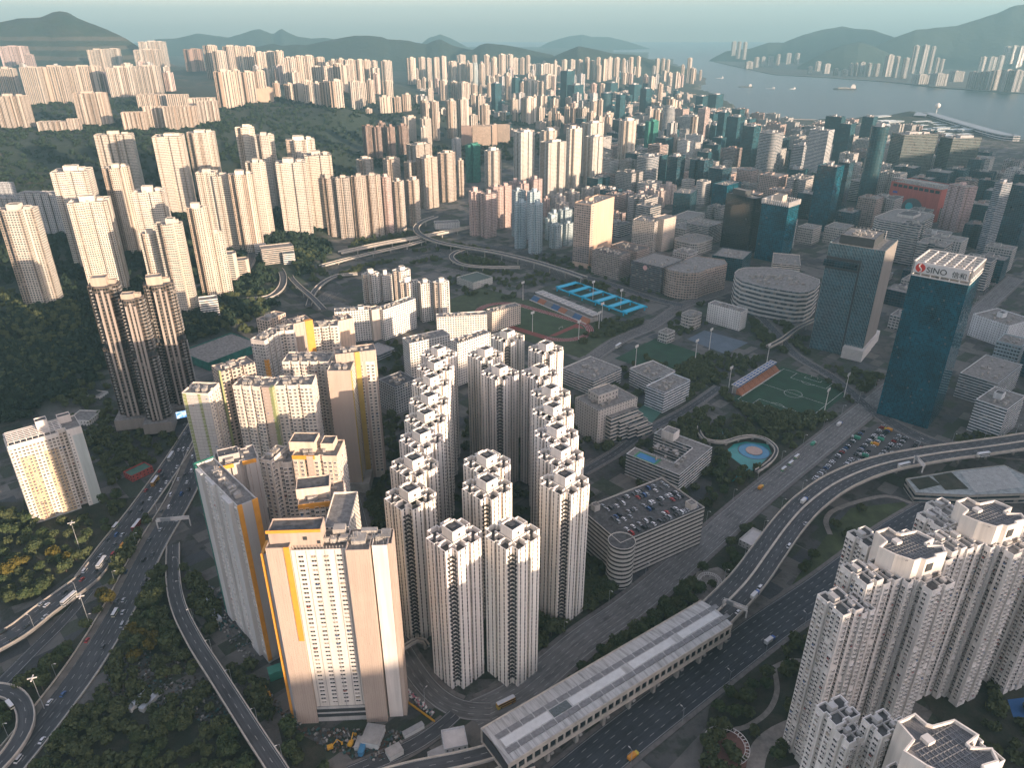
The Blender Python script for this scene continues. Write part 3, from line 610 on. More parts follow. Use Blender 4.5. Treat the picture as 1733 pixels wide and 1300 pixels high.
def poly_block(name, label, cat, pix, vbp, mat, color, bay=4, fl=4.2, clut=10, roof=None, g=0.0, par=1.2):
    h = solve_h(vbp[0], vbp[1], vbp[2], g)[0]; q = [P(u, v, g+h) for u, v in pix]
    ar = sum(q[i-1][0]*q[i][1] - q[i][0]*q[i-1][1] for i in range(len(q)))
    if ar < 0: q = q[::-1]
    cx = sum(a for a, b in q)/len(q); cy = sum(b for a, b in q)/len(q); q = [(a-cx, b-cy) for a, b in q]
    t = building(name, label, cat, (cx, cy, g), 0, q, h, mat, color, bay, fl, roof=roof, par=par)
    r = max(math.hypot(a, b) for a, b in q); CTRL.append((cx, cy, r)); clutter(t, r*1.1, r*.8, h-par, clut, int(cx))
    return t, h, r
poly_block('office_block', 'brown office block with a bowed front beside the dark one', 'office block', [(1123,452),(1134,457),(1146,460),(1165,462),(1184,461),(1195,456),(1231,446),(1226,439),(1175,432),(1160,438)], (1165,462,507), M_ind, (.42,.33,.27), fl=3.6)
poly_block('mall', 'wide white mall with rounded glazed corners and crowded roof', 'mall', [(1243,461),(1246,469),(1256,476),(1290,485),(1330,492),(1352,495),(1368,494),(1380,488),(1388,479),(1387,472),(1340,456),(1300,452),(1262,452),(1250,455)], (1350,495,547), facade('mall_bands', 1.01, .5, glass=(.06,.08,.09), ac=False, cy=.5, grough=.15), (.5,.48,.45), fl=6, clut=60)
cb('office_block', 'mid-rise office with a grey notched corner behind the bowed block', 'office block', (1257,439), (1204,433), (1279,426), 478, mat=M_glassg, color=GREY, clut=12)
cb('industrial_block', 'white block with a sunlit banded end beside the dark glass tower', 'building', (1355,449), (1322,455), (1388,436), 478, mat=M_off, color=(.7,.62,.52), clut=10)
cb('school', 'white school with tall dark slots above the hard court', 'school', (1255,528), (1198,513), (1267,523), 560, mat=M_sparse, color=(.72,.7,.66), clut=8)
cb('office_block', 'pale gridded office slab with rooftop plant before the glass block', 'office block', (1108,376), (1074,370), (1116,368), 428, mat=M_ind, color=(.48,.44,.4), clut=8)
cb('office_block', 'narrow block with a sunlit right edge beside the gridded slab', 'office block', (1124,371), (1114,366), (1135,364), 426, mat=M_sparse, color=(.55,.47,.4))
cb('office_block', 'dark green glass block framed in white columns', 'office block', (1169,328), (1140,326), (1184,320), 372, mat=M_glass, color=GREY, clut=8)
cb('industrial_block', 'white gridded podium under the framed glass block', 'building', (1163,372), (1134,367), (1192,360), 390, mat=M_ind, color=(.62,.6,.56))
cb('office_block', 'dark teal glass wedge with a light roof edge', 'office block', (1231,314), (1204,310), (1267,303), 352, w=62, d=34, yaw0=46, mat=M_glassb, color=GREY, clut=10)
cb('industrial_block', 'big concrete block with a cluttered roof left of the black tower', 'building', (1200,384), (1157,380), (1223,370), 415, w=52, d=45, yaw0=47, mat=M_off, color=(.36,.34,.32), clut=24)
t, w, d = cb('office_tower', 'black glass tower with a stepped dark roof', 'office tower', (1277,336), (1226,327), (1298,334), 430, mat=curtain('black_glass_curtain', (.006,.012,.016), (.01,.016,.02), .06, .08, .08), color=GREY, clut=6)
hD = solve_h(1277, 336, 430, 0)[0]; topbox(t, [(x-2, y+6) for x, y in pl_box(w*.6, d*.45)], hD-1, hD+9, [M_dark, M_roof])
t, w, d = cb('office_tower', 'blue glass tower crowned with a ring of white fins', 'office tower', (1335,350), (1297,334), (1366,333), 446, w=38, d=46, yaw0=45, mat=M_glassb, color=GREY)
hD = solve_h(1335, 350, 446, 0)[0]
m = MB()
for i in range(14):
    for (x, y, a, b) in ((-w/2+w*i/13, -d/2, .5, 1.2), (-w/2+w*i/13, d/2, .5, 1.2), (-w/2, -d/2+d*i/13, 1.2, .5), (w/2, -d/2+d*i/13, 1.2, .5)): m.box(x-a, x+a, y-b, y+b, hD-1, hD+7)
m.build('crown_fin', M_trim, t); topbox(t, [(x+3, y+4) for x, y in pl_box(w*.4, d*.35)], hD-1.2, hD+13, [M_blank, M_roof], color=CREAM); clutter(t, w*.8, d*.8, hD-1, 14, 5)
for nm, lb, A, L, Rr, vb, mt, cl, *wd in [
 ('office_tower','grey tower striped with white floor bands near the harbour',(1403,221),(1368,222),(1419,215),332,M_off,(.55,.55,.54),32,44),
 ('office_tower','dark slab tower rising behind the white banded one',(1425,198),(1394,199),(1432,194),275,M_glassg,GREY,26,46),
 ('office_tower','grey glass tower with a pale sunlit roof band',(1441,210),(1421,209),(1458,205),292,M_glassg,GREY,34,30),
 ('office_tower','dark blue mirror tower with a white roof frame',(1417,283),(1384,280),(1436,277),392,M_glassb,GREY,34,36),
 ('office_tower','narrow black tower close against the blue mirror tower',(1438,276),(1432,272),(1448,269),372,M_glass,GREY,26,22),
 ('hotel','pink hotel tower with a sunlit blank side wall',(1635,317),(1601,311),(1661,317),393,M_res2,(.55,.4,.38)),
 ('office_tower','tall grey flank tower at the right picture edge',(1697,311),(1682,310),(1722,310),437,M_off,(.3,.32,.35)),
 ('industrial_block','white banded low block in front of the pink hotel',(1604,403),(1555,401),(1635,396),441,M_off,(.6,.6,.58)),
 ('industrial_block','white block pierced by three round openings at right edge',(1708,551),(1652,530),(1742,538),588,M_sparse,(.7,.72,.72)),
 ('car_park_building','low wide block with a brown parking roof beside the blue glass tower',(1689,650),(1626,630),(1728,616),690,M_off,(.52,.54,.54)),
 ('industrial_block','white banded block with a planted green roof by the flyover',(1705,693),(1650,677),(1742,672),746,M_off,(.68,.69,.68))]:
    cb(nm, lb, {'office_tower':'office tower','hotel':'hotel'}.get(nm,'building'), A, L, Rr, vb, mat=mt, color=cl, clut=10, **(dict(w=wd[0], d=wd[1], yaw0=46) if wd else {}), core=[(9,7,5,0,2)] if nm != 'car_park_building' else None)
cluster('twin wide glass offices', 'standing behind the red mall', 0, 12, [(1548,229,306,72),(1626,235,306,62)], mat=curtain('bronze_glass_curtain', (.03,.045,.045), (.07,.08,.075), .05, .3, .07), plan='B', color=GREY, name='office_tower', cat='office tower', ratio=.5, jit=1, fl=3.8, clut=14)
cluster('round-cornered glass towers', 'between the mirror tower and the red mall', 0, KB, [(1490,215,350,36)], mat=M_glassg, plan='C', color=GREY, name='office_tower', cat='office tower', ratio=1, jit=1, look='slim rounded')
cluster('glass blocks at the right edge', 'cut by the right picture edge', 0, 38, [(1738,316,425,44)], mat=M_glass, plan='B', color=GREY, name='office_tower', cat='office tower', jit=1, look='dark glass')
# red mall with its round glass opening
hM = solve_h(1594, 321, 376, 0)[0]
t, w, d = cb('mall', 'red mall with a big round glass opening in its front', 'mall', (1594,321), (1509,306), None, 376, w=70, mat=M_blank, color=(.42,.09,.07), clut=40, roof=M_roof)
def on_left(mb, y0, y1, z0, z1, off, m=0): mb.box(-w/2-off, -w/2+.05, y0, y1, z0, z1, m)
m = MB(); m.tube((-w/2-.5, -2, hM*.24), (-w/2+.1, -2, hM*.24), hM*.36, n=36); m.build('round_window', M_glass, t)
m = MB(); m.tube((-w/2-1.2, 4, hM*.33), (-w/2-.45, 4, hM*.33), hM*.12, n=24); m.box(-w/2-1.0, -w/2-.5, 3.4, 4.6, 0, hM*.25); m.build('turquoise_disc', plain('turquoise_sign', (.05,.4,.42), .4, .05), t)
m = MB()
for k in range(9): on_left(m, -d/2+3+k*(d-6)/9, -d/2+3+(k+.75)*(d-6)/9, hM*.86, hM*.95, .4)
m.build('upper_window', M_glas1, t)
m = MB()
for k in range(24): on_left(m, -d/2+k*d/24, -d/2+k*d/24+.8, hM-1, hM+8, -.3)
m.box(-w/2, -w/2+9, -d/2, d/2, hM+7.4, hM+8); m.build('roof_canopy', M_conc, t)
m = MB(); on_left(m, d/2-18, d/2-8, hM*.66, hM*.72, .5); m.build('blue_sign', plain('blue_sign_face', (.02,.05,.3), .4, .05), t)
m = MB()
for k in range(5): on_left(m, d/2-22, d/2-6, hM*(.1+.1*k), hM*(.1+.1*k)+.7, .4)
m.build('pale_strip', M_trim, t)  # pale trim strips across the front
# ---------------------------------------------------------------- grey glass tower behind the pitch
h14 = solve_h(1498, 425, 608, 0)[0]
t, w, d = cb('office_tower', 'grey glass tower with a deep horizontal slot behind the football pitch', 'office tower', (1498,425), (1402,412), (1534,401), 608, w=62, mat=M_fin, color=(.4,.36,.32), bay=1.6, fl=4.0)
m = MB(); m.prism([(-w/2+2.2, -d/2-.35), (w/2-.2, -d/2-.35), (w/2-.2, -d/2), (-w/2+2.2, -d/2)], 6, h14-.5, 0, 0); m.build('stone_flank', M_blank, t, (.24,.22,.2))
m = MB(); m.box(-w/2-.5, -w/2+.1, -d/2+d*.36, -d/2+d*.39, 4, h14*.86); m.box(-w/2-.5, -w/2+.1, -d/2+d*.39, d/2, h14*.775, h14*.79); m.box(-w/2-.5, -w/2+.1, -d/2+d*.36, d/2, h14*.86, h14*.885); m.build('slot_shade_strip', M_dark, t)  # dark strips laid on the wall stand in for the slots' shade
m = MB(); m.prism([(-w/2-2.2, -d/2+d*.41), (-w/2, -d/2+d*.41), (-w/2, d/2+2), (-w/2-2.2, d/2+2)], h14*.795, h14*.855, 0, 0, 3, 3); m.build('projecting_bay', M_glass, t)
topbox(t, [(x, y+3) for x, y in pl_box(w*.72, d*.62)], h14-1, h14+9, [M_dark, M_roof], 'plant_screen'); clutter(t, w*.6, d*.5, h14+8, 26, 3)
m = MB()
for k in range(9): m.box(w*.36-.2, w*.36+.5, -d*.3+k*d*.07, -d*.3+k*d*.07+.8, h14, h14+10)
m.build('roof_fin', M_trim, t)
m = MB()
for k in range(11): m.box(-w/2-9, w/2*.2, -d/2+k*2.2-3, -d/2+k*2.2-2.2, 0, 14)
m.box(-w/2-8.6, w/2+12, -d/2-2.4, -d/2+20, -1, 13.2); m.build('entrance_block', [M_trim], t)
# ---------------------------------------------------------------- blue glass tower with the roof sign
h15 = solve_h(1640, 481, 726, 0)[0]
t, w, d = cb('office_tower', 'tall blue mirror glass tower with a white roof frame and red and black sign', 'office tower', (1640,481), (1541,464), (1668,460), 726, mat=M_glassb, color=GREY, bay=1.5, fl=2.0)
m = MB()
for s_ in (-1, 1):
    for zz in (h15-1.2, h15+2, h15+11.2):
        m.box(-w/2-.6, w/2+.6, s_*d/2-.6, s_*d/2+.6, zz, zz+1.1); m.box(s_*w/2-.6, s_*w/2+.6, -d/2-.6, d/2+.6, zz, zz+1.1)
nx = 6
for i in range(nx+1):
    x = -w/2 + w*i/nx; y = -d/2 + d*i/nx
    for s_ in (-1, 1):
        m.box(x-.5, x+.5, s_*d/2-.5, s_*d/2+.5, h15-1, h15+12); m.box(s_*w/2-.5, s_*w/2+.5, y-.5, y+.5, h15-1, h15+12)
    m.box(x-.5, x+.5, -d/2, d/2, h15+11, h15+12); m.box(-w/2, w/2, y-.5, y+.5, h15+11, h15+12)
m.build('roof_frame', M_trim, t); topbox(t, pl_box(w*.7, d*.7), h15-1, h15+6, [M_blank, M_roof], 'plant_room', color=(.5,.48,.45)); clutter(t, w*.6, d*.6, h15+5.3, 14, 8)
def text_mesh(s, size):
    c = bpy.data.curves.new('lettering', 'FONT'); c.body = s; c.size = size; c.extrude = .12; c.align_x = 'LEFT'; c.resolution_u = 3
    o = bpy.data.objects.new('lettering', c); COL.objects.link(o); dg = bpy.context.evaluated_depsgraph_get(); me = bpy.data.meshes.new_from_object(o.evaluated_get(dg)); bpy.data.objects.remove(o); return me
m = MB(); m.box(-w/2-1.1, -w/2-.7, -d/2+1.5, d/2-1, h15+2.6, h15+11.4); sg = m.build('sign_board', plain('sign_board_white', (.6,.59,.57), .5, .05), t)
m = MB(); m.tube((-w/2-1.2, d/2-6.5, h15+7), (-w/2-1.05, d/2-6.5, h15+7), 4.1, n=30); m.build('red_emblem', plain('emblem_red', (.55,.03,.02), .4, .05), sg)
m = MB()
pts = [(math.sin(k/10*PI*2-PI)*1.3, -3.6+7.2*k/10) for k in range(11)]
for k in range(10): m.tube((-w/2-1.3, d/2-6.5+pts[k][0], h15+7+pts[k][1]), (-w/2-1.3, d/2-6.5+pts[k+1][0], h15+7+pts[k+1][1]), .55, n=6)
m.build('emblem_swirl', M_trim, sg)
M_ink = plain('sign_black', (.02,.02,.02), .4, .05)
for s, yy, sz_ in (('SINO', d/2-11.6, 7.4), ('信和', d/2-32.5, 6.0)):
    o = link('letter', text_mesh(s, sz_), sg); o.data.materials.append(M_ink); o.rotation_euler = (PI/2, 0, -PI/2); o.location = (-w/2-1.25, yy, h15+4.0)
m = MB()
for k in range(6):
    for yy in (-d/2+1.5+k*(d-3)/5,): m.box(-w/2+.4, -w/2+2.4, yy-1, yy+1, -2, 9)
    m.box(-w/2+2+k*(w-4)/5-1, -w/2+2+k*(w-4)/5+1, -d/2+.4, -d/2+2.4, -2, 9)
m.build('ground_column', M_conc, t)
# ---------------------------------------------------------------- random low blocks filling the street grid
def fill(poly_px, yaw, step, hr, wr, group, label, cat, name, colors, seed, mat=None, prob=.9, cl=5):
    q = np.array([P(*p) for p in poly_px]); r = random.Random(seed); c, s = math.cos(math.radians(yaw)), math.sin(math.radians(yaw))
    a0, a1 = (q@[c, s]).min(), (q@[c, s]).max(); b0, b1 = (q@[-s, c]).min(), (q@[-s, c]).max()
    a = a0
    while a < a1:
        b = b0
        while b < b1:
            x, y = a*c - b*s, a*s + b*c; w = r.uniform(*wr); d = r.uniform(*wr)
            if r.random() < prob and inside(np.array([x]), np.array([y]), q[:, 0], q[:, 1])[0] and all((x-cx)**2 + (y-cy)**2 > (cr + max(w, d)*.62)**2 for cx, cy, cr in CTRL):
                h = r.uniform(*hr); col = r.choice(colors)
                building(name, label, cat, (x, y, 0), math.radians(yaw + r.choice((0, 90))), r.choice((pl_box, pl_box, pl_H))(w, d), h, mat or r.choice((M_ind, M_off, M_ind, M_res, M_glassg, M_glass)), [tuple(k*kf for k in col) for kf in [r.uniform(.82, 1.1)]][0], 4, 3.8, group, r.choice((M_roof, M_roofd, M_roof)), core=[(w*.25, d*.25, 3.5, w*.15, 0)], clut=cl, seed=int(x*3+y))
                CTRL.append((x, y, max(w, d)*.55))
            b += step*r.uniform(.9, 1.15)
        a += step*r.uniform(.95, 1.1)

FARW = [facade('far_wall_%d' % i, .42, .8, light=.05, ac=False, stripe=.35, blank=.15, glass=(.03,.035,.04), wall=c) for i, c in enumerate((CREAM, (.47,.41,.35), (.5,.4,.36), (.42,.41,.4)))]
MASS = MB()
def fill_towers(poly_px, g, n, hr, wr, seed, mats=(0, 0, 1, 2, 3)):
    """the many small far towers beyond the ones built singly: one mass"""
    q = np.array([P(u, v, g) for u, v in poly_px]); r = random.Random(seed); k = 0; tries = 0
    while k < n and tries < 4000:
        tries += 1; x, y = r.uniform(q[:,0].min(), q[:,0].max()), r.uniform(q[:,1].min(), q[:,1].max())
        if not inside(np.array([x]), np.array([y]), q[:,0], q[:,1])[0] or any((x-cx)**2+(y-cy)**2 < (cr*.8+16)**2 for cx, cy, cr in CTRL): continue
        w = r.uniform(*wr); h = r.uniform(*hr); a = math.radians(38 + r.uniform(-6, 6)); c, s = math.cos(a), math.sin(a)
        tr = lambda p: [(x+i*c-j*s, y+i*s+j*c) for i, j in p]; m_ = r.choice(mats)
        pl = tr(r.choice((pl_cross, pl_cross, pl_H, pl_box))(w, w*r.uniform(.7, 1))); MASS.prism(pl, g-9, g+h, m_, 4, 7, 3); MASS.prism(tr([(i+w*.05, j) for i, j in pl_box(w*.35, w*.3)]), g+h, g+h+r.uniform(3, 7), m_, m_)
        CTRL.append((x, y, w*.6)); k += 1
        if g: BASES.append((x, y, g))
fill_towers([(692,150),(705,126),(880,118),(1090,123),(1185,140),(1100,162),(900,168),(740,162)], 15, 100, (60, 100), (24, 34), 51)
fill_towers([(430,132),(600,128),(660,140),(640,158),(440,150)], 100, 26, (60, 90), (26, 36), 52)
fill_towers([(700,200),(900,190),(1050,200),(1180,215),(1170,260),(1060,250),(880,215),(740,230)], 0, 34, (60, 105), (24, 34), 53)
fill_towers([(0,128),(330,120),(330,150),(300,158),(0,150)], 125, 16, (50, 80), (30, 50), 54)
tag(MASS.build('far_towers', FARW + [M_roof]), 'mass of small pale towers packing the far old town', 'towers', kind='stuff')
fill([(1075,470),(1010,330),(960,225),(1200,195),(1330,218),(1560,240),(1733,310),(1733,500),(1668,520),(1500,440),(1420,440),(1240,425)], 45, 62, (18, 70), (28, 46), 'low blocks between the business towers', 'low grey commercial block between the taller business towers', 'building', 'commercial_block', [(.45,.43,.4),(.38,.36,.34),(.55,.53,.5),(.4,.3,.26)], 11)
fill([(1395,432),(1480,425),(1570,440),(1650,480),(1640,540),(1560,600),(1525,600),(1515,480),(1400,470)], 45, 46, (10, 30), (24, 38), 'low blocks between the business towers', 'low grey commercial block between the taller business towers', 'building', 'commercial_block', [(.45,.43,.4),(.5,.49,.47),(.36,.34,.32)], 21)
fill([(1745,520),(1900,540),(2050,700),(2050,800),(1760,735)], 45, 75, (14, 45), (26, 44), 'low blocks beyond the flyover', 'low block beyond the flyover at the right edge', 'building', 'commercial_block', [(.45,.43,.4),(.5,.49,.47)], 31)
fill([(700,240),(690,160),(850,150),(1000,150),(1190,165),(1180,300),(1040,300),(860,240)], 38, 88, (15, 50), (22, 38), 'low blocks of the old town', 'low weathered block between the old town towers', 'building', 'town_block', [(.5,.42,.36),(.45,.4,.36),(.58,.5,.44)], 12, prob=.85, cl=3)
# ---------------------------------------------------------------- across the harbour
cluster('hazy towers across the harbour', 'across the harbour', 3, 10, [
 (1243,70,97,8,{'g':40}),(1252,70,98,8,{'g':40}),(1262,71,99,8,{'g':40}),(1268,104,116,14),(1281,97,114,10),(1292,96,113,8),(1305,95,112,10),(1318,92,110,8),(1335,90,108,10),(1350,90,108,10),(1385,104,120,12),(1400,108,124,12),
 (1441,107,127,7),(1450,107,128,7),(1460,105,128,10),(1472,107,129,10),(1485,108,129,12),(1507,93,129,14),(1520,95,131,10),(1535,98,132,12),(1552,77,124,12),(1568,76,124,11),(1581,78,124,9),(1588,98,126,8),(1596,100,126,8),(1560,127,142,28,{'plan':'S'}),(1590,125,145,28,{'plan':'S'}),(1621,85,112,12),(1620,121,138,24,{'plan':'S'}),
 (1650,122,150,16),(1668,121,151,18),(1687,119,152,18),(1706,118,154,18),(1724,119,155,18),(1665,96,120,14),(1680,96,120,16),(1695,94,120,14),(1706,78,118,14),(1718,77,118,12),(1730,78,119,14),(1430,118,128,14),(1415,116,127,10),(1372,112,124,8)], color=(.36,.34,.32), ratio=.8)
# ---------------------------------------------------------------- old runway, terminal, breakwaters, boats
def path(px, z=0.0): return [(*P(u, v, z), z) for u, v in px]
def ribbon_pts(c, w):
    n = len(c); L = []; Rr = []
    for i in range(n):
        a = c[max(0, i-1)]; b = c[min(n-1, i+1)]; dx, dy = b[0]-a[0], b[1]-a[1]; l = math.hypot(dx, dy) or 1
        nx_, ny_ = -dy/l, dx/l; ww = w[i] if isinstance(w, (list, tuple)) else w
        L.append((c[i][0]+nx_*ww/2, c[i][1]+ny_*ww/2, c[i][2])); Rr.append((c[i][0]-nx_*ww/2, c[i][1]-ny_*ww/2, c[i][2]))
    return L, Rr
def smooth(c, n=8):
    out = []; c = [np.array(p, float) for p in c]; k = len(c)
    for i in range(k-1):
        p0, p1, p2, p3 = c[max(0, i-1)], c[i], c[i+1], c[min(k-1, i+2)]
        for j in range(n):
            t = j/n; out.append(tuple(.5*((2*p1) + (-p0+p2)*t + (2*p0-5*p1+4*p2-p3)*t*t + (-p0+3*p1-3*p2+p3)*t**3)))
    out.append(tuple(c[-1])); return out
t = thing('cruise_terminal', 'long white cruise terminal with a curved end on the old runway', 'terminal', (*P(1640, 214), 0))
ox, oy = P(1640, 214)
c = smooth([(a-ox, b-oy, z) for a, b, z in path([(1556,196),(1562,191),(1578,193),(1605,201),(1640,211),(1675,221),(1705,228),(1722,229)], 22)], 5)
L, Rr = ribbon_pts(c, 46); mb = MB(); rf = MB()
for i in range(len(c)-1):
    for A_, B_ in ((L[i], L[i+1]), (Rr[i+1], Rr[i])):
        mb.face([(B_[0],B_[1],0),(A_[0],A_[1],0),(A_[0],A_[1],22),(B_[0],B_[1],22)], 0, [(i*4,0),(i*4+4,0),(i*4+4,3),(i*4,3)])
    rf.face([Rr[i], Rr[i+1], L[i+1], L[i]][::1]); rf.face([(*Rr[i][:2], 23.5), (*Rr[i+1][:2], 23.5), (*L[i+1][:2], 23.5), (*L[i][:2], 23.5)])
    rf.face([(*Rr[i][:2], 21.5), (*Rr[i+1][:2], 21.5), (*Rr[i+1][:2], 23.5), (*Rr[i][:2], 23.5)])
mb.build('wall', M_off, t, (.5,.5,.5)); rf.build('roof', plain('terminal_roof', (.28,.31,.33), .5, .15, .05), t)
t = thing('radar_tower', 'thin mast with a white radar dome behind the terminal', 'tower', (*P(1582, 200), 0))
m = MB(); m.tube((0,0,0), (0,0,46), 2.2, 1.4, 8); m.build('mast', M_trim, t)
import bmesh
def sphere(name, r, loc, mat, parent, seg=16):
    bm = bmesh.new(); bmesh.ops.create_uvsphere(bm, u_segments=seg, v_segments=seg//2, radius=r); me = bpy.data.meshes.new(name); bm.to_mesh(me); bm.free(); me.polygons.foreach_set('use_smooth', [True]*len(me.polygons)); me.materials.append(mat); o = link(name, me, parent); o.location = loc; return o
sphere('radar_dome', 11, (0,0,52), M_trim, t)
r = random.Random(5)
for k in range(46):
    u = 1490 + (k % 12)*13 + r.uniform(-4, 4); v = 203 + (k//12)*7 + (k % 12)*1.6 + r.uniform(-1, 1); x, y = P(u, v)
    if not inside(np.array([x]), np.array([y]), LANDX, LANDY)[0]: continue
    building('low_block', 'long low pale roofed block on the old airfield', 'building', (x, y, 0), math.radians(24 + r.uniform(-3, 3)), pl_box(r.uniform(50, 90), r.uniform(14, 24)), r.uniform(8, 20), M_off, (.55,.6,.62), 4, 3.5, 'low blocks on the old airfield', plain('pale_blue_roof', (.42,.5,.52), .6, .2), par=.6)
mb = MB()
for pts_ in ([(1283,209),(1355,210)], [(1336,201),(1395,203)]):
    c = path(pts_, 0); L, Rr = ribbon_pts(c, 16); mb.face([(*Rr[0][:2], 2), (*Rr[1][:2], 2), (*L[1][:2], 2), (*L[0][:2], 2)]); mb.face([(*Rr[0][:2], -6), (*Rr[1][:2], -6), (*Rr[1][:2], 2), (*Rr[0][:2], 2)])
tag(mb.build('breakwater', M_conc), 'two thin stone breakwaters off the typhoon shelter', 'breakwater', kind='structure')
def boat(label, u, v, L_, yaw, hullc, name='boat', cat='boat'):
    x, y = P(u, v, -2); t = thing(name, label, cat, (x, y, -3), math.radians(yaw))
    m = MB(); b = L_*.09; hgt = L_*.06
    pl_ = [(-L_/2,-b),(L_*.3,-b),(L_*.5,0),(L_*.3,b),(-L_/2,b)]; m.prism(pl_, -1, hgt, 0, 0); m.build('hull', plain('hull_'+name, hullc, .5, .1), t)
    m = MB(); m.box(-L_*.46,-L_*.26,-b*.8,b*.8,hgt,hgt+L_*.12); m.box(-L_*.42,-L_*.3,-b*.6,b*.6,hgt+L_*.12,hgt+L_*.17); m.build('bridge_house', M_trim, t)
    if L_ > 100:
        m = MB(); m.box(-L_*.2,L_*.3,-b*.7,b*.7,hgt,hgt+L_*.03); m.tube((0,0,hgt),(0,0,hgt+L_*.12),.8,n=5); m.build('cargo_deck', M_conc, t)
boat('dark cargo ship with a white stern house in mid harbour', 1429, 151, 140, 172, (.06,.05,.05), 'cargo_ship', 'ship')
boat('small white boat in mid harbour', 1341, 150, 45, 200, (.5,.5,.5)); boat('small grey boat left of the white one', 1303, 150, 60, 150, (.2,.2,.22)); boat('low barge at the left harbour side', 1261, 147, 90, 175, (.1,.1,.1), 'barge', 'barge'); boat('tiny boat near the harbour mouth', 1218, 132, 60, 170, (.3,.3,.3))
# ---------------------------------------------------------------- real windows for the nearest buildings
def window_mesh(w, h, proud=.35, ac=True, hood=True):
    m = MB(); m.box(-w/2-.12, w/2+.12, -proud, .05, -h/2-.12, -h/2, 0, bot=True); m.box(-w/2-.12, -w/2, -proud, .05, -h/2, h/2, 0); m.box(w/2, w/2+.12, -proud, .05, -h/2, h/2, 0)
    if hood: m.box(-w/2-.2, w/2+.2, -proud-.25, .05, h/2, h/2+.15, 0, bot=True)
    m.face([(-w/2,-proud+.12,-h/2),(w/2,-proud+.12,-h/2),(w/2,-proud+.12,h/2),(-w/2,-proud+.12,h/2)], 1)
    m.box(-.05, .05, -proud+.02, -proud+.12, -h/2, h/2, 0)
    if ac: m.box(w/2-.75, w/2-.05, -proud-.3, -proud+.1, -h/2-.62, -h/2-.14, 2)
    return m
M_win_a = plain('window_pane_dark', (.03,.035,.04), .12, .5, 1.3); M_cur = plain('window_curtain', (.26,.235,.2), .5, .4, 1.1); M_laun = [plain('laundry_' + n, c, .9, .2, 2) for n, c in (('blue', (.08,.16,.32)), ('red', (.36,.09,.07)), ('cream', (.5,.44,.32)))]
M_ac = plain('air_conditioner_casing', (.4,.39,.36), .6, .2, 2)
WMESH = {}
def win_variants(w, h, frame, ac, proud):
    key = (w, h, frame.name, ac, proud)
    if key in WMESH: return WMESH[key]
    out = []
    for glass, acq, cloth in ((1, True, 0), (1, False, 0), (1, True, 0), (3, True, 0), (3, False, 0), (1, False, 0), (1, False, 4), (1, True, 5), (3, False, 6)):
        mb = window_mesh(w, h, proud, ac and acq); mb.m = [glass if k == 1 else k for k in mb.m]
        if cloth: mb.box(-w*.4, w*.3, -proud-.3, -proud-.22, -h*.72, -h*.28, cloth)
        out.append((mb, mb.mesh('window', [frame, M_win_a, M_ac, M_cur] + M_laun)))
    WMESH[key] = out; return out
def win_grid(parent, segs, z0, z1, fl, bay, w, h, frame, keep=100, ac=True, proud=.35, skip=0.0, seed=0, edge=.3):
    var = win_variants(w, h, frame, ac, proud); pl = []; rr = random.Random(seed); wts = [5, 5, 4, 2, 2, 3, .5, .5, .5]
    base = parent.location; ya = parent.rotation_euler.z; cs, sn = math.cos(ya), math.sin(ya)
    for (a, b) in segs:
        L = math.hypot(b[0]-a[0], b[1]-a[1]); n = max(1, int((L-edge) / bay + .35)); ang = math.atan2(b[1]-a[1], b[0]-a[0])
        for i in range(n):
            f = (i+.5)/n; x = a[0]+(b[0]-a[0])*f; y = a[1]+(b[1]-a[1])*f
            z = z0 + fl*.55
            while z < z1 - fl*.4:
                if rr.random() >= skip:
                    wx = base.x + x*cs - y*sn; wy = base.y + x*sn + y*cs; nx_, ny_ = math.sin(ang+ya), -math.cos(ang+ya)
                    vis = -(wx*nx_ + wy*ny_)/math.hypot(wx, wy)
                    pl.append((math.sqrt(wx*wx+wy*wy+(350-z-base.z)**2)/max(.05, vis), x, y, z, ang, rr.choices(range(9), wts)[0]))
                z += fl
    pl.sort()
    for _, x, y, z, ang, k in pl[:keep]:
        o = link('window', var[k][1], parent); o.location = (x, y, z); o.rotation_euler = (0, 0, ang)
    rest = pl[keep:]
    if rest:
        V = []; fs = []; ms = []; n0 = 0
        arr = [np.array(mb.v) for mb, _ in var]
        for _, x, y, z, ang, k in rest:
            v0 = arr[k]; c, s = math.cos(ang), math.sin(ang); V.append(np.stack([v0[:,0]*c - v0[:,1]*s + x, v0[:,0]*s + v0[:,1]*c + y, v0[:,2] + z], 1))
            fs += [tuple(i + n0 for i in f) for f in var[k][0].f]; ms += var[k][0].m; n0 += len(v0)
        m2 = bpy.data.meshes.new('window'); m2.from_pydata(np.concatenate(V).tolist(), [], fs); m2.polygons.foreach_set('material_index', ms)
        for mm in [frame, M_win_a, M_ac, M_cur] + M_laun: m2.materials.append(mm)
        m2.update(); o = link('window', m2, parent); o['kind'] = 'stuff'
def facing(poly, loc, yaw, z=60):
    out = []; n = len(poly); c, s = math.cos(yaw), math.sin(yaw)
    for i in range(n):
        a, b = poly[i], poly[(i+1) % n]; nx_, ny_ = (b[1]-a[1]), -(b[0]-a[0]); mx, my = (a[0]+b[0])/2, (a[1]+b[1])/2
        wx, wy = loc[0]+mx*c-my*s, loc[1]+mx*s+my*c; wnx, wny = nx_*c-ny_*s, nx_*s+ny_*c
        if -(wx*wnx + wy*wny) > 0 and math.hypot(nx_, ny_) > 1.6: out.append((a, b))
    return out
M_fr_w = plain('white_window_frame', (.7,.67,.62), .7, .06)
M_fr_c = plain('cream_window_frame', (.66,.58,.48), .7, .06)
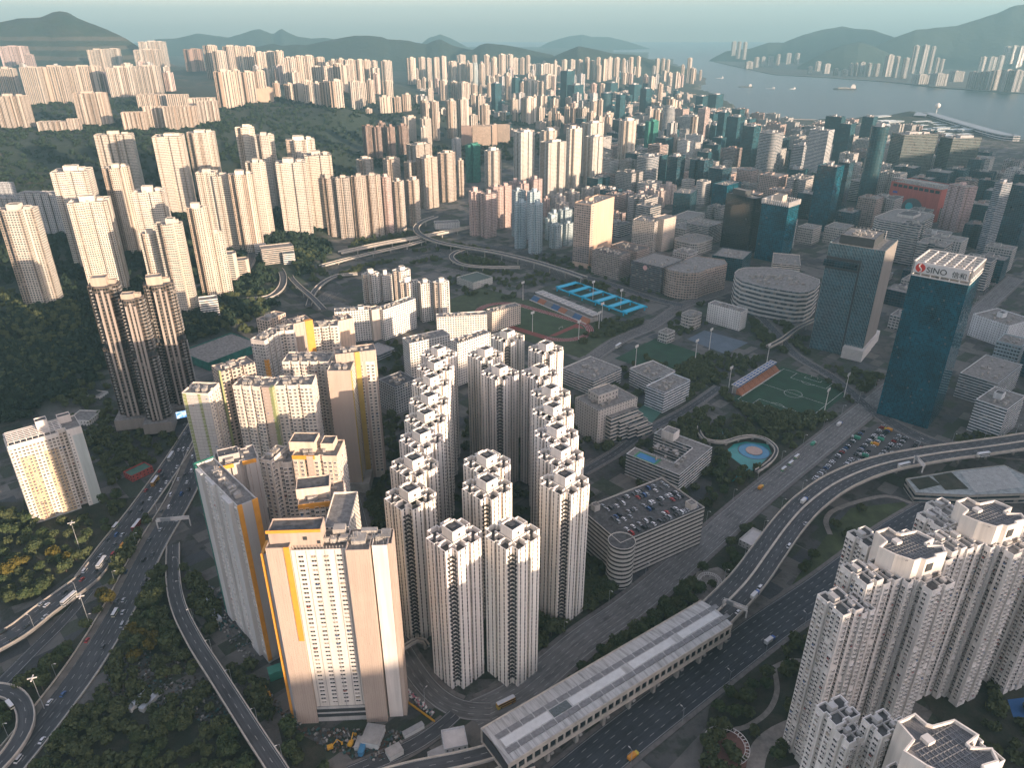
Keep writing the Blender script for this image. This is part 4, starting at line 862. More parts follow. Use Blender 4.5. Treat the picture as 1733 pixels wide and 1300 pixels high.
# ---------------------------------------------------------------- the 22 slotted white towers at the centre
def rich_poly():
    arm = [(-8.4,-8.4),(-8.4,-13),(-1.1,-13),(-1.1,-10.8),(1.1,-10.8),(1.1,-13),(8.4,-13)]
    pts = []
    for k in range(4):
        c, s = (1,0,-1,0)[k], (0,1,0,-1)[k]
        pts += [(x*c - y*s, x*s + y*c) for x, y in arm]
    return pts
RH = 101.5
rt = thing('slotted_tower', 'x', 'residential tower', (0,0,0), 0, 'slotted white towers in the central estate')
mb = MB(); rp = rich_poly(); shell(mb, rp, -2, RH, 3.4, 2.9, 3.4, t=.45)
for k in range(4):
    c, s = (1,0,-1,0)[k], (0,1,0,-1)[k]
    def rb(x0, x1, y0, y1, z0, z1):
        xs = [x0*c-y0*s, x1*c-y1*s]; ys = [x0*s+y0*c, x1*s+y1*c]; mb.box(min(xs), max(xs), min(ys), max(ys), z0, z1)
    rb(-.35,.35,-10.9,-5,RH-3.4,RH-.05); rb(-8.1,8.1,-5.6,-5.1,RH-3.4,RH-.05)
mb.build('wall', M_slot, rt, (.9,.835,.75))
roofsheet(rp, RH-3.4, M_roofd, rt, .45)
m = MB(); q = pl_box(9, 9); shell(m, q, RH-3, RH+6, None, None, 1.2, t=.5); m.face([(a, b, RH+4.8) for a, b in inset(q, .5)], 1)
m.box(-2, 1.5, -1, 2.5, RH+4.8, RH+5.6, 1); m.box(-.6,.9,-4.65,-4.48,RH+1.5,RH+3,2); m.box(4.48,4.65,-.6,.9,RH+1.5,RH+3,2); m.build('lift_house', [M_blank, M_roofd, M_dark], rt, (.9,.835,.75))
m = MB(); m.box(-5.6,5.6,-5.6,5.6,RH-3,RH-.4,0); m.build('roof_core', M_roof, rt)
# air-conditioner ledges in the recessed corners
m = MB()
for k in range(4):
    c, s = (1,0,-1,0)[k], (0,1,0,-1)[k]
    z = 6
    while z < RH-5:
        for (x, y, a, b) in ((8.9,-9.6,.45,.8),(9.6,-8.9,.8,.45),(8.9,-11.6,.4,.6),(11.6,-8.9,.6,.4)):
            X, Y = x*c-y*s, x*s+y*c; A_, B_ = (a, b) if k % 2 == 0 else (b, a); m.box(X-A_, X+A_, Y-B_, Y+B_, z, z+.9, 0)
        z += 2.9
m.build('ledge', M_dark, rt)
RICH = [('left', [(742,585),(736,608),(729,633),(726,664),(720,693),(713,726),(700,770),(693,822)]), ('right', [(924,577),(914,617),(932,651),(936,682),(942,718),(949,754),(956,798)]),
        ('middle', [(859,557),(821,586),(846,617)]), ('inner', [(824,766),(824,806)]), ('front', [(767,887),(867,884)])]
first = True
for nm, pts in RICH:
    for i, (u, v) in enumerate(pts):
        x, y = P(u, v, RH+7); n = len(pts); CTRL.append((x, y, 18))
        if nm in ('left', 'right'): lab = f"slotted white tower, {ordinal(n-1-i)} from the front in the long {nm} row of the central estate"
        elif nm == 'front': lab = f"slotted white tower at the very front of the central estate, {'left' if i == 0 else 'right'} of the front pair"
        elif nm == 'inner': lab = f"slotted white tower between the long rows, {'behind' if i == 0 else 'just behind the front pair and before'} {'the other inner one' if i == 0 else 'another'}"
        else: lab = f"slotted white tower in the rear middle group, {['farthest back','left of the nearer two','right of the nearer two'][i]}"
        if first: rt.location = (x, y, 0); rt.rotation_euler = (0,0,PI/4); rt['label'] = lab; first = False
        else:
            c_o = dup(rt, (x, y, 0), PI/4, lab); kq = R.uniform(.88, 1.04)
            for ch in c_o.children:
                if ch.name.startswith(('wall', 'lift')): ch.color = (.9*kq, .835*kq, .75*kq*R.uniform(.97, 1.02), 1)
# ---------------------------------------------------------------- yellow and beige estate
TAN = (.46, .37, .305); LGR = (.45, .42, .39); ORANGE = plain('orange_paint', (.65,.29,.04), .6, .08); YELLOW = plain('yellow_paint', (.45,.32,.08), .6, .08); LIME = plain('lime_paint', (.26,.29,.13), .6, .08); TEALP = plain('teal_paint', (.05,.3,.25), .7, .1)
M_ribbed = facade('ribbed_panel_wall', .06, 1.1, glass=(.2,.16,.13), light=0, ac=False, streak=.1, grough=.7)
YG = 'white and tan estate left of centre'
def slab_tower(label, A, Rr, h, d, color=(.74,.66,.56), L=None, n=(8, 1.4, 2.0), win=True, keep=60, clut=10, core=None, mat=None, w=None, frame=None):
    plan = (lambda a, b: pl_slab(a, b, *n)) if n else pl_box
    t, w, d = corner_block('estate_tower', label, 'residential tower', A, L, Rr, h, d=d, w=w, plan=plan, mat=mat or (M_blank if win else M_res), color=color, clut=clut, core=core, group=YG, fl=2.9)
    if win:
        poly = plan(w, d); win_grid(t, facing(poly, t.location, t.rotation_euler.z), 6, h-1, 2.9, 2.9, 1.7, 1.45, frame or M_fr_w, keep=keep, seed=int(A[0]))
    return t, w, d
def strip(t, name, mat, x0, x1, y0, y1, z0, z1, color=None):
    m = MB(); m.box(x0, x1, y0, y1, z0, z1); return m.build(name, mat, t, color)
t, w, d = slab_tower('white window slab with a grey and lime left end wall', (352,666), (386,650), 110, 20, L=(330,673))
strip(t, 'end_panel', M_ribbed, -w/2-.3, -w/2+.02, -d/2, d/2, 2, 108, LGR); strip(t, 'paint_stripe', LIME, -w/2-.45, -w/2, d/2-3, d/2-.5, 2, 109); strip(t, 'paint_stripe', LIME, -w/2-.45, -w/2, -d/2+6, -d/2+8, 2, 109)
t, w, d = slab_tower('white window slab ending in a tan and lime strip', (393,652), (460,656), 110, 18)
strip(t, 'paint_stripe', LIME, w/2-2, w/2+.3, -d/2-.6, -d/2+4, 2, 110); strip(t, 'end_panel', M_ribbed, w/2-8, w/2-2, -d/2-.5, -d/2+2, 2, 110, TAN)
slab_tower('white window slab between the lime strip and the yellow tower', (464,653), (528,651), 110, 18)
slab_tower('tall white window slab behind the lime striped one', (477,612), (556,612), 112, 20)
t, w, d = slab_tower('tan blank tower with a yellow stripe down its right corner', (593,627), (618,612), 112, 18, L=(555,636), win=False, n=None, mat=M_res)
strip(t, 'end_panel', M_ribbed, -w/2-.35, -w/2+.02, -d/2, d/2, 2, 112, TAN); strip(t, 'paint_stripe', YELLOW, -w/2-.2, -w/2+2.4, -d/2-.4, -d/2+2, 2, 111.5)
m = MB(); m.box(-w/2-3, w/2+14, -d/2-6, d/2+4, -1, 9); m.build('podium', M_conc, t)
t, w, d = slab_tower('white window tower with a tan right flank, right of the yellow striped tower', (602,613), (634,611), 110, 26, n=(7, 1.4, 2.0), keep=80)
strip(t, 'end_panel', M_ribbed, w/2-.02, w/2+.4, -d/2, d/2, 2, 110, TAN)
t, w, d = slab_tower('tan topped tower with a yellow corner behind the windowed tower', (567,600), (636,592), 119, 14, n=None, color=TAN, mat=M_ribbed, win=False)
strip(t, 'paint_stripe', YELLOW, -w/2+15, -w/2+19, -d/2-.5, -d/2+1, 2, 119)
t, w, d = slab_tower('grey tower with an orange edge at the back left of the estate', (447,577), (480,557), 108, 14, color=(.6,.55,.5)); strip(t, 'paint_stripe', ORANGE, -w/2-.4, -w/2+2.4, -d/2-.4, -d/2+3, 2, 90)
slab_tower('white window slab left of the orange tower', (467,561), (497,558), 108, 16)
t, w, d = slab_tower('tan tower with one bright orange side strip at the back', (497,548), (528,541), 108, 16, n=None, color=TAN, mat=M_ribbed, win=False); strip(t, 'paint_stripe', ORANGE, w/2-7, w/2+.4, -d/2-.4, -d/2+4, 2, 108)
slab_tower('low white window slab right of the orange tower', (530,554), (572,551), 100, 16); slab_tower('blank cream end tower at the back right of the estate', (573,543), (598,538), 100, 16, n=None, color=(.66,.5,.38), mat=M_ribbed, win=False)
slab_tower('small tan topped tower farthest back in the estate', (452,543), (483,529), 96, 14, color=(.6,.48,.38), win=False)
t, w, d = slab_tower('tan tower with a dark roof behind the lime edged slab', (371,630), (431,613), 118, 16, n=(10, 2, 2), color=TAN, win=False); strip(t, 'paint_stripe', LIME, -w/2-.3, -w/2+1, -d/2-.4, -d/2+2, 2, 119)
# the group behind the big front tower
t, w, d = slab_tower('grey and tan ribbed tower trimmed in orange at the roofline', (368,791), (437,775), 116, 18, n=(9, 2, 3), color=LGR, win=False, mat=M_ribbed, core=[(12, 9, 3, -4, 2)])
for k in range(2): strip(t, 'paint_stripe', ORANGE, -w/2+1+k*13, -w/2+9+k*13, -d/2-.4, -d/2+.1, 113.6, 116.1)
slab_tower('white window tower with a tan crown between the ribbed and orange towers', (440,777), (458,780), 112, 18, n=None); slab_tower('narrow white window tower in shade beside the tan crown', (460,785), (494,782), 108, 18)
t, w, d = slab_tower('stepped tan tower with orange roof trim and dark roof', (494,771), (570,772), 114, 20, core=[(16, 12, 6, -9, 2), (8, 10, 4, 6, 3)], color=(.68,.55,.43), keep=90)
strip(t, 'paint_stripe', ORANGE, -w/2, -w/2+14, -d/2-.5, -d/2+.1, 111.5, 114.1); strip(t, 'end_panel', M_ribbed, -w/2+9, -w/2+13, -d/2-.6, -d/2+3, 2, 114, TAN)
t, w, d = slab_tower('tan tower with an orange band close behind the big front tower', (504,855), (582,846), 118, 20, color=(.66,.54,.43), core=[(18, 12, 6, -4, 2)], keep=80)
strip(t, 'paint_stripe', ORANGE, -w/2, w/2-6, -d/2-.5, -d/2+.1, 115, 118.1)
# long white slab receding at the left of the front tower
hF = 117
t, w, d = corner_block('estate_tower', 'long white and grey slab with an orange edged end wall beside the front tower', 'residential tower', (402,857), (334,785), (424,846), hF, w=11, plan=lambda a, b: pl_box(a, b), mat=M_blank, color=(.62,.6,.57), clut=24, group=YG)
poly = pl_box(w, d)
for y0, y1, pr in ((d/2-12, d/2-4, .8), (d/2-28, d/2-16, .0), (-d/2+6, -d/2+16, 1.2)):
    strip(t, 'end_panel', M_ribbed, -w/2-1.4-pr, -w/2+.02, y0, y1, 3, hF-.5, (.55,.54,.52))
win_grid(t, [((-w/2-.05, d/2-13), (-w/2-.05, d/2-16)), ((-w/2-.05, -d/2+24), (-w/2-.05, -d/2+17)), ((-w/2-.05, -d/2+5.5), (-w/2-.05, -d/2+.5)), ((-w/2-.05, d/2-4), (-w/2-.05, d/2-1)), ((-w/2-1.45, d/2-17), (-w/2-1.45, d/2-20)), ((-w/2-1.45, d/2-24), (-w/2-1.45, d/2-27)), ((-w/2-2.65, -d/2+15.5), (-w/2-2.65, -d/2+12.5))], 5, hF-1, 2.9, 2.9, 1.7, 1.4, M_fr_w, keep=100, seed=3)
strip(t, 'end_panel', M_ribbed, -w/2+.6, w/2-.3, -d/2-.5, -d/2+.02, 2, hF, (.4,.38,.36)); strip(t, 'paint_stripe', ORANGE, -w/2-.3, -w/2+2.2, -d/2-.7, -d/2+.1, 2, hF+.3); strip(t, 'paint_stripe', ORANGE, w/2-3, w/2+.3, -d/2-.7, -d/2+.1, hF*.42, hF+.3)
m = MB(); m.box(-w/2-1.6, -w/2-.9, d/2-4, d/2+.8, 2, hF+1); m.box(-w/2-1.5, w/2, d/2, d/2+.8, 2, hF+1); m.build('scaffold_net', M_net, t)
# ---------------------------------------------------------------- the big front tower
ox, oy = P(492, 932, 120)
ft = thing('estate_tower', 'biggest front tower, white with tan wings and orange edges', 'residential tower', (ox, oy, 0), math.radians(3), YG); CTRL.append((ox+16, oy+14, 40))
def ftb(name, x0, x1, y0, y1, z0, z1, mat, color=None, roof=True, par=1.2, bay=1.2, fl=6):
    m = MB(); q = [(x0,y0),(x1,y0),(x1,y1),(x0,y1)]; shell(m, q, z0, z1, bay, fl, par)
    o = m.build(name, mat, ft, color)
    if roof: roofsheet(q, z1-par, M_roof, ft)
    return o
WW = (.72, .67, .6)
ftb('wall', 0, 26.8, 0, 16, 11, 120, M_blank, WW)
ftb('wing', -11.5, -.2, -1.6, 15, -2, 123, M_ribbed, TAN); ftb('wing', 27, 38.6, -2.6, 14, -2, 121, M_ribbed, TAN)
ftb('wing', 39.4, 47, .4, 13, -2, 121, M_blank, (.74,.69,.63)); ftb('wing', 47.2, 49.2, .8, 13, -2, 121.5, M_ribbed, TAN)
ftb('wing', -14.8, -11.7, 1.5, 12, -2, 117, M_blank, (.42,.42,.44)); strip(ft, 'paint_stripe', ORANGE, -15.4, -14, 1.2, 12, 0, 117.4)
strip(ft, 'paint_stripe', ORANGE, -2.9, -.1, -1.9, -1.5, 62, 123.3); strip(ft, 'paint_stripe', ORANGE, -11.5, 15, -1.85 if False else 2.4, 2.75, 128.6, 130.3)
ftb('penthouse', -10.5, 15, 2.8, 13, 119, 130, M_blank, TAN); m = MB(); m.box(-9.5, 14, 3.6, 12, 128.8, 129.1); m.build('roof_sheet', M_roofd, ft)
m = MB(); m.box(6, 8, 2.55, 2.9, 124, 126); m.box(12.6, 14.2, 2.55, 2.9, 121.6, 123.4); m.build('vent_grille', M_dark, ft)
m = MB()
for zz in (3.4, 7.2): m.box(-.1, 27, -.9, 0, zz, zz+2.2)
m.build('louvre_band', M_dark, ft); ftb('podium', -.1, 27, -.6, 15, -2, 11, M_blank, (.5,.49,.46))
ftb('rear_wing', 13, 26, 16, 48, 0, 121, M_res, (.74,.67,.58), bay=2.9, fl=2.9)
win_grid(ft, [((x, 0), (x+.01, 0)) for x in (4.4, 10.6, 16.8, 23.2)], 13, 118, 2.9, 9, 2.5, 1.45, M_fr_w, keep=100, ac=False, edge=-.2, proud=.2)
m = MB()
for x in (2.0, 7.2, 12.0, 16.4, 21.2, 25.6): m.box(x-.12, x+.12, -.16, 0, 11, 119.5)
m.build('wall_joint', plain('joint_grey', (.3,.28,.26), .8, .1), ft)
cl_ = clutter(ft, 34, 8, 119.6, 22, 77); cl_.location = (30, 7, 0); m = MB()
for k in range(16): m.box(1+k*1.6, 1.3+k*1.6, 1, 1.3, 119.4, 121.2)
for x, y, a, b, c in ((29, 3, 7, 8, 2.4), (33, 10, 8, 3, 3.2), (43, 6, 5, 7, 2.2), (19, 10, 6, 5, 4.5)): m.box(x, x+a, y, y+b, 119.6, 119.6+c)
m.build('plant_room', M_conc, ft)['kind'] = 'stuff'; m = MB()
for k in range(30): 
    x = 27.5+k*.7; m.tube((x, 2+(k % 5)*2, 119.5), (x, 2+(k % 5)*2, 122+(k % 3)), .1, n=4)
m.build('scaffold_pole', M_metal, ft)
# ---------------------------------------------------------------- left slab with cream painted stripes
hL = 71
def pl_ls(w, d): return [(-w/2,-d/2),(w/2-16,-d/2),(w/2-16,-d/2+5),(w/2-10.5,-d/2+5),(w/2-10.5,-d/2),(w/2,-d/2),(w/2,d/2),(-w/2,d/2)]
t, w, d = corner_block('slab_block', 'white slab block with cream painted stripes at left edge', 'apartment block', (12,756), None, (137,721), hL, d=24, plan=pl_ls, mat=M_blank, color=(.7,.66,.6))
for x0, x1 in ((-w/2+5, -w/2+15), (-w/2+20.5, -w/2+30.5)):
    if x1 < w/2-17: strip(t, 'painted_panel', plain('cream_yellow_paint', (.5,.38,.24), .7, .08), x0, x1, -d/2-.06, -d/2+.02, 1, hL-12)
strip(t, 'end_panel', M_blank, w/2-7.5, w/2-.2, -d/2-.08, -d/2+.02, 0, hL-6, (.5,.55,.52))
win_grid(t, [((-w/2, -d/2-.07), (w/2-16.3, -d/2-.07))], 2, hL-2, 2.75, 2.55, 1.5, 1.25, M_fr_c, keep=100, seed=8); win_grid(t, [((w/2-16, -d/2+5), (w/2-10.5, -d/2+5))], 2, hL-2, 2.75, 2.6, 1.6, 1.4, M_fr_c, keep=0, seed=8)
win_grid(t, [((w/2-10.3, -d/2), (w/2-8, -d/2))], 2, hL-2, 2.75, 4, 1.0, 1.0, M_fr_w, keep=20, ac=False); win_grid(t, [((-w/2, d/2), (-w/2, -d/2))], 2, hL-2, 2.75, 3.4, 1.5, 1.2, M_fr_w, keep=20)
m = MB()
for k in range(7): m.box(-w/2+1, w/2-12, -d/2+1.5+k*3.1, -d/2+2.0+k*3.1, hL+1.6, hL+2.1)
for k in range(10): x = -w/2+1+k*(w-14)/9; m.box(x-.25, x+.25, -d/2+1.5, -d/2+20.6, hL+1.0, hL+1.58)
for k in range(10):
    for yy in (-d/2+1.6, -d/2+11, -d/2+20): x = -w/2+1+k*(w-14)/9; m.box(x-.2, x+.2, yy-.2, yy+.2, hL-1.2, hL+1)
m.build('roof_pergola', M_trim, t); topbox(t, [(x+1, y+1) for x, y in pl_box(8, 7)], hL-1.2, hL+9, [M_blank, M_roofd], color=(.7,.64,.58)); topbox(t, [(x+w/2-8, y+7) for x, y in pl_box(9, 6)], hL-1.2, hL+5, [M_blank, M_roofd], color=(.7,.64,.58))
# ---------------------------------------------------------------- big estate at bottom right
M_gridm = plain('roof_grid_grey', (.2,.2,.2), .8, .2)
def wing_tower(label, cx, cy, yaw, wings, pent, h, seed, keep=60):
    t = thing('wing_tower', label, 'residential tower', (cx, cy, 0), math.radians(yaw), 'big white winged towers at bottom right'); CTRL.append((cx, cy, 38)); col = (.78,.75,.7); segs = []
    for (x0, x1, y0, y1, dh) in wings:
        q = [(x0,y0),(x1,y0),(x1,y1),(x0,y1)]; w, d = x1-x0, y1-y0; cxx, cyy = (x0+x1)/2, (y0+y1)/2
        plan = [(a+cxx, b+cyy) for a, b in pl_notch(w, d, .2, .11)]
        m = MB(); shell(m, plan, -2, h+dh, 2.9, 2.8, 1.3); m.build('wing', M_blank, t, col); m = MB(); m.face([(a, b, h+dh-1.3) for a, b in inset(plan, .35)]); m.build('roof', M_roofd if seed % 2 else M_roof, t)
        segs.append((plan, h+dh)); clutter(t, w*.7, d*.7, h+dh-1.3, 0, seed)
        m = MB(); m.box(cxx-w*.22, cxx+w*.02, cyy+d*.05, cyy+d*.3, h+dh-1.3, h+dh+1.3); m.box(cxx-.2, cxx+.2, cyy-d*.42, cyy+d*.42, h+dh-1.3, h+dh-.1); m.box(cxx-w*.42, cxx+w*.42, cyy-.2, cyy+.2, h+dh-1.3, h+dh-.15); m.box(cxx+w*.2, cxx+w*.34, cyy-d*.3, cyy-d*.1, h+dh-1.3, h+dh+.4); m.build('stair_house', M_blank, t, (.5,.48,.45))
    n = len(segs)
    for plan, hh in segs: win_grid(t, facing(plan, t.location, t.rotation_euler.z), 4, hh-1, 2.8, 3.0, 1.75, 1.5, M_fr_w, keep=int(keep/n), seed=seed, proud=.55, skip=.03)
    ph = pent
    c_ = [(-15.4,4),(-13,-3.5),(-8.4,-10.7),(-4.2,-10.9),(-2.9,-12.6),(4,-13.1),(5.2,-11.6),(11.8,-12.5),(14.6,-8),(8.2,-4.6),(8.4,-3.4),(15.2,-2.6),(13,5.7),(3.4,7.2),(2.2,8.6),(2.1,13.5),(-7,13.6),(-8.2,6)]
    m = MB(); shell(m, c_, -2, h+ph, None, None, 1.4, t=.7); m.build('penthouse', M_blank, t, (.8,.74,.66))
    m = MB(); m.face([(a, b, h+ph-1.4) for a, b in inset(c_, .7)]); m.build('dark_roof', M_rooft, t)
    m = MB()
    for k in range(11): xx = -10+k*2; m.box(xx-.12, xx+.12, -8.5, 5.5 if k > 2 else 2, h+ph-1.4, h+ph-1.05)
    for k in range(7): yy = -8+k*2.1; m.box(-11, 11, yy-.12, yy+.12, h+ph-1.4, h+ph-1.1)
    m.build('roof_grid', M_gridm, t)
    m = MB(); m.box(-5, -1.5, 2, 5.5, h+ph-1.4, h+ph+.3); m.box(-1.6, 2.8, -13.1, -12.7, h+ph-7.5, h+ph-3, 1); m.build('roof_hatch', [M_trim, M_dark], t)
    return t
t_ = NT('dark_tiled_roof'); br = t_.n('ShaderNodeTexBrick'); t_.t.links.new(t_.coord('Object'), br.inputs['Vector']); br.inputs['Scale'].default_value = .5; br.inputs['Color1'].default_value = (.06,.062,.066,1); br.inputs['Color2'].default_value = (.1,.1,.105,1); br.inputs['Mortar'].default_value = (.22,.22,.22,1); br.inputs['Mortar Size'].default_value = .03
t_.base(t_.mix(1.0, br.outputs[0], t_.comb(*[t_.ramp(t_.noise(.3,5,t_.geo()),.3,.7,.7,1.3)]*3), 'MULTIPLY')); t_.rough(.8); M_rooft = t_.mat
c1 = (196.1, 288.4)
WM = [(-53,-40,-13.5,2.5,-4),(-42,-33.5,-15,-2,-6),(-34,-23,-8,8,3),(-23.4,-11,-9,7.5,0),(-11.5,-3.2,-13,-5,0),(-6,10,-21.5,-9,0),(-7,6,15,29,0),(12,25,-9,5,0),(14,24,5,18,0)]
wing_tower('winged white tower with a lower left wing, in the bottom right estate', *c1, 24, WM, 11, 110, 41, 100)
wing_tower('winged white tower cut by the right edge, right of the two rear ones', c1[0]+55.3, c1[1]+26.4, 24, [(-34,-23,-8,8,1),(-23.4,-11,-9,7.5,0),(-11.5,-3.2,-13,-5,0),(-6,10,-21.5,-9,0),(-7,6,15,29,0),(-20,-8,9,24,0),(12,25,-9,5,0)], 11, 110, 42, 100)
wing_tower('winged white tower at the very bottom right with a dark tiled roof', c1[0]-42.4, c1[1]-112.4, 24, [(-18,-5,28.5,39,-3),(-18,-8.5,21.5,28.4,-5),(-10,1,15,24.5,2),(-2,6,12,20,0),(12,25,-9,5,0),(-24,-12,-9,7,0)], 11, 110, 43, 80)
wing_tower('winged white tower mostly beyond the right picture edge', c1[0]+118, c1[1]+34, 24, [(-34,-23,-8,8,0),(-23.4,-11,-9,7.5,0),(-7,6,12,27,0)], 9, 104, 44, 30)
# ---------------------------------------------------------------- white slabs and schools around the centre
cluster('white and brown recessed towers', 'beyond the white slabs', 0, 28, [(627,466,516,34),(653,466,510,20),(679,460,510,34),(692,480,541,36),(719,480,545,24),(746,480,547,32)], color=WHITE, mat=M_res2, plan='X', ratio=.7, hmin=25)
def cb2(label, A, L, Rr, vb, d=None, w=None, mat=None, color=WHITE, name='slab_block', cat='apartment block', g=0.0, **kw): return corner_block(name, label, cat, A, L, Rr, solve_h(A[0], A[1], vb, g)[0], g, d=d, w=w, mat=mat or M_res, color=color, **kw)
cb2('long white slab left of the V shaped pair', (566,528), None, (628,523), 580, d=13, clut=14, core=[(7,8,3,10,0)]); cb2('cream end stair tower of the long white slab', (629,525), None, (646,521), 577, d=13, mat=M_blank, color=(.66,.56,.46))
cb2('white slab receding right of the cream stair tower', (648,525), None, (703,505), 576, d=13, clut=12)
cb2('white slab with a blank cream left end before the sports ground', (739,537), None, (824,532), 575, d=13, clut=12); cb2('white slab stepping up toward the running track', (833,528), None, (881,516), 561, d=13, clut=10, color=(.72,.62,.52))
cb2('white slab with a broad blank end behind the left row', (693,581), (667,577), (768,572), 642, clut=14); cb2('white slab continuing right behind the left row', (774,581), None, (830,562), 653, d=13, clut=10)
cb2('grey shaded slab with a dark roof left of the left row', (668,656), (643,641), (703,640), 701, color=(.46,.46,.45), roof=M_roofd, clut=12)
cb2('flat market building with a striped grey roof', (640,601), (616,590), (664,588), 610, mat=M_off, name='market', cat='building', color=GREY, roof=plain('striped_roof', (.28,.27,.26), .8, .3, .5))
cb2('white banded school beside the rear towers', (1004,645), (953,622), (1050,622), 670, mat=M_off, color=(.66,.64,.6), name='school', cat='school', clut=14)
t, w, d = cb2('stepped beige school with terraces before the round court', (1013,696), (984,670), (1070,668), 752, mat=M_sparse, color=(.56,.52,.47), name='school', cat='school', clut=14)
hs = solve_h(1013,696,752,0)[0]
for k in range(4): topbox(t, [(w/2*.1+k*7+x, -d/2-3.6-k*1.2+y) for x, y in pl_box(w*.7-k*5, 7+k*2.4)], -1, hs*(.8-.17*k), [M_off, M_roof], 'terrace', (.6,.56,.5), 3.5, 3.8)
topbox(t, [(x-2, y+3) for x, y in pl_box(w*.5, d*.45)], hs-1, hs+8, [M_sparse, M_roof], 'upper_storey', (.56,.52,.47), 4, 4)
cb2('white school wing with a pale blue end wall', (1124,665), (1097,651), (1164,641), 699, mat=M_off, color=(.68,.72,.74), name='school', cat='school', clut=12); cb2('white banded school wing behind the pale blue one', (1104,641), (1071,621), (1138,625), 669, mat=M_off, color=(.7,.69,.66), name='school', cat='school', clut=8)
def pl_U(w, d): return [(-w/2,-d/2),(w/2,-d/2),(w/2,d/2),(w/2-12,d/2),(w/2-12,-d/2+13),(-w/2+14,-d/2+13),(-w/2+14,d/2),(-w/2,d/2)]
t, w, d = cb2('white U shaped school with a blue rooftop court', (1150,804), (1058,769), (1209,758), 840, mat=M_off, color=(.66,.66,.64), name='school', cat='school', plan=pl_U, clut=16)
hq = solve_h(1150,804,840,0)[0]; m = MB(); m.box(-w/2+1, -w/2+12, -2, d/2-6, hq-1.1, hq-.95); m.build('court_surface', plain('court_green', (.06,.22,.1), .8, .1), t); m = MB(); m.box(-w/2+3, -w/2+10.5, 0, d/2-8, hq-.95, hq-.9); m.build('court_paint', plain('court_blue', (.05,.2,.42), .8, .1), t)
topbox(t, [(x+w/2-8, y+d/2-14) for x, y in pl_box(11, 12)], hq-1, hq+7, [M_blank, M_roof], color=WHITE)
cp, w, d = cb2('open sided car park building with cars on its roof', (1050,919), (1011,853), (1167,843), 985, mat=facade('car_park_bands', 1.01, .42, glass=(.03,.03,.03), light=0, ac=False, cy=.6, grough=.8), color=(.6,.56,.5), name='car_park_building', cat='car park', fl=3.6, bay=6, roof=M_roofd)
hc = solve_h(1050,919,985,0)[0]; CARPARK = (cp, w, d, hc)
m = MB(); q = [(-w/2+2+9.5*math.cos(a_), -d/2+1+9.5*math.sin(a_)) for a_ in np.linspace(0, 2*PI, 25)[:-1]]; shell(m, q, -1, hc+.6, 2, 3.6, 1.2); m.build('ramp_drum', bpy.data.materials['car_park_bands'], cp, (.62,.58,.52)); roofsheet(q, hc-.3, M_roofd, cp)
topbox(cp, [(x-w/2+9.5, y+d/2-6) for x, y in pl_box(5, 5)], hc-1, hc+4, [M_blank, M_roof], color=(.6,.56,.5)); topbox(cp, [(x+w/2-8, y-d/2+6) for x, y in pl_box(6, 6)], hc-1, hc+4, [M_blank, M_roof], color=(.6,.56,.5))
for lab, A, L, Rr, vb, nm, ct, col, rf in [
 ('white shed with a pale metal roof near the junction', (752,1269), (747,1236), (792,1260), 1283, 'shed', 'shed', (.6,.6,.6), M_trim),
 ('small white house among the trees left of the dark towers', (160,640), (140,636), (163,632), 652, 'house', 'house', (.68,.66,.62), M_trim),
 ('white pavilion house below the dark towers', (150,712), (121,706), (160,695), 722, 'house', 'house', (.68,.66,.62), M_roof),
 ('small white house on the left wooded slope', (168,672), (150,668), (178,662), 682, 'house', 'house', (.62,.6,.56), M_roof),
 ('red walled temple with a green roof beside the motorway', (222,806), (211,797), (256,788), 816, 'temple', 'temple', (.35,.06,.05), plain('green_tiles', (.05,.14,.1), .7, .2)),
 ('green netted low building with a white roof', (352,614), (312,592), (434,578), 628, 'netted_building', 'building', (.03,.2,.15), M_roof),
 ('white low building in front of the loop road', (372,512), (346,516), (375,506), 528, 'low_building', 'building', (.7,.68,.64), M_roof),
 ('low hall with a dark green pitched roof behind the track', (800,478), (768,470), (838,470), 490, 'sports_hall', 'building', (.5,.5,.46), plain('dark_green_roof', (.05,.08,.06), .6, .2)),
 ('grey mall block with a blank white front below the warm estate', (736,378), None, (778,376), 388, 'mall', 'building', (.6,.58,.55), M_roof),
 ('small pale shed beside the flyover', (1275,925), (1252,912), (1296,903), 935, 'shed', 'shed', (.6,.58,.54), M_trim)]:
    hh = solve_h(A[0], A[1], vb, 0)[0]
    kw = dict(d=None if L else 22)
    corner_block(nm, lab, ct, A, L, Rr, max(4, hh), mat=M_net if nm == 'netted_building' else M_sparse, color=col, roof=rf, **kw)
ter_setup(); build_terrain()
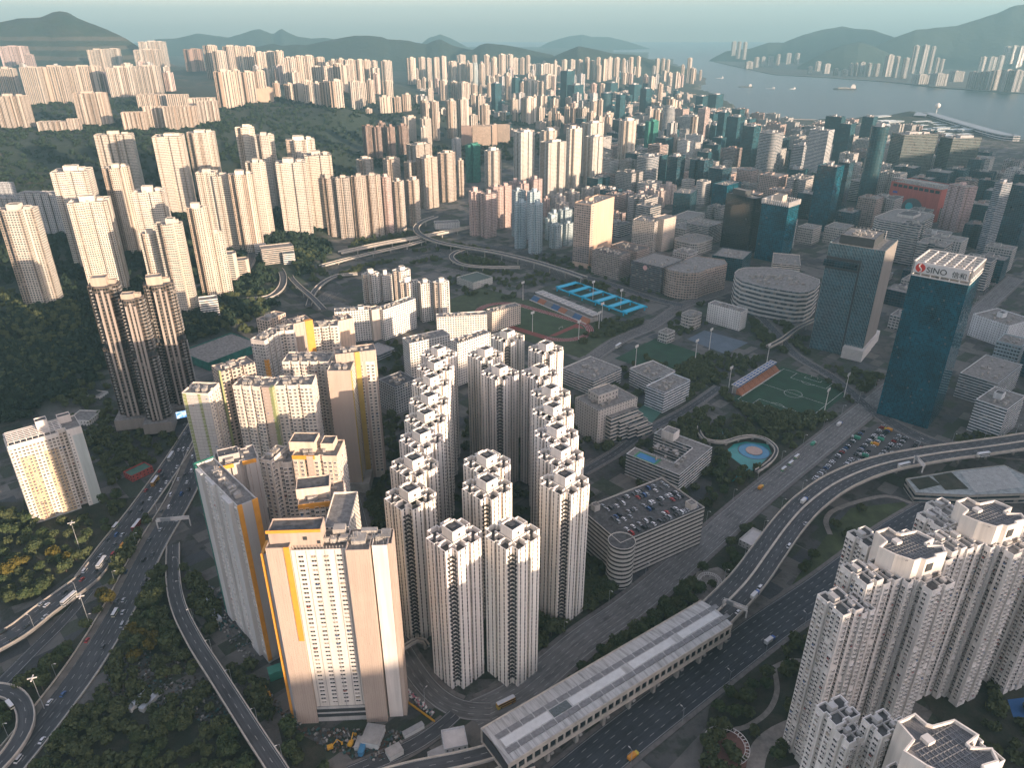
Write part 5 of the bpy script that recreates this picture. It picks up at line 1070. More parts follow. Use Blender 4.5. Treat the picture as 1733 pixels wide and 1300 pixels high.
# ---------------------------------------------------------------- roads
def road_mat(w, lanes, asphalt=(.042,.044,.047), yellow=False, key=''):
    nm = f'asphalt_{int(w)}_{lanes}{key}'
    if nm in MATS: return MATS[nm]
    t = NT(nm); u, v = t.uv(); pos = t.geo(); n = t.noise(.07, 8, pos); n2 = t.noise(1.0, 3, t.scale(t.comb(u, v), .03, 1.1, 1))
    c = t.mix(t.ramp(n, .3, .7), tuple(a*.7 for a in asphalt), tuple(a*1.6 for a in asphalt)); c = t.mix(t.ramp(n2, .42, .7, 0, .75), c, tuple(a*2.3 for a in asphalt))
    lw = w/lanes; q = t.math('DIVIDE', v, lw); fq = t.math('ABSOLUTE', t.math('SUBTRACT', q, t.math('ROUND', q)))
    ln = t.math('LESS_THAN', fq, .11/lw); dash = t.math('LESS_THAN', t.math('FRACT', t.math('DIVIDE', u, 9.0)), .38)
    inn = t.math('MULTIPLY', t.math('GREATER_THAN', v, lw*.5), t.math('LESS_THAN', v, w - lw*.5))
    edge = t.math('LESS_THAN', t.math('ABSOLUTE', t.math('SUBTRACT', t.math('ABSOLUTE', t.math('SUBTRACT', v, w/2)), w/2-.7)), .13)
    mk = t.math('MAXIMUM', t.math('MULTIPLY', t.math('MULTIPLY', ln, dash), inn), edge)
    mk = t.math('MULTIPLY', mk, t.ramp(t.noise(.6, 3, pos), .3, .6, .55, 1))
    c = t.mix(mk, c, (.42, .42, .4)); t.base(c); t.rough(.85); MATS[nm] = t.mat; return t.mat
ROADP = []
ROADS = {}
PAVE = []; NROAD = [0]
def resample(c, step):
    out = [c[0]]; 
    for i in range(1, len(c)):
        a, b = np.array(out[-1]), np.array(c[i]); L = np.linalg.norm(b-a)
        while L >= step: a = a + (b-a)*step/L; out.append(tuple(a)); L = np.linalg.norm(b-a)
    out.append(c[-1]); return out
def strip_mesh(name, c, w, z0, mat, parent=None, off=0.0, thick=0.0, uvw=True, side=None):
    L, Rr = ribbon_pts(c, w) if not off else ribbon_pts([(a, b, z) for a, b, z in offset_line(c, off)], w)
    mb = MB(); s = 0
    for i in range(len(c)-1):
        l = math.hypot(c[i+1][0]-c[i][0], c[i+1][1]-c[i][1])
        a, b, d, e = [(p[0], p[1], p[2]+z0) for p in (Rr[i], Rr[i+1], L[i+1], L[i])]
        mb.face([a, b, d, e], 0, [(s, 0), (s+l, 0), (s+l, w), (s, w)]); s += l
        if thick:
            sm = 0 if side is None else 1
            A_, B_, D_, E_ = [(p[0], p[1], p[2]-thick) for p in (a, b, d, e)]
            mb.face([A_, B_, b, a], sm); mb.face([D_, E_, e, d], sm); mb.face([E_, D_, B_, A_], sm)
    return mb.build(name, [mat] if side is None else [mat, side], parent)
def offset_line(c, off):
    L, Rr = ribbon_pts(c, abs(off)*2); return L if off > 0 else Rr
def road(name, label, px, w, lanes, z=0.0, pave=2.6, drape=False, key='', asphalt=(.042,.044,.047), lift=.05):
    c = smooth(path(px, z), 8); c = resample(c, 6)
    if drape: c = [(a, b, gz(a, b)+.25) for a, b, _ in c]
    o = strip_mesh('road', c, w, lift+.011*NROAD[0], road_mat(w, lanes, asphalt, key=key)); tag(o, label, 'road', kind='structure')
    if pave: PAVE.append((name, c, w, pave))
    NROAD[0] += 1
    for p in c: ROADP.append((p[0], p[1], w/2+pave+1))
    ROADS[name] = (c, w, lanes); return c
M_pave = plain('pavement_concrete', (.14,.13,.12), .85, .25, .3)
M_par = plain('parapet_concrete', (.5,.45,.38), .85, .2, .2)
def flyover(name, label, px, w, lanes, z, px0=True, pier=32, par=1.0, median=False, zs=None, g=None):
    if zs: c = [(*P(u, v, zz), zz) for (u, v), zz in zip(px, zs)]
    else: c = path(px, z)
    c = resample(smooth(c, 10), 5); x0, y0, _ = c[len(c)//2]
    t = thing('flyover', label, 'flyover', (x0, y0, 0)); cl = [(a-x0, b-y0, zz) for a, b, zz in c]
    strip_mesh('deck', cl, w, 0, road_mat(w, lanes, key='f'), t, thick=1.5, side=M_conc)
    for s in (1, -1): strip_mesh('parapet', offset_line(cl, s*(w/2-.25)), .5, par, M_par, t, thick=par)
    if median: strip_mesh('median_barrier', [(a, b, zz) for a, b, zz in cl], 1.4, .9, M_par, t, thick=.9)
    k = 0; d = 0
    for i in range(1, len(cl)):
        d += math.dist(cl[i], cl[i-1])
        if d > pier:
            d = 0; a, b = cl[i][:2]; zz = cl[i][2]; g0 = gz(a+x0, b+y0)
            if zz - g0 < 3: continue
            m = MB(); m.tube((a, b, g0-1), (a, b, zz-2.4), 1.0, 1.0, 8); tx, ty = cl[i][0]-cl[i-1][0], cl[i][1]-cl[i-1][1]; m.rbox(a, b, zz-2.6, zz-1.4, 1.8, w*.7, math.atan2(ty, tx)); m.build('pier', M_conc, t)
    for p in c:
        if p[2] < 40: ROADP.append((p[0], p[1], w/2+1.5))
    ROADS[name] = (c, w, lanes); return t
road('left_motorway', 'left carriageway of the motorway curving to the left edge', [(352,690),(322,738),(292,785),(264,825),(230,872),(191,921),(149,978)], 17, 4, pave=0)
flyover('left_bridge', 'curved bridge carrying the motorway out at the left edge', [(170,952),(149,978),(112,1006),(72,1035),(30,1068),(-20,1096),(-70,1125)], 17, 4, 0, zs=[.4,.8,2.5,4.5,5.5,6,6])
road('right_motorway', 'right carriageway of the motorway running to the bottom left', [(368,700),(336,770),(306,840),(256,925),(200,1034),(143,1127),(72,1222),(8,1300),(-40,1360)], 21, 5, pave=0, key='m')
road('under_road', 'service road passing under the left bridge', [(150,1000),(106,1052),(53,1105),(0,1158),(-40,1190)], 9, 2, pave=0)
flyover('left_loop', 'tight loop ramp at the bottom left corner', [(-30,1166),(0,1168),(26,1177),(42,1200),(43,1226),(32,1252),(12,1280),(-12,1305)], 9, 2, 4)
flyover('slim_flyover', 'slim two lane flyover sweeping down left of the front tower', [(293,922),(293,980),(303,1030),(330,1085),(365,1140),(400,1195),(435,1250),(468,1300),(495,1345)], 9.5, 2, 8, zs=[1.5,4,6,8,8,8,8,8,8])
flyover('main_flyover', 'broad curving flyover with a median barrier at right', [(1205,1045),(1262,987),(1302,932),(1335,887),(1370,850),(1420,815),(1490,787),(1580,769),(1660,758),(1740,746),(1860,726)], 23, 6, 13, median=True, pier=30, par=1.6)
flyover('enclosure_ramp', 'upper ramp entering the covered road at bottom centre', [(880,1258),(840,1270),(780,1286),(700,1302),(640,1318)], 9, 2, 11); flyover('lower_ramp', 'lower ramp leaving the covered road at bottom centre', [(900,1288),(870,1300),(820,1330)], 9, 2, 11)
road('main_street', 'wide main street running diagonally past the central estate', [(800,1212),(880,1172),(985,1085),(1063,1030),(1130,975),(1205,908),(1292,832),(1400,745),(1478,682),(1540,630),(1620,560),(1720,470)], 21, 6, asphalt=(.1,.098,.094), key='s')
road('dark_street', 'dark dual carriageway right of the covered road', [(940,1345),(1030,1270),(1110,1207),(1230,1115),(1300,1062),(1390,1000),(1440,962),(1520,900),(1640,830)], 25, 6, key='d', asphalt=(.028,.032,.037))
road('curved_street', 'street curving between the front tower and the central estate', [(830,1205),(790,1203),(755,1190),(722,1162),(690,1117),(662,1066),(640,1010),(622,950),(606,880),(590,825)], 13, 3, asphalt=(.085,.083,.08), key='c')
road('site_road', 'short road to the construction yard', [(770,1210),(745,1232),(700,1262),(650,1285),(590,1310)], 9, 2, pave=1.5)
road('cross_street', 'cross street in front of the blue glass tower', [(1470,690),(1530,728),(1600,755),(1690,767),(1780,776)], 15, 4); road('north_street', 'street along the dark green pitch', [(960,640),(1040,580),(1102,552),(1156,517),(1227,492),(1300,452)], 16, 4, asphalt=(.075,.07,.066), key='n'); road('mall_street', 'street before the brown office blocks', [(1156,517),(1100,504),(1010,474),(900,448)], 13, 3)
road('school_street', 'street between the schools and the park', [(985,800),(1040,768),(1093,731),(1160,695),(1218,655)], 9, 2); road('interchange_road', 'wide road through the interchange', [(330,720),(400,620),(470,590),(515,540),(555,500),(620,465),(700,440),(790,425),(880,440),(960,472)], 24, 6, pave=0, asphalt=(.05,.048,.046), key='i')
road('slip_road', 'slip road through the interchange', [(560,456),(640,433),(720,421),(800,433),(900,456)], 12, 3, pave=0, key='i', asphalt=(.06,.057,.053)); road('lower_slip_road', 'lower slip road behind the white slabs', [(505,560),(532,516),(575,486),(640,466),(720,451),(790,463)], 13, 3, pave=0, key='i', asphalt=(.06,.057,.053)); road('back_street', 'street between the pitch and the grey glass tower', [(1245,492),(1310,560),(1345,600),(1410,640),(1470,690)], 11, 3); road('hill_road', 'road bending below the left estate', [(290,530),(350,508),(402,492),(424,470),(430,450),(418,434)], 11, 3, drape=True, key='h'); road('north_loop_road', 'road beyond the loop ramps', [(560,430),(640,425),(700,424),(770,410),(850,420),(930,430)], 12, 3, pave=0)
flyover('rail_viaduct', 'sunlit rail viaduct before the warm estate', [(575,428),(644,413),(712,401),(800,384)], 11, 2, 9, par=2.4); flyover('far_ramp', 'long ramp rising below the rail viaduct', [(542,450),(620,430),(688,415),(726,404)], 9, 2, 8); flyover('big_curve', 'big curved flyover crossing the interchange', [(738,366),(716,374),(704,385),(712,397),(740,409),(780,417),(840,427),(900,441),(950,456),(990,470)], 11, 2, 12); flyover('oval_loop', 'oval loop ramp at the interchange', [(850,428),(800,421),(775,425),(764,433),(770,442),(790,449),(830,452),(880,452)], 8, 2, 7)
flyover('hairpin', 'hairpin flyover at the foot of the left estate', [(425,454),(450,448),(470,453),(479,466),(477,484),(462,499),(440,505),(412,507),(375,516)], 10, 2, 16); flyover('s_ramp', 's shaped ramp beside the hairpin flyover', [(492,446),(489,456),(493,470),(508,486),(528,503),(548,524)], 8, 2, 12); flyover('outer_ramp', 'outer curved ramp behind the white slabs', [(605,463),(572,466),(547,478),(530,496),(522,518)], 8, 2, 7)
flyover('foot_flyover', 'narrow sunlit walkway bridge left of the grey glass tower', [(1300,587),(1325,574),(1350,556),(1380,541)], 6, 1, 8, par=1.4)
def pavements():
    rp = {n: np.array([(p[0], p[1]) for p in c]) for n, (c, w, l) in ROADS.items() if c[len(c)//2][2] < 1}
    for name, c, w, pw in PAVE:
        for s in (1, -1):
            run = []; runs = []
            for a, b, zz in offset_line(c, s*(w/2+pw/2)):
                hit = any(((q[:,0]-a)**2 + (q[:,1]-b)**2).min() < (ROADS[n][1]/2+1.2)**2 for n, q in rp.items() if n != name)
                if hit:
                    if len(run) > 2: runs.append(run)
                    run = []
                else: run.append((a, b, zz))
            if len(run) > 2: runs.append(run)
            for r_ in runs: tag(strip_mesh('pavement', r_, pw, .3, M_pave, thick=.35), 'concrete pavement with a kerb along the ' + name.replace('_', ' '), 'pavement', kind='structure')
pavements()
def wall_line(name, label, road_, off, h, mat, lo=0, hi=1):
    c, w, n = ROADS[road_]; k = len(c); q = offset_line(c[int(k*lo):int(k*hi)], off); tag(strip_mesh(name, q, .6, h, mat, thick=h), label, 'barrier', kind=None)
wall_line('barrier_wall', 'concrete barrier along the right side of the left motorway carriageway', 'left_motorway', -9.2, 1.1, M_par); wall_line('barrier_wall', 'concrete barrier along the left side of the left motorway carriageway', 'left_motorway', 9.2, 1.1, M_par); wall_line('barrier_wall', 'concrete barrier along the left side of the right motorway carriageway', 'right_motorway', 11.2, 1.1, M_par); wall_line('barrier_wall', 'concrete barrier along the right side of the right motorway carriageway', 'right_motorway', -11.2, 1.1, M_par)
q_ = [(a, b, zz) for a, b, zz in offset_line(ROADS['right_motorway'][0], -8.3)]; tag(strip_mesh('hard_shoulder', q_, 4.2, .19, plain('shoulder_concrete', (.15,.135,.115), .9, .3, .15)), 'pale concrete shoulder of the right motorway carriageway', 'road', kind='structure')
# ---------------------------------------------------------------- the covered road at bottom centre
a0 = np.array(P(842, 1258, 22)); a1 = np.array(P(1213, 1034, 22)); dv = a1-a0; LT = float(np.linalg.norm(dv)); yw = math.atan2(dv[1], dv[0])
t = thing('noise_enclosure', 'long road enclosure with a white panelled roof at bottom centre', 'road cover', (a0[0], a0[1], 0), yw); ENC = (a0, yw, LT)
WE = 12.5
t_ = NT('enclosure_roof_panels'); u_, v_ = t_.uv(); rib = t_.math('LESS_THAN', t_.math('FRACT', t_.math('DIVIDE', u_, 2.2)), .1); n_ = t_.noise(1.0, 3, t_.scale(t_.comb(u_, v_), .5, .06, 1)); dirt = t_.ramp(n_, .45, .7, 0, .8)
c_ = t_.mix(rib, (.5,.5,.48), (.34,.34,.33)); t_.base(t_.mix(dirt, c_, (.2,.195,.18))); t_.rough(.5); M_encr = t_.mat
def roof_z(y): return 22.5 - .9*(abs(y)/WE)**2*2
m = MB(); ys = np.linspace(-WE, WE, 9)
for i in range(8):
    za, zb = roof_z(ys[i]), roof_z(ys[i+1]); m.face([(-2+abs(ys[i])*.1,ys[i],za),(LT,ys[i],za),(LT,ys[i+1],zb),(-2+abs(ys[i+1])*.1,ys[i+1],zb)], 0, [(0,ys[i]),(LT,ys[i]),(LT,ys[i+1]),(0,ys[i+1])])
    m.face([(-2,ys[i],za-.5),(-2,ys[i+1],zb-.5),(LT,ys[i+1],zb-.5),(LT,ys[i],za-.5)], 0)
m.build('roof', M_encr, t)
def roof_strip(name, y0, y1, x0, x1, up, mat, n=1):
    mm = MB(); mm.box(x0, x1, y0, y1, min(roof_z(y0), roof_z(y1))-.3, max(roof_z(y0), roof_z(y1))+up); return mm.build(name, mat, t)
M_gp = plain('grey_roof_panel', (.2,.2,.2), .6, .25, .5); M_wp = plain('white_roof_panel', (.62,.63,.61), .5, .1, .3)
for k in range(21): roof_strip('grey_panel', 1.0, 4.2, 1+k*8, 8.3+k*8, .05, M_gp); roof_strip('grey_panel', -8.2, -5.2, 1+k*8, 8.3+k*8, .05, M_gp)
for x0, x1 in ((2, 32), (46, 84), (90, 124), (130, LT-2)): roof_strip('white_panel', -4.6, .4, x0, x1, .07, M_wp)
roof_strip('glazed_panel', -4.6, .4, 33, 45, .06, plain('roof_light_glass', (.1,.12,.12), .2, .6, 1.2))
for x in (45, 87, 127): roof_strip('cross_rib', -WE, WE, x-.4, x+.4, .12, M_trim)
for s in (-1, 1): roof_strip('eaves', s*WE-.4, s*WE+.4, -2, LT, .1, M_par)
m = MB(); m.box(-2, LT, -WE, WE, 10.0, 11.6, 0, bot=True); m.box(-2, LT, -WE-.4, -WE, 10.5, 13.6, 0); m.box(-2, LT, -WE-.3, -WE, 18.2, 21.2, 0); m.box(-2, LT, WE, WE+.4, 10.5, 21.2, 0)
for k in range(34): x = -2+k*LT/33; m.box(x, x+1.2, -WE-.45, -WE+.1, 13.6, 18.2, 0)
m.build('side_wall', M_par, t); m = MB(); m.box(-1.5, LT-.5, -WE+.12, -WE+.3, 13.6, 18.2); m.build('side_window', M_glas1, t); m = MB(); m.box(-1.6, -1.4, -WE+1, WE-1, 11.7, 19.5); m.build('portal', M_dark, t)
for k in range(9):
    x = 6+k*(LT-10)/8; m = MB(); m.box(x-1, x+1, -WE+2, -WE+4.5, -1, 10); m.box(x-1, x+1, WE-5, WE-2.5, -1, 10); m.box(x-.9, x+.9, -WE-1, WE-2, 8.6, 10.1); m.build('pier', M_conc, t)
n_ = 20
for k in range(n_): ROADP.append((a0[0]+dv[0]*k/n_, a0[1]+dv[1]*k/n_, 15))
# ---------------------------------------------------------------- ground patches
def patch(name, label, px, mat, z=.03, lift_terrain=False):
    m = MB(); q = [P(u, v) for u, v in px]; ar = sum(q[i-1][0]*q[i][1]-q[i][0]*q[i-1][1] for i in range(len(q))); q = q if ar > 0 else q[::-1]
    m.face([(a, b, z) for a, b in q]); return tag(m.build(name, mat), label, name.replace('_', ' '), kind='structure')
t_ = NT('planted_soil'); ps = t_.geo(); n1 = t_.noise(.08, 6, ps); n2 = t_.noise(.6, 4, ps); cc = t_.mix(t_.ramp(n1,.4,.62), (.02,.028,.016), (.05,.047,.033)); cc = t_.mix(t_.ramp(n2,.5,.75,0,.6), cc, (.018,.03,.012)); t_.base(cc); t_.rough(.95); t_.bump(n2,.8,.8); M_soil = t_.mat
M_lawn = plain('lawn_grass', (.045,.06,.024), .95, .4, .1); M_turf = plain('artificial_turf', (.012,.05,.023), .9, .3, .06); M_track = plain('running_track_red', (.2,.05,.04), .9, .12, .2); M_park = plain('car_park_tarmac', (.085,.082,.08), .9, .25, .1)
ZONES = {'left park': [(-40,850),(110,850),(230,842),(215,890),(130,965),(60,1015),(-40,1045)], 'motorway strip': [(228,950),(195,1005),(150,1060),(60,1145),(-20,1215),(-20,1260),(80,1175),(160,1070),(215,990)], 'triangle': [(262,955),(288,940),(292,990),(305,1055),(335,1110),(300,1125),(230,1105),(196,1085)], 'bottom wood': [(70,1262),(150,1185),(240,1200),(420,1235),(465,1310),(40,1330)],
 'yard edge': [(470,1225),(545,1262),(560,1310),(490,1310)], 'estate front': [(680,1045),(735,1095),(790,1150),(870,1150),(960,1078),(1050,1010),(1000,985),(900,1060),(760,1060)], 'median': [(910,1180),(1040,1082),(1165,978),(1195,1015),(1100,1080),(950,1190)], 'pool park': [(1150,900),(1205,820),(1190,725),(1240,705),(1330,725),(1400,712),(1370,750),(1270,832),(1185,895)], 'flyover garden': [(1165,1000),(1215,930),(1270,870),(1300,880),(1260,960),(1200,1020)],
 'round lawn': [(1400,905),(1440,860),(1530,850),(1560,890),(1470,925),(1400,1000),(1340,990)], 'estate garden': [(1200,1200),(1330,1080),(1400,1020),(1370,1290),(1180,1330)], 'left slope': [(-40,515),(130,530),(175,640),(200,720),(320,700),(270,770),(200,830),(110,700),(-40,700)], 'estate left': [(300,545),(470,505),(445,560),(330,590)], 'pitch belt': [(1010,640),(1180,640),(1245,690),(1300,735),(1440,705),(1330,700),(1240,680),(1180,600),(1130,640)], 'track belt': [(960,590),(1040,570),(1090,545),(1020,540)], 'interchange wood': [(470,450),(560,430),(560,470),(530,490),(500,470)], 'loop wood': [(770,430),(850,432),(860,450),(780,447)], 'verge': [(590,430),(700,418),(760,402),(700,392),(600,408)], 'south garden': [(1560,1180),(1733,1120),(1760,1300),(1640,1300)]}
for k, q in ZONES.items():
    if k not in ('left slope', 'interchange wood', 'estate left'): patch('planted_ground', 'dark planted ground of the ' + k, q, M_soil if k != 'round lawn' else M_lawn)
# football pitch
pc = (299.7, 691.4); py_ = math.radians(45.7)
def loc2(x, y, c=pc, a=py_): return (c[0]+x*math.cos(a)-y*math.sin(a), c[1]+x*math.sin(a)+y*math.cos(a))
def flat(name, label, pts, mat, z, cat=None): m = MB(); m.face([(*p, z) for p in pts]); return tag(m.build(name, mat), label, cat or name.replace('_', ' '), kind='structure')
flat('football_pitch', 'dark green football pitch with white lines', [loc2(x, y) for x, y in ((-58,-41),(58,-41),(58,41),(-58,41))], M_turf, .06)
def lines(name, label, segs, w, c, a, z=.1, mat=None):
    m = MB()
    for s in segs:
        for i in range(len(s)-1):
            (x0, y0), (x1, y1) = s[i], s[i+1]; l = math.hypot(x1-x0, y1-y0) or 1; nx_, ny_ = -(y1-y0)/l*w/2, (x1-x0)/l*w/2
            m.face([(*loc2(x0-nx_, y0-ny_, c, a), z), (*loc2(x1-nx_, y1-ny_, c, a), z), (*loc2(x1+nx_, y1+ny_, c, a), z), (*loc2(x0+nx_, y0+ny_, c, a), z)][::-1][::-1])
    return tag(m.build(name, mat or plain('line_paint', (.55,.56,.53), .7, .15, .4)), label, 'pitch marking', kind='structure')
rect = lambda x0, x1, y0, y1: [(x0,y0),(x1,y0),(x1,y1),(x0,y1),(x0,y0)]
circ = lambda cx, cy, r, a0=0, a1=360, n=36: [(cx+r*math.cos(math.radians(a0+(a1-a0)*i/n)), cy+r*math.sin(math.radians(a0+(a1-a0)*i/n))) for i in range(n+1)]
pitch_segs = [rect(-52.5,52.5,-36,36), [(0,-36),(0,36)], circ(0,0,9.15), rect(-52.5,-36,-20,20), rect(36,52.5,-20,20), rect(-52.5,-47,-9,9), rect(47,52.5,-9,9), circ(-41.5,0,9.15,-53,53,14), circ(41.5,0,9.15,127,233,14)]
lines('pitch_marking', 'white football markings on the dark green pitch', pitch_segs, .38, pc, py_)
def goal(label, x, y, a, c=pc, ca=py_):
    t = thing('goal', label, 'goal', (*loc2(x, y, c, ca), 0), ca+a, 'football goals'); m = MB()
    for yy in (-3.7, 3.7): m.tube((0,yy,0),(0,yy,2.5),.12,n=5); m.tube((0,yy,2.5),(1.6,yy,0),.08,n=4)
    m.tube((0,-3.7,2.5),(0,3.7,2.5),.12,n=5); m.build('goal_frame', M_trim, t)
goal('white goal at the far end of the football pitch', 52.5, 0, 0); goal('white goal at the near end of the football pitch', -52.5, 0, PI)
def stand(label, x0, y0, x1, y1, depth, seats, roofm, flip=1):
    L_ = math.hypot(x1-x0, y1-y0); a = math.atan2(y1-y0, x1-x0); t = thing('grandstand', label, 'grandstand', ((x0+x1)/2, (y0+y1)/2, 0), a)
    for k in range(8):
        m = MB(); xa, xb = -L_/2+k*L_/8+.4, -L_/2+(k+1)*L_/8-.4
        for r_ in range(6): m.box(xa, xb, -flip*0-depth+ r_*1.2, -depth+(r_+1)*1.2, 0, 1.0+r_*.9)
        m.build('seat_block', seats[k % len(seats)], t)
    m = MB(); m.face([(-L_/2,-depth*.45,8.6),(L_/2,-depth*.45,8.6),(L_/2,depth*.35,9.6),(-L_/2,depth*.35,9.6)]); m.face([(-L_/2,depth*.35,9.2),(L_/2,depth*.35,9.2),(L_/2,-depth*.45,8.2),(-L_/2,-depth*.45,8.2)]); m.build('roof', roofm, t)
    m = MB(); 
    for k in range(13): x = -L_/2+k*L_/12; m.box(x-.2, x+.2, -depth*.45, depth*.35, 9.0, 9.9); m.box(x-.25, x+.25, depth*.1, depth*.1+.5, 0, 9)
    for q in (-.35, 0, .3): m.box(-L_/2, L_/2, depth*q-.3, depth*q+.3, 9.3, 9.75)
    m.build('roof_beam', M_trim, t); m = MB(); m.box(-L_/2, L_/2, -depth+7.4, depth*.2, 0, 6.2); m.build('rear_wall', M_conc, t); m = MB(); m.box(-L_/2, L_/2, -depth-.6, -depth-.1, 0, 1.3); m.build('front_rail', M_trim, t)
S_or = plain('orange_seats', (.4,.18,.1), .7, .3, 1.5); S_bl = plain('blue_seats', (.08,.16,.28), .7, .3, 1.5); S_gy = plain('grey_seats', (.25,.24,.22), .7, .3, 1.5)
stand('blue roofed stand with orange seats beside the football pitch', *loc2(-44,46), *loc2(44,46), 10, [S_or, S_or, S_or], plain('blue_metal_roof', (.08,.15,.3), .5, .2, .2))
stand('open stand of blue and orange seats beside the running track', 40, 1000, 112, 905, 18, [S_bl, S_or, S_gy], plain('pale_stand_roof', (.35,.34,.32), .7, .3, .3))
tc = ((60.7-4)/2+4, (876.5+930)/2); ta = math.radians(-39.8)
def oval(r, h=42): return [(h+r*math.cos(a), r*math.sin(a)) for a in np.linspace(-PI/2, PI/2, 24)] + [(-h-14+r*math.cos(a), r*math.sin(a)) for a in np.linspace(PI/2, 3*PI/2, 24)]
flat('sports_field', 'grass surrounding the running track', [loc2(x, y, tc, ta) for x, y in ((-150,-52),(112,-60),(116,56),(-150,60))], M_lawn, .04); flat('running_track', 'red running track oval', [loc2(x, y, tc, ta) for x, y in oval(41)], M_track, .09); flat('track_infield', 'green infield inside the running track', [loc2(x, y, tc, ta) for x, y in oval(31)], plain('infield_grass', (.035,.06,.022), .95, .3, .08), .13); flat('track_apron', 'red semicircle apron inside the running track', [loc2(x, y, tc, ta) for x, y in [(43,-29),(45,29)] + [(43+28*math.cos(a), 28*math.sin(a)) for a in np.linspace(PI/2*.9, PI/4, 8)] + [(52,14),(50,-24)]], M_track, .16)
lines('track_marking', 'pale lane lines on the running track', [oval(r_) for r_ in (40.6, 38, 35.5, 33, 31.2)], .22, tc, ta, .12); goal('white goal on the running track infield', 40, 0, 0, tc, ta)
flat('training_pitch', 'dark green training pitch beyond the main one', [P(1040,607), P(1109,573), P(1185,598), P(1122,634)], M_turf, .06); flat('hard_court', 'blue grey hard court behind the training pitch', [P(1163,574), P(1192,559), P(1266,580), P(1228,600)], plain('court_grey_blue', (.1,.13,.16), .85, .15, .1), .07); flat('hard_court', 'green school court by the stepped school', [P(1076,697), P(1092,683), P(1120,697), P(1098,722)], plain('school_court', (.05,.13,.1), .85, .15, .1), .07)
# turquoise framed courts
q = [np.array(P(*p, 0)) for p in ((944,496),(978,487),(1090,518),(1062,540))]
flat('sports_court', 'row of dark green courts under turquoise frames', q, plain('court_dark_green', (.03,.07,.05), .9, .25, .1), .07)
o0 = (q[0]+q[3])/2; ux = q[3]-q[0]; LU = float(np.linalg.norm(ux)); au = math.atan2(ux[1], ux[0]); WU = float(np.linalg.norm(q[1]-q[0]))
t = thing('court_canopy', 'turquoise canopy frames over the row of courts', 'canopy', (*((q[0]+q[1])/2*.5 + (q[2]+q[3])/2*.5), 0), au); M_tq = plain('turquoise_paint', (.01,.42,.62), .5, .1, .2)
for k in range(6):
    x = -LU/2 + k*LU/5.2; m = MB(); m.box(x-4.2, x+4.2, -WU/2, WU/2, 6, 7.0, 0, bot=True); m.box(x-2.6, x-1.8, -WU/2, -WU/2+2, 0, 6); m.box(x+1.8, x+2.6, WU/2-2, WU/2, 0, 6); m.build('canopy_bay', M_tq, t)
m = MB(); m.box(-LU/2, LU/2, -WU/2-1, -WU/2+.6, 4.5, 6.3); m.box(-LU/2, LU/2, WU/2-.6, WU/2+1, 4.5, 6.3); m.build('edge_beam', M_tq, t)
# pool
pq = P(1276, 764); CTRL.append((pq[0]-3, pq[1]-4, 30))
flat('pool', 'turquoise paddling pool in the park', [P(*p) for p in ((1228,764),(1242,752),(1262,748),(1300,752),(1306,768),(1292,782),(1278,794),(1262,805),(1238,816),(1250,800),(1258,790),(1240,776))], plain('turquoise_water', (.03,.24,.22), .15, .15, .1), .08)
t = thing('pool_island', 'round pale platform ringed by blue water in the park pool', 'pool', (*pq, 0))
for r_, z_, mt, nm in ((14.5, .16, M_dark, 'rim'), (13.8, .22, plain('blue_water', (.05,.22,.35), .15, .1, .2), 'water_ring'), (7.4, .9, plain('pink_paving', (.42,.31,.26), .8, .1, .4), 'platform')):
    m = MB(); m.prism([(r_*math.cos(a), r_*math.sin(a)) for a in np.linspace(0, 2*PI, 33)[:-1]], 0, z_, 0, 0); m.build(nm, mt, t)
flat('pool', 'small green pool above the paddling pool', [(P(1215,736)[0]+9*math.cos(a), P(1215,736)[1]+12*math.sin(a)) for a in np.linspace(0, 2*PI, 20)[:-1]], plain('green_water', (.03,.15,.13), .2, .2, .2), .07)
flyover('pool_walk', 'raised curved walkway wrapping round the pool', [(1183,722),(1184,733),(1196,745),(1225,748),(1250,741),(1275,738),(1298,744),(1314,760),(1308,776),(1292,790),(1280,797)], 3.6, 1, 4, par=.8, pier=14)
# open car park, terminus, little parks
CPK = [(1452,735),(1485,716),(1530,738),(1590,757),(1645,772),(1560,772),(1480,787),(1420,806),(1385,826),(1372,812),(1410,770)]
patch('car_park', 'open car park ground below the blue glass tower', CPK, M_park, .05)
t, h_, r_ = poly_block('bus_terminus', 'low terminus with a slatted glass and planted roof', 'terminus', [(1533,810),(1618,796),(1700,787),(1733,803),(1760,834),(1640,838),(1550,834)], (1550,834,850), M_off, (.4,.38,.33), clut=0, roof=plain('slatted_roof', (.26,.29,.28), .5, .35, .3), par=.5)
cx0, cy0 = t.location.x, t.location.y; m = MB()
for qd in (((1540,811),(1572,806),(1592,820),(1556,829)), ((1578,805),(1610,799),(1640,827),(1600,829))): m.face([(P(u, v, h_)[0]-cx0, P(u, v, h_)[1]-cy0, h_-.3) for u, v in qd][::-1])
m.build('planted_roof', M_soil, t)
m = MB(); A_ = np.array(P(1625,800,h_)); B_ = np.array(P(1712,790,h_)); C_ = np.array(P(1650,834,h_)); 
for k in range(26):
    a_ = A_+(C_-A_)*k/25; b_ = a_+(B_-A_)*.9; dd = (C_-A_)/25*.3; m.face([(*(a_-(cx0,cy0)), h_+.4), (*(a_+dd-(cx0,cy0)), h_+.4), (*(b_+dd-(cx0,cy0)), h_+.4), (*(b_-(cx0,cy0)), h_+.4)])
m.build('roof_slat', M_trim, t)
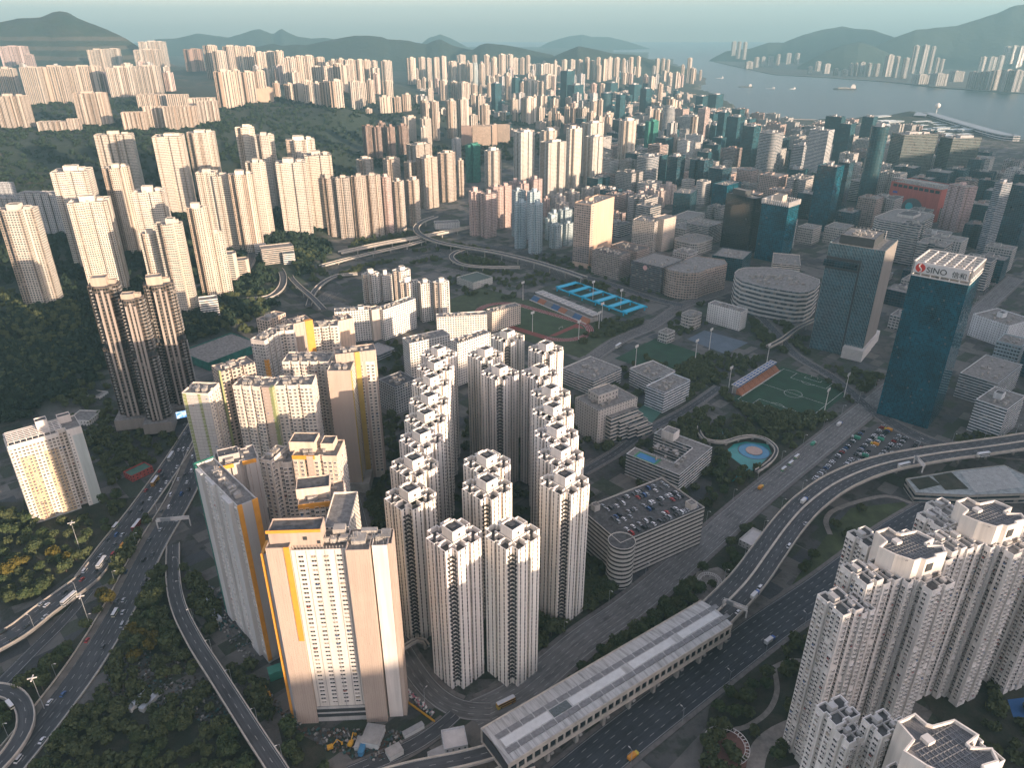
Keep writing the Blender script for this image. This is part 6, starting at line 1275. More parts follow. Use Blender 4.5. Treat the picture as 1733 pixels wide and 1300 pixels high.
M_pav2 = plain('garden_paving', (.22,.2,.175), .85, .25, .3); flat('plaza', 'paved garden left of the flyover', [P(*p) for p in ((1160,1010),(1180,968),(1215,960),(1240,975),(1215,1020),(1180,1030))], M_pav2, .07); flat('plaza', 'red paved round garden at bottom', [P(*p) for p in ((1195,1275),(1215,1245),(1245,1238),(1268,1262),(1262,1300),(1200,1310))], plain('red_paving', (.2,.1,.08), .85, .2, .4), .07)
for u, v, rr_, lab in ((1228,1268,11,'round white pergola in the red paved garden'), (1200,988,7,'small curved pergola in the paved garden')):
    t = thing('pergola', lab, 'pergola', (*P(u, v), 0)); m = MB()
    for k in range(22):
        a_ = math.radians(-60+k*11); m.rbox(rr_*math.cos(a_), rr_*math.sin(a_), 3.0, 3.3, 2.6, .3, a_); 
        if k % 3 == 0: m.tube((rr_*math.cos(a_), rr_*math.sin(a_), 0), (rr_*math.cos(a_), rr_*math.sin(a_), 3), .2, n=5)
        for q_ in (-1.2, 1.2): m.rbox((rr_+q_)*math.cos(a_), (rr_+q_)*math.sin(a_), 2.8, 3.1, .3, (rr_+q_)*.2, a_)
    m.build('pergola_frame', M_trim, t)
for pxs, w_, lab in (([(1310,1130),(1315,1170),(1300,1205),(1265,1230),(1240,1236)],3,'curved garden path below the dark carriageway'), ([(1310,1130),(1340,1118),(1375,1122)],3,'garden path toward the bottom right towers'), ([(1277,1310),(1285,1270),(1310,1245),(1345,1228)],9,'curved driveway at the foot of the bottom right towers'), ([(1405,905),(1398,880),(1420,860),(1500,840),(1560,860)],4,'path round the dark lawn')):
    c = resample(smooth(path(pxs), 8), 3); tag(strip_mesh('path', c, w_, .09, M_pav2), lab, 'path', kind='structure')
    for p in c: ROADP.append((p[0], p[1], w_/2+1))
flat('court', 'blue sports court behind the bottom right towers', [P(1705,1185), P(1745,1180), P(1760,1215), P(1715,1215)], plain('court_blue2', (.03,.12,.3), .8, .1, .2), .07)
# ---------------------------------------------------------------- trees
def leaf_mat(name, a, b, c):
    t = NT(name); oc, rnd = t.objcol(); n = t.noise(.35, 3, t.geo()); cc = t.mix(t.ramp(n, .35, .65), a, b); cc = t.mix(t.ramp(rnd, 0, 1, 0, .45), cc, c); t.base(cc); t.rough(.9); t.b.inputs['Specular IOR Level'].default_value = .15
    t.b.inputs['Subsurface Weight'].default_value = 0; return t.mat
M_leaf = leaf_mat('dark_leaves', (.028,.052,.021), (.07,.092,.038), (.105,.105,.05)); M_hillshade_leaf = leaf_mat('shade_toned_hill_leaves', (.01,.026,.017), (.026,.042,.024), (.03,.04,.024)); M_leafy = leaf_mat('yellow_leaves', (.07,.062,.012), (.14,.11,.02), (.1,.09,.03)); M_bark = plain('bark', (.08,.06,.045), .9, .3, 1.0)  # hillside copy is darker and more teal, the slope's shade put into its colour
def crown_arrays(seed, rad, n, leaf, lobes=7, flat_=.7):
    rs = np.random.RandomState(seed); L = rs.normal(size=(lobes, 3)); L /= np.linalg.norm(L, axis=1)[:, None]; L *= rad*.52*rs.uniform(.5, 1.1, (lobes, 1)); L[:, 2] = abs(L[:, 2])*flat_; lr = rad*rs.uniform(.38, .6, lobes)
    k = rs.randint(0, lobes, n); d = rs.normal(size=(n, 3)); d /= np.linalg.norm(d, axis=1)[:, None]; c = L[k] + d*lr[k][:, None]*rs.uniform(.72, 1.08, (n, 1)); c[:, 2] *= .85
    nrm = d + rs.normal(size=(n, 3))*.55; nrm /= np.linalg.norm(nrm, axis=1)[:, None]; up = rs.normal(size=(n, 3)); u = np.cross(nrm, up); u /= np.linalg.norm(u, axis=1)[:, None]; w = np.cross(nrm, u); s = leaf*rs.uniform(.6, 1.3, (n, 1))
    V = np.stack([c-u*s-w*s*.7, c+u*s-w*s*.7, c+u*s+w*s*.7, c-u*s+w*s*.7], 1).reshape(-1, 3); return V
def quads_mesh(name, V, mat):
    n = len(V)//4; me = bpy.data.meshes.new(name); me.vertices.add(len(V)); me.vertices.foreach_set('co', V.astype('f').ravel()); me.loops.add(n*4); me.loops.foreach_set('vertex_index', np.arange(n*4, dtype='i')); me.polygons.add(n); me.polygons.foreach_set('loop_start', np.arange(0, n*4, 4, dtype='i')); me.polygons.foreach_set('loop_total', np.full(n, 4, 'i')); me.materials.append(mat); me.update(); me.validate(); return me
PROTO = []
for k in range(6):
    rad = [4.6, 5.4, 4.0, 6.0, 5.0, 3.6][k]; V = crown_arrays(100+k, rad, 620, .62, 8 + k % 3); V[:, 2] += rad*.95
    m = MB(); m.tube((0,0,-1), (.2,.1,rad*.8), .38, .24, 7)
    for j in range(4): a_ = j*PI/2+k; m.tube((.15,.1,rad*.55), (math.cos(a_)*rad*.5, math.sin(a_)*rad*.5, rad*1.2), .2, .07, 5)
    PROTO.append((quads_mesh('crown', V, M_leaf), quads_mesh('crown', V, M_leafy), m.mesh('trunk', [M_bark])))
def clear(x, y, r=2.0):
    for cx, cy, cr in CTRL:
        if (x-cx)**2 + (y-cy)**2 < (cr*.8+r)**2: return False
    for cx, cy, cr in ROADP:
        if (x-cx)**2 + (y-cy)**2 < (cr+r*.6)**2: return False
    return True
def scatter(px, n, seed, r=2.0):
    q = np.array([P(u, v) for u, v in px]); rs = random.Random(seed); out = []; tries = 0
    while len(out) < n and tries < n*30:
        tries += 1; x, y = rs.uniform(q[:,0].min(), q[:,0].max()), rs.uniform(q[:,1].min(), q[:,1].max())
        if inside(np.array([x]), np.array([y]), q[:,0], q[:,1])[0] and clear(x, y, r) and all((x-a)**2+(y-b)**2 > 9 for a, b in out): out.append((x, y))
    return out
NT_ = {'left park': 62, 'motorway strip': 26, 'triangle': 40, 'bottom wood': 50, 'yard edge': 7, 'estate front': 40, 'median': 38, 'pool park': 34, 'flyover garden': 12, 'round lawn': 7, 'estate garden': 26}
TWH = {'left park': 'in the park at the left edge', 'motorway strip': 'between the two motorway carriageways', 'triangle': 'on the wedge beside the slim flyover', 'bottom wood': 'in the wood along the bottom edge', 'yard edge': 'at the edge of the construction yard', 'estate front': 'round the foot of the slotted white towers', 'median': 'in the strip beside the covered road', 'pool park': 'in the park round the paddling pool', 'flyover garden': 'in the garden left of the broad flyover', 'round lawn': 'round the dark lawn by the flyover', 'estate garden': 'in the garden of the bottom right towers'}
YELLOW_PX = [(240,1085),(255,1100),(230,1118),(228,1075),(262,1085),(175,1010),(188,1022),(30,965),(15,975),(95,945),(115,950),(45,955)]
SW = []
def tree(x, y, k, s, yellow, lab, grp):
    cr, cy, tr = PROTO[k]; t = thing('tree', lab, 'tree', (x, y, gz(x, y)), R.uniform(0, 6.28), grp); t.scale = (s, s, s*R.uniform(.85, 1.15)); link('trunk', tr, t); link('crown', cy if yellow else cr, t)
for u, v in YELLOW_PX: x, y = P(u, v); tree(x, y, R.randrange(6), R.uniform(.9, 1.25), True, 'yellowing broad tree ' + ('on the wedge beside the slim flyover' if u > 200 else 'between the motorway carriageways' if u > 150 else 'in the park at the left edge'), 'yellowing trees by the motorway')
for k, n in NT_.items():
    pts = scatter(ZONES[k], n, len(k)*7)
    for x, y in pts: tree(x, y, R.randrange(6), R.uniform(.72, 1.15), False, 'dark green bushy tree ' + TWH[k], 'trees ' + TWH[k])
def canopy(name, label, pts, quads, leaf, rad, seed, mat=None):
    rs = np.random.RandomState(seed); pro = [crown_arrays(seed*10+i, 1.0, quads, leaf/rad, 5) for i in range(8)]; A = []
    for x, y, z in pts:
        V = pro[rs.randint(8)].copy(); a = rs.uniform(0, 6.28); s = rad*rs.uniform(.65, 1.3); c, sn = math.cos(a)*s, math.sin(a)*s
        A.append(np.stack([V[:,0]*c-V[:,1]*sn+x, V[:,0]*sn+V[:,1]*c+y, V[:,2]*s*rs.uniform(.8, 1.3)+z+rad*.55], 1))
    tag(link(name, quads_mesh(name, np.concatenate(A), mat or M_leaf)), label, 'woodland', kind='stuff')
pts = []
for k, n in (('left slope', 520), ('estate left', 110), ('pitch belt', 190), ('track belt', 50), ('interchange wood', 60), ('loop wood', 50), ('verge', 90), ('left park', 60), ('pool park', 70), ('bottom wood', 60), ('estate front', 40), ('triangle', 30), ('south garden', 24), ('estate garden', 24), ('median', 30)):
    pts += [(x, y, gz(x, y)) for x, y in scatter(ZONES[k], n, 31+len(k), 1.5)]
for px, n in (([(640,720),(690,650),(700,800),(655,900),(640,800)], 50), ([(770,850),(800,600),(900,700),(900,1000),(780,1040)], 90), ([(980,960),(1000,840),(1020,1000),(960,1050)], 30), ([(1000,760),(1060,740),(1180,700),(1190,730),(1060,800)], 40), ([(1270,560),(1330,560),(1370,600),(1320,600)], 40), ([(900,430),(1000,440),(1100,480),(1230,500),(1200,520),(1060,510),(900,470)], 90), ([(1040,350),(1050,280),(1100,290),(1120,330)], 120), ([(1600,900),(1560,880),(1440,980),(1440,1000)], 20), ([(760,470),(880,460),(930,480),(860,510),(760,500)], 60), ([(1195,600),(1300,605),(1240,650),(1180,630)], 60), ([(1370,615),(1500,640),(1470,690),(1440,690)], 45), ([(1100,540),(1180,530),(1200,550),(1150,570)], 25), ([(1270,545),(1330,548),(1370,575),(1290,590)], 50), ([(880,770),(980,760),(990,860),(900,860)], 40), ([(1180,640),(1130,730),(1180,760),(1210,700)], 50), ([(940,1010),(1160,830),(1170,900),(1000,1060)], 40), ([(60,760),(200,700),(330,720),(280,770),(200,840),(120,800)], 80), ([(960,690),(1010,650),(1100,600),(1180,640),(1090,690),(980,780)], 90), ([(1060,840),(1170,840),(1220,760),(1230,720),(1180,720)], 40), ([(600,600),(740,560),(700,640),(640,640)], 40), ([(560,900),(640,830),(660,1000),(640,1040),(600,960)], 50), ([(1475,692),(1430,728),(1395,760),(1400,745)], 10), ([(205,1095),(300,1110),(400,1195),(420,1235),(240,1205),(150,1215)], 45), ([(300,950),(345,985),(430,1130),(460,1220),(420,1190),(330,1030)], 45), ([(240,860),(275,900),(205,1010),(150,1060)], 20), ([(560,470),(620,450),(700,436),(760,440),(640,455),(580,480)], 60), ([(600,430),(760,412),(830,424),(700,426)], 50), ([(800,470),(760,450),(850,455),(880,462)], 30), ([(1590,760),(1733,760),(1733,745),(1640,735)], 25)):
    pts += [(x, y, gz(x, y)) for x, y in scatter(px, n, n, 1.5)]
canopy('woodland', 'dark tree belts between the estates', pts, 130, .85, 4.6, 4)
pts = []; rs = np.random.RandomState(9)
cand_r = np.exp(rs.uniform(np.log(650), np.log(3300), 90000)); cand_a = np.radians(rs.uniform(-44, 12, 90000)); X = np.sin(cand_a)*cand_r; Y = np.cos(cand_a)*cand_r
ang, rad, Zg = TER['g']; 
def gridz(x, y):
    a = np.arctan2(x, y); r = np.hypot(x, y); ja = np.clip(np.searchsorted(ang, a)-1, 0, len(ang)-2); jr = np.clip(np.searchsorted(rad, r)-1, 0, len(rad)-2); fa = np.clip((a-ang[ja])/(ang[ja+1]-ang[ja]), 0, 1); fr = np.clip((r-rad[jr])/(rad[jr+1]-rad[jr]), 0, 1)
    return (Zg[jr, ja]*(1-fa)+Zg[jr, ja+1]*fa)*(1-fr) + (Zg[jr+1, ja]*(1-fa)+Zg[jr+1, ja+1]*fa)*fr
Zc = gridz(X, Y); bare = fbm(X, Y, 230, 4); ok = (Zc > 9) & (bare < .56); ca = np.array(CTRL); ra = np.array(ROADP)
keep = [i for i in np.where(ok)[0]]
for i in keep:
    if len(pts) > 9000: break
    if ((ca[:,0]-X[i])**2 + (ca[:,1]-Y[i])**2 < (ca[:,2]*.75)**2).any(): continue
    if cand_r[i] < 1500 and ((ra[:,0]-X[i])**2 + (ra[:,1]-Y[i])**2 < (ra[:,2]+2)**2).any(): continue
    pts.append((X[i], Y[i], Zc[i]))
canopy('hillside_woodland', 'dense dark woodland covering the left hillsides', pts, 30, 2.3, 6.0, 6, M_hillshade_leaf)
# ---------------------------------------------------------------- vehicles
M_car = plain('car_paint', (1,1,1), .3, .02, 1, objc=True); M_tyre = plain('tyre_rubber', (.02,.02,.02), .9, .1)
def car_mesh(L=4.5, w=1.8, h=1.45, van=False):
    m = MB(); b = .85 if not van else 1.0
    prof = [(-L/2,.35),(-L/2,b*.95),(-L*.36,b),( -L*.26 if not van else -L*.46,h),(L*.16 if not van else L*.26,h),(L*.3 if not van else L*.4,b),(L/2-.1,b*.86),(L/2,.35)]
    def rib(i): x, z = prof[i]; return x, z
    n = len(prof)
    for i in range(n):
        a, c = prof[i], prof[(i+1) % n]; wa = w/2 if a[1] <= b else w*.42; wc = w/2 if c[1] <= b else w*.42
        gl = 1 if (i in (2, 4)) else 0
        m.face([(a[0],-wa,a[1]),(c[0],-wc,c[1]),(c[0],wc,c[1]),(a[0],wa,a[1])][::-1], gl)
    for s in (1, -1):
        lo = [(prof[i][0], s*w/2, prof[i][1]) for i in (0,1,2,5,6,7)]; up = [(prof[2][0], s*w/2, b), (prof[5][0], s*w/2, b), (prof[4][0], s*w*.42, h), (prof[3][0], s*w*.42, h)]
        m.face(lo if s < 0 else lo[::-1], 0) if False else m.face(lo[::-1] if s < 0 else lo, 0); m.face(up if s < 0 else up[::-1], 1)
        for x in (-L*.31, L*.31): m.tube((x, s*w/2-.2*s, .33), (x, s*(w/2+.02), .33), .33, n=10, m=2)
    return m.mesh('car', [M_car, M_glas1, M_tyre])
CAR, VAN = car_mesh(), car_mesh(5.0, 1.9, 2.1, True)
CC = {'white': (.7,.7,.7), 'silver': (.38,.39,.4), 'black': (.015,.015,.018), 'dark grey': (.08,.085,.09), 'red': (.4,.03,.03), 'blue': (.04,.1,.25)}
CW = ['white']*6 + ['silver']*4 + ['black']*4 + ['dark grey']*3 + ['red'] + ['blue']
NCAR = [0]
def car(x, y, z, a, where, grp, col=None, van=None):
    if NCAR[0] >= 298: return
    NCAR[0] += 1; col = col or R.choice(CW); van = (R.random() < .25) if van is None else van
    o = link('van' if van else 'car', VAN if van else CAR, None, CC[col]); o.location = (x, y, z); o.rotation_euler = (0, 0, a); tag(o, f"{col} {'van' if van else 'car'} {where}", 'van' if van else 'car', grp)
def big_proto(name, label, cat, L, w, h, cols, kind, group):
    t = thing(name, label, cat, (0, 0, -900), 0, group)
    m = MB()
    if kind == 'bus':
        m.box(-L/2, L/2, -w/2, w/2, .35, h, 0, 1); m.build('body', [plain(name+'_paint_'+cols[2], cols[0], .4, .05), plain('bus_roof', (.62,.63,.63), .5, .08)], t)
        m = MB()
        for z0, z1 in (((1.1, 1.9), (2.7, 3.6)) if h > 3.6 else ((1.3, 2.3),)): m.box(-L/2+.3, L/2+.02, -w/2-.02, w/2+.02, z0, z1)
        m.build('window_band', M_glas1, t)
        m = MB(); m.box(-L/2-.03, -L/2+1.6, -w/2-.03, w/2+.03, .5, h*.55); m.build('panel', plain(name+'_panel_'+cols[2], cols[1], .4, .05), t)
    else:
        m.box(-L/2, L*.2, -w/2, w/2, .9, h); m.build('cargo_box', plain(name+'_box_'+cols[2], cols[0], .5, .08), t)
        m = MB(); m.box(L*.23, L/2, -w/2+.05, w/2-.05, .5, h*.72); m.build('cab', plain(name+'_cab_'+cols[2], cols[1], .4, .05), t); m = MB(); m.box(L/2-.3, L/2+.02, -w/2+.15, w/2-.15, h*.42, h*.66); m.build('windscreen', M_glas1, t)
    m = MB()
    for x in (-L*.32, L*.34):
        for s in (-1, 1): m.tube((x, s*(w/2-.35), .45), (x, s*(w/2+.02), .45), .45, n=10)
    m.build('wheel', M_tyre, t); return t
def place(t, x, y, z, a, label): 
    if t.location.z < -800: t.location = (x, y, z); t.rotation_euler = (0, 0, a); t['label'] = label
    else: dup(t, (x, y, z), a, label)
DDY = big_proto('bus', 'x', 'bus', 11.5, 2.5, 4.3, ((.6,.3,.04), (.55,.42,.05), 'y'), 'bus', 'double deck buses'); DDR = big_proto('bus', 'x', 'bus', 11.5, 2.5, 4.3, ((.4,.03,.03), (.3,.02,.02), 'r'), 'bus', 'double deck buses'); DDW = big_proto('bus', 'x', 'bus', 11.8, 2.5, 4.3, ((.6,.6,.58), (.5,.48,.4), 'w'), 'bus', 'double deck buses'); MINI = big_proto('minibus', 'x', 'minibus', 7, 2.1, 2.7, ((.6,.58,.45), (.08,.3,.15), 'g'), 'bus', 'minibuses'); TRW = big_proto('truck', 'x', 'truck', 9, 2.4, 3.5, ((.6,.6,.58), (.05,.12,.35), 'w'), 'truck', 'trucks'); TRY = big_proto('truck', 'x', 'truck', 7, 2.3, 3.0, ((.65,.28,.03), (.6,.45,.05), 'y'), 'truck', 'trucks'); TRG = big_proto('truck', 'x', 'truck', 8, 2.4, 3.2, ((.06,.28,.18), (.5,.5,.48), 'g'), 'truck', 'trucks')
def put(t, u, v, z, rname, label, flip=0, snap=None):
    x, y = P(u, v, z); c, w, n = ROADS[rname]; i = min(range(1, len(c)), key=lambda k: (c[k][0]-x)**2+(c[k][1]-y)**2); a = math.atan2(c[i][1]-c[i-1][1], c[i][0]-c[i-1][0]) + flip*PI; place(t, x, y, z+.06, a, label)
put(DDY, 856, 1194, 0, 'main_street', 'yellow double deck bus with a white roof at the junction below the central estate'); put(DDR, 232, 893, 0, 'left_motorway', 'red bus on the left motorway carriageway'); put(DDW, 118, 1018, 3, 'left_bridge', 'white coach at the start of the left bridge'); put(DDW, 173, 957, 0, 'left_motorway', 'white bus on the left carriageway above the bridge'); put(MINI, 196, 893, 0, 'left_motorway', 'cream and green minibus at the edge of the left carriageway'); put(TRY, 208, 927, 0, 'left_motorway', 'orange truck on the left motorway carriageway'); put(DDW, 290, 776, 0, 'left_motorway', 'white bus where the motorway narrows below the dark towers'); put(DDY, 263, 818, 0, 'left_motorway', 'yellow bus on the far left lane of the motorway'); put(MINI, 195, 1040, 0, 'right_motorway', 'cream minibus at the left edge of the right carriageway'); put(MINI, 18, 1196, 4, 'left_loop', 'cream minibus on the bottom left loop ramp')
put(DDW, 1529, 791, 13, 'main_flyover', 'white coach on the broad flyover below the car park'); put(DDW, 1663, 773, 13, 'main_flyover', 'white coach on the broad flyover near the terminus roof'); put(TRW, 1360, 850, 13, 'main_flyover', 'white box truck with a blue cab on the broad flyover'); put(TRW, 1277, 1010, 13, 'main_flyover', 'white box truck near the mouth of the covered road'); put(TRW, 1302, 1087, 0, 'dark_street', 'white van truck by the crossing on the dark carriageway'); put(TRY, 1071, 1283, 0, 'dark_street', 'orange and yellow truck on the dark carriageway at the bottom'); put(TRY, 1287, 827, 0, 'main_street', 'orange truck parked by the park'); put(TRW, 1420, 720, 0, 'main_street', 'blue cabbed truck on the main street near the pitch'); put(MINI, 1348, 775, 0, 'main_street', 'cream minibus parked by the pool park, first of three'); put(MINI, 1338, 786, 0, 'main_street', 'cream minibus parked by the pool park, middle of three'); put(MINI, 1326, 796, 0, 'main_street', 'cream minibus parked by the pool park, last of three'); put(TRG, 1376, 753, 0, 'main_street', 'green truck turning on the main street'); put(DDW, 1046, 588, 0, 'north_street', 'white bus on the street by the training pitch')
q = np.array([P(u, v) for u, v in CPK]); r = random.Random(3); ga = math.radians(47); c_, s_ = math.cos(ga), math.sin(ga); loc_ = q@np.array([[c_, -s_], [s_, c_]])
yrow = loc_[:,1].min()+3; k = 0
while yrow < loc_[:,1].max():
    xx = loc_[:,0].min()
    while xx < loc_[:,0].max():
        x, y = xx*c_-yrow*s_, xx*s_+yrow*c_
        if r.random() < .72 and inside(np.array([x]), np.array([y]), q[:,0], q[:,1])[0] and all((x-a)**2+(y-b)**2 > (d+1)**2 for a, b, d in ROADP):
            if r.random() < .05: place(r.choice((TRY, TRG, MINI)), x, y, .06, ga+PI/2, 'truck or minibus parked in the open car park')
            else: car(x, y, .06, ga+PI/2+r.uniform(-.05, .05), 'parked in the open car park', 'vehicles in the open car park')
        xx += 3.1
    k += 1; yrow += 6.2 if k % 2 else 11
for o in bpy.data.objects:
    if o.get('label') == 'truck or minibus parked in the open car park': o['group'] = 'vehicles in the open car park'
cp, w, d, hc = CARPARK; r = random.Random(8); ya = cp.rotation_euler.z; c_, s_ = math.cos(ya), math.sin(ya); yy = -d/2+5; k = 0
while yy < d/2-4:
    xx = -w/2+14
    while xx < w/2-4:
        if r.random() < .5: car(cp.location.x+xx*c_-yy*s_, cp.location.y+xx*s_+yy*c_, hc-1.15, ya+PI/2, 'parked on the car park roof', 'vehicles on the car park roof')
        xx += 2.9
    k += 1; yy += 5.4 if k % 2 else 10
def traffic(rname, gap, lanes, where, seed, lo=0, hi=1, z=.06):
    c, w, n = ROADS[rname]; r = random.Random(seed); lw = w/n; cl = list(c); 
    for ln in lanes:
        s = r.uniform(0, gap); acc = 0
        for i in range(1, len(c)):
            d = math.dist(c[i], c[i-1]); acc += d
            if acc > s and lo <= i/len(c) <= hi:
                s = acc + gap*r.uniform(.35, 1.9); a = math.atan2(c[i][1]-c[i-1][1], c[i][0]-c[i-1][0]); off = (ln+.5)*lw - w/2; x = c[i][0] - off*-math.sin(a)*-1; x = c[i][0] + math.sin(a)*-off; y = c[i][1] + math.cos(a)*off
                pu, pv, _ = proj(x, y, c[i][2]); 
                if -20 < pu < 1753 and 300 < pv < 1320: car(x, y, c[i][2]+z, a + (PI if ln < n/2 else 0), where, 'vehicles ' + where)
traffic('left_motorway', 26, (0,1,2,3), 'on the left motorway carriageway', 1); traffic('right_motorway', 42, (0,1,2,3,4), 'on the right motorway carriageway', 2); traffic('left_bridge', 30, (0,1,2,3), 'on the curved bridge at the left edge', 3); traffic('main_flyover', 55, (0,1,2,3,4,5), 'on the broad curving flyover', 4, 0, .8); traffic('main_street', 85, (0,1,4,5), 'on the diagonal main street', 5, 0, .75); traffic('dark_street', 90, (0,2,4,6), 'on the dark dual carriageway', 6, 0, .6); traffic('slim_flyover', 120, (0,), 'on the slim flyover', 7); traffic('curved_street', 70, (0,), 'on the street beside the front tower', 8); traffic('left_loop', 40, (1,), 'on the bottom left loop', 9); traffic('north_street', 45, (0,3), 'on the street by the training pitch', 10); traffic('interchange_road', 60, (1,4), 'on the interchange road', 11, .4); traffic('slip_road', 26, (0,1,2), 'on the slip road through the interchange', 13); traffic('lower_slip_road', 26, (0,1), 'on the lower slip road', 14); traffic('back_street', 30, (0,2), 'on the street behind the football pitch', 15); traffic('hill_road', 22, (0,2), 'on the road below the left estate', 12)
# ---------------------------------------------------------------- lamps, floodlights, gantries, yard
lp = thing('street_lamp', 'x', 'street lamp', (0,0,-900), 0, 'x'); m = MB(); m.tube((0,0,0),(0,0,11),.16,.09,6); m.tube((0,0,11),(1.8,0,11.6),.08,n=5); m.build('pole', M_metal, lp); m = MB(); m.box(1.5,2.7,-.22,.22,11.5,11.75); m.build('lamp_head', M_trim, lp)
lp2 = thing('street_lamp', 'x', 'street lamp', (0,0,-900), 0, 'x'); m = MB(); m.tube((0,0,0),(0,0,24),.3,.16,8); m.build('pole', M_metal, lp2); m = MB(); m.box(-2.4,2.4,-.3,.3,24,24.5); m.box(-.3,.3,-2.4,2.4,23.9,24.45); m.build('lamp_head', M_trim, lp2)
def lamps(rname, step, off, where, z=None):
    c, w, n = ROADS[rname]; acc = 0
    for i in range(1, len(c)):
        acc += math.dist(c[i], c[i-1])
        if acc > step:
            acc = 0; a = math.atan2(c[i][1]-c[i-1][1], c[i][0]-c[i-1][0]); x, y = c[i][0]-math.sin(a)*off, c[i][1]+math.cos(a)*off
            if proj(x, y, 5)[1] > 1310 or proj(x, y, 5)[1] < 480: continue
            place(lp, x, y, c[i][2], a + (-PI/2 if off > 0 else PI/2), 'thin grey street lamp ' + where); 
for args in (('slim_flyover', 30, 4.6, 'on the slim flyover'), ('main_flyover', 34, 11.4, 'on the broad flyover'), ('dark_street', 36, -13.5, 'along the dark carriageway'), ('main_street', 40, 12, 'along the main street'), ('right_motorway', 40, -11.5, 'along the right motorway carriageway'), ('left_bridge', 34, 8.4, 'on the left bridge'), ('curved_street', 34, 8, 'on the street beside the front tower')): lamps(*args)
for u, v, lab in ((152,1058,'tall lamp mast left of the yellow tree by the motorway'), (75,1200,'tall lamp mast above the bottom left loop'), (135,930,'tall lamp mast in the left park')): place(lp2, *P(u, v), 0, .3, lab)
for o in bpy.data.objects:
    if o.name.startswith('street_lamp'): o['group'] = 'street lamps'
fl = thing('floodlight', 'x', 'floodlight', (0,0,-900), 0, 'floodlight masts'); m = MB(); m.tube((0,0,0),(0,0,26),.5,.28,8); m.build('mast', M_trim, fl); m = MB(); m.box(-3,3,-.3,.3,25,28); m.build('lamp_panel', M_trim, fl)
for x, y, lab in ((*loc2(-20,-42),'floodlight mast at the near side of the football pitch'), (*loc2(30,-42),'floodlight mast by the street end of the football pitch'), (*loc2(-40,54),'floodlight mast at the near end of the blue roofed stand'), (*loc2(46,54),'floodlight mast at the far end of the blue roofed stand'), (*P(1200,592),'floodlight mast beside the hard court'), (*P(1075,622),'floodlight mast at the left corner of the training pitch'), (*P(1176,612),'floodlight mast at the right corner of the training pitch'), (*P(901,562),'floodlight mast on the near side of the running track'), (*P(1013,562),'floodlight mast at the curve of the running track'), (*P(979,578),'floodlight mast below the running track curve'), (*P(885,508),'floodlight mast at the left end of the seats by the track'), (*P(1018,546),'floodlight mast at the right end of the seats by the track'), (*P(1003,507),'floodlight mast left of the turquoise courts'), (*P(1050,522),'floodlight mast right of the turquoise courts')): place(fl, x, y, 0, PI/4, lab)
def gantry(label, u0, v0, u1, v1, z=7.5, g=0.0):
    a = np.array(P(u0, v0, g)); b = np.array(P(u1, v1, g)); L_ = float(np.linalg.norm(b-a)); t = thing('sign_gantry', label, 'gantry', (*a, g), math.atan2(*(b-a)[::-1])); m = MB(); m.box(-.4,.4,-.4,.4,0,z); m.box(L_-.4,L_+.4,-.4,.4,0,z); m.box(0,L_,-1.2,1.2,z,z+.8); m.box(0,L_,-1.3,-1.1,z+.8,z+2); m.box(0,L_,1.1,1.3,z+.8,z+2); m.build('frame', M_trim, t); m = MB(); m.box(L_*.15,L_*.45,-1.55,-1.35,z+.2,z+3.2); m.build('sign_panel', M_metal, t)
gantry('white footbridge gantry spanning the motorway', 268, 895, 323, 890, 7); gantry('sign gantry over the broad flyover below the car park', 1546, 784, 1560, 800, 6, 13); gantry('sign gantry at the mouth of the covered road', 1222, 1030, 1262, 1046, 6, 13)
ft_ = flyover('yard_bridge', 'covered white footbridge right of the front tower', [(672,1104),(700,1086),(716,1082),(724,1094)], 2.6, 1, 6, par=1.2, pier=20)
# construction yard beside the front tower
M_ory = plain('machine_yellow', (.6,.32,.03), .5, .15); M_cont = [plain('container_blue', (.05,.2,.35), .6, .15), plain('container_white', (.6,.6,.57), .6, .1), plain('container_green', (.04,.22,.16), .6, .15)]
def digger(u, v, a, lab):
    t = thing('excavator', lab, 'excavator', (*P(u, v), 0), a, 'yard machines'); m = MB(); m.box(-2,2,-1.4,-.8,0,.9); m.box(-2,2,.8,1.4,0,.9); m.build('track', M_tyre, t); m = MB(); m.box(-1.8,1.2,-1.2,1.2,.9,2.3); m.box(.1,1.4,-1.2,-.1,2.3,3.1); m.build('body', M_ory, t); m = MB(); m.tube((1.2,.3,2),(4,.3,5),.28,n=6); m.tube((4,.3,5),(6,.3,1.6),.22,n=6); m.box(5.6,6.6,-.3,.9,.4,1.6); m.build('arm', M_ory, t)
digger(594,1262,1.3,'yellow excavator left of the white yard canopy'); digger(560,1268,.4,'yellow excavator by the trees at the yard edge'); digger(455,1180,2.1,'yellow excavator in the gap left of the front tower')
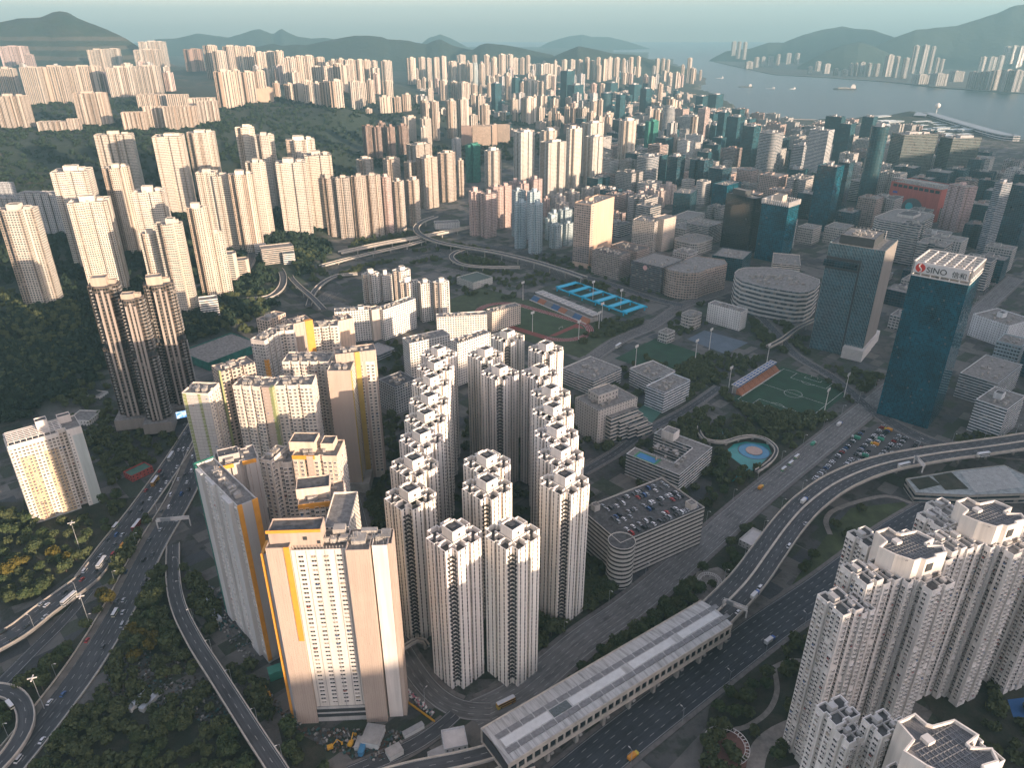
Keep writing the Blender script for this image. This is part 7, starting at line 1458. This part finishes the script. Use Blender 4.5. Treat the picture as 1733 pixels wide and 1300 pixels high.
for i, (u, v, k, w_, d_, h_, a, lab) in enumerate([(616,1265,0,12,2.6,3.2,1.45,'long blue container beside the excavator'), (607,1262,1,7,2.4,2.8,1.45,'pale container between blue container and excavator'), (632,1252,1,12,10,4.5,1.4,'grey canopy roof at the foot of the front tower'), (745,1285,1,11,8,4,.5,'white pitched site shed by the ramp'), (668,1277,1,8,6,3.4,.6,'small dark roofed site hut'), (700,1240,1,12,3,3,.6,'long white site cabin beside the front tower'), (650,1210,2,5,3,3,.2,'green site box by the corner pavement'), (352,1020,1,8,3,3,.5,'white cabin beside the white slab'), (365,1045,1,14,3,3,-.8,'row cabin below the white slab'), (236,1190,1,14,3.2,3,1.2,'long white coach roofed shed in the allotments, left'), (256,1190,1,14,3.2,3,1.2,'long white coach roofed shed in the allotments, right'), (475,1142,2,13,6,6,.5,'green netted box at the left foot of the front tower')]):
    t = thing('site_cabin', lab, 'cabin', (*P(u, v), 0), a); m = MB(); m.box(-w_/2,w_/2,-d_/2,d_/2,0,h_); m.build('body', M_cont[k], t); m = MB(); m.box(-w_/2-.15,w_/2+.15,-d_/2-.15,d_/2+.15,h_,h_+.2); m.build('roof', M_metal if k == 1 else M_cont[k], t)
for k in range(12):
    u, v = 690+k*4, 1190+k*2.9; t = thing('barrier', 'orange plastic barrier in the row beside the front tower', 'barrier', (*P(u, v), 0), -.65, 'orange barriers'); m = MB(); m.box(-.9,.9,-.3,.3,0,1.3); m.box(-.7,.7,-.15,.15,1.3,1.6); m.build('body', M_ory, t)
def junk(name, label, px, n, seed, mats, smax=3.0, hmax=2.2):
    q = np.array([P(u, v) for u, v in px]); r = random.Random(seed); m = MB(); c = 0
    while c < n:
        x, y = r.uniform(q[:,0].min(), q[:,0].max()), r.uniform(q[:,1].min(), q[:,1].max())
        if inside(np.array([x]), np.array([y]), q[:,0], q[:,1])[0]: m.rbox(x, y, 0, r.uniform(.3, hmax), r.uniform(.6, smax), r.uniform(.5, smax*.6), r.uniform(0, 3), r.randrange(len(mats))); c += 1
    tag(m.build(name, mats), label, name.replace('_', ' '), kind='stuff')
JM = [plain('old_board', (.13,.125,.115), .9, .4, .8), plain('tarpaulin_teal', (.03,.085,.085), .8, .3, .8), M_bark, M_soil, plain('rust_sheet', (.09,.055,.04), .9, .3, .8), M_soil, M_soil, M_conc, M_soil, plain('grey_sheet', (.1,.11,.115), .8, .3, .8)]
junk('allotment_clutter', 'jumble of small plots and sheds in the allotments', [(205,1095),(300,1110),(400,1195),(420,1235),(240,1205),(150,1215)], 760, 2, JM, 2.0, 1.0); junk('yard_clutter', 'piles of building material round the front tower', [(440,1150),(480,1200),(520,1232),(640,1238),(700,1240),(640,1290),(560,1275),(500,1235),(440,1190)], 420, 3, [JM[0], M_bark, JM[1], JM[4], JM[9], M_conc], 2.2, 1.2); junk('slab_clutter', 'building rubble along the white slab', [(340,985),(372,1000),(420,1085),(440,1130),(425,1130),(350,1040)], 240, 5, [M_conc, JM[0], JM[9], JM[1]], 2.0, 1.3); junk('pavement_clutter', 'heap of bright site materials on the street corner', [(683,1170),(692,1168),(735,1208),(728,1213)], 160, 6, [M_trim, JM[1], plain('pink_sheet', (.4,.15,.18), .8, .2), M_conc], 1.6, 1.2)
# bright screen on the podium of the dark towers
t = thing('video_screen', 'bright blue and white video screen at the foot of the dark towers', 'screen', (*P(309, 716), 0), math.radians(28)); m = MB(); m.box(-9,9,-.6,.6,0,14); m.build('frame', M_dark, t); m = MB(); m.face([(-8.2,-.64,6),(8.2,-.64,6),(8.2,-.64,13.2),(-8.2,-.64,13.2)])
e = NT('lit_screen'); n_ = e.noise(.25, 3, e.coord('Object')); cc = e.mix(e.ramp(n_, .45, .6), (.08,.25,.6), (.6,.7,.8)); e.set(e.b.inputs['Emission Color'], cc); e.b.inputs['Emission Strength'].default_value = .5; e.base((.02,.02,.02)); m.build('screen', e.mat, t)
for p in (CAR, VAN): pass
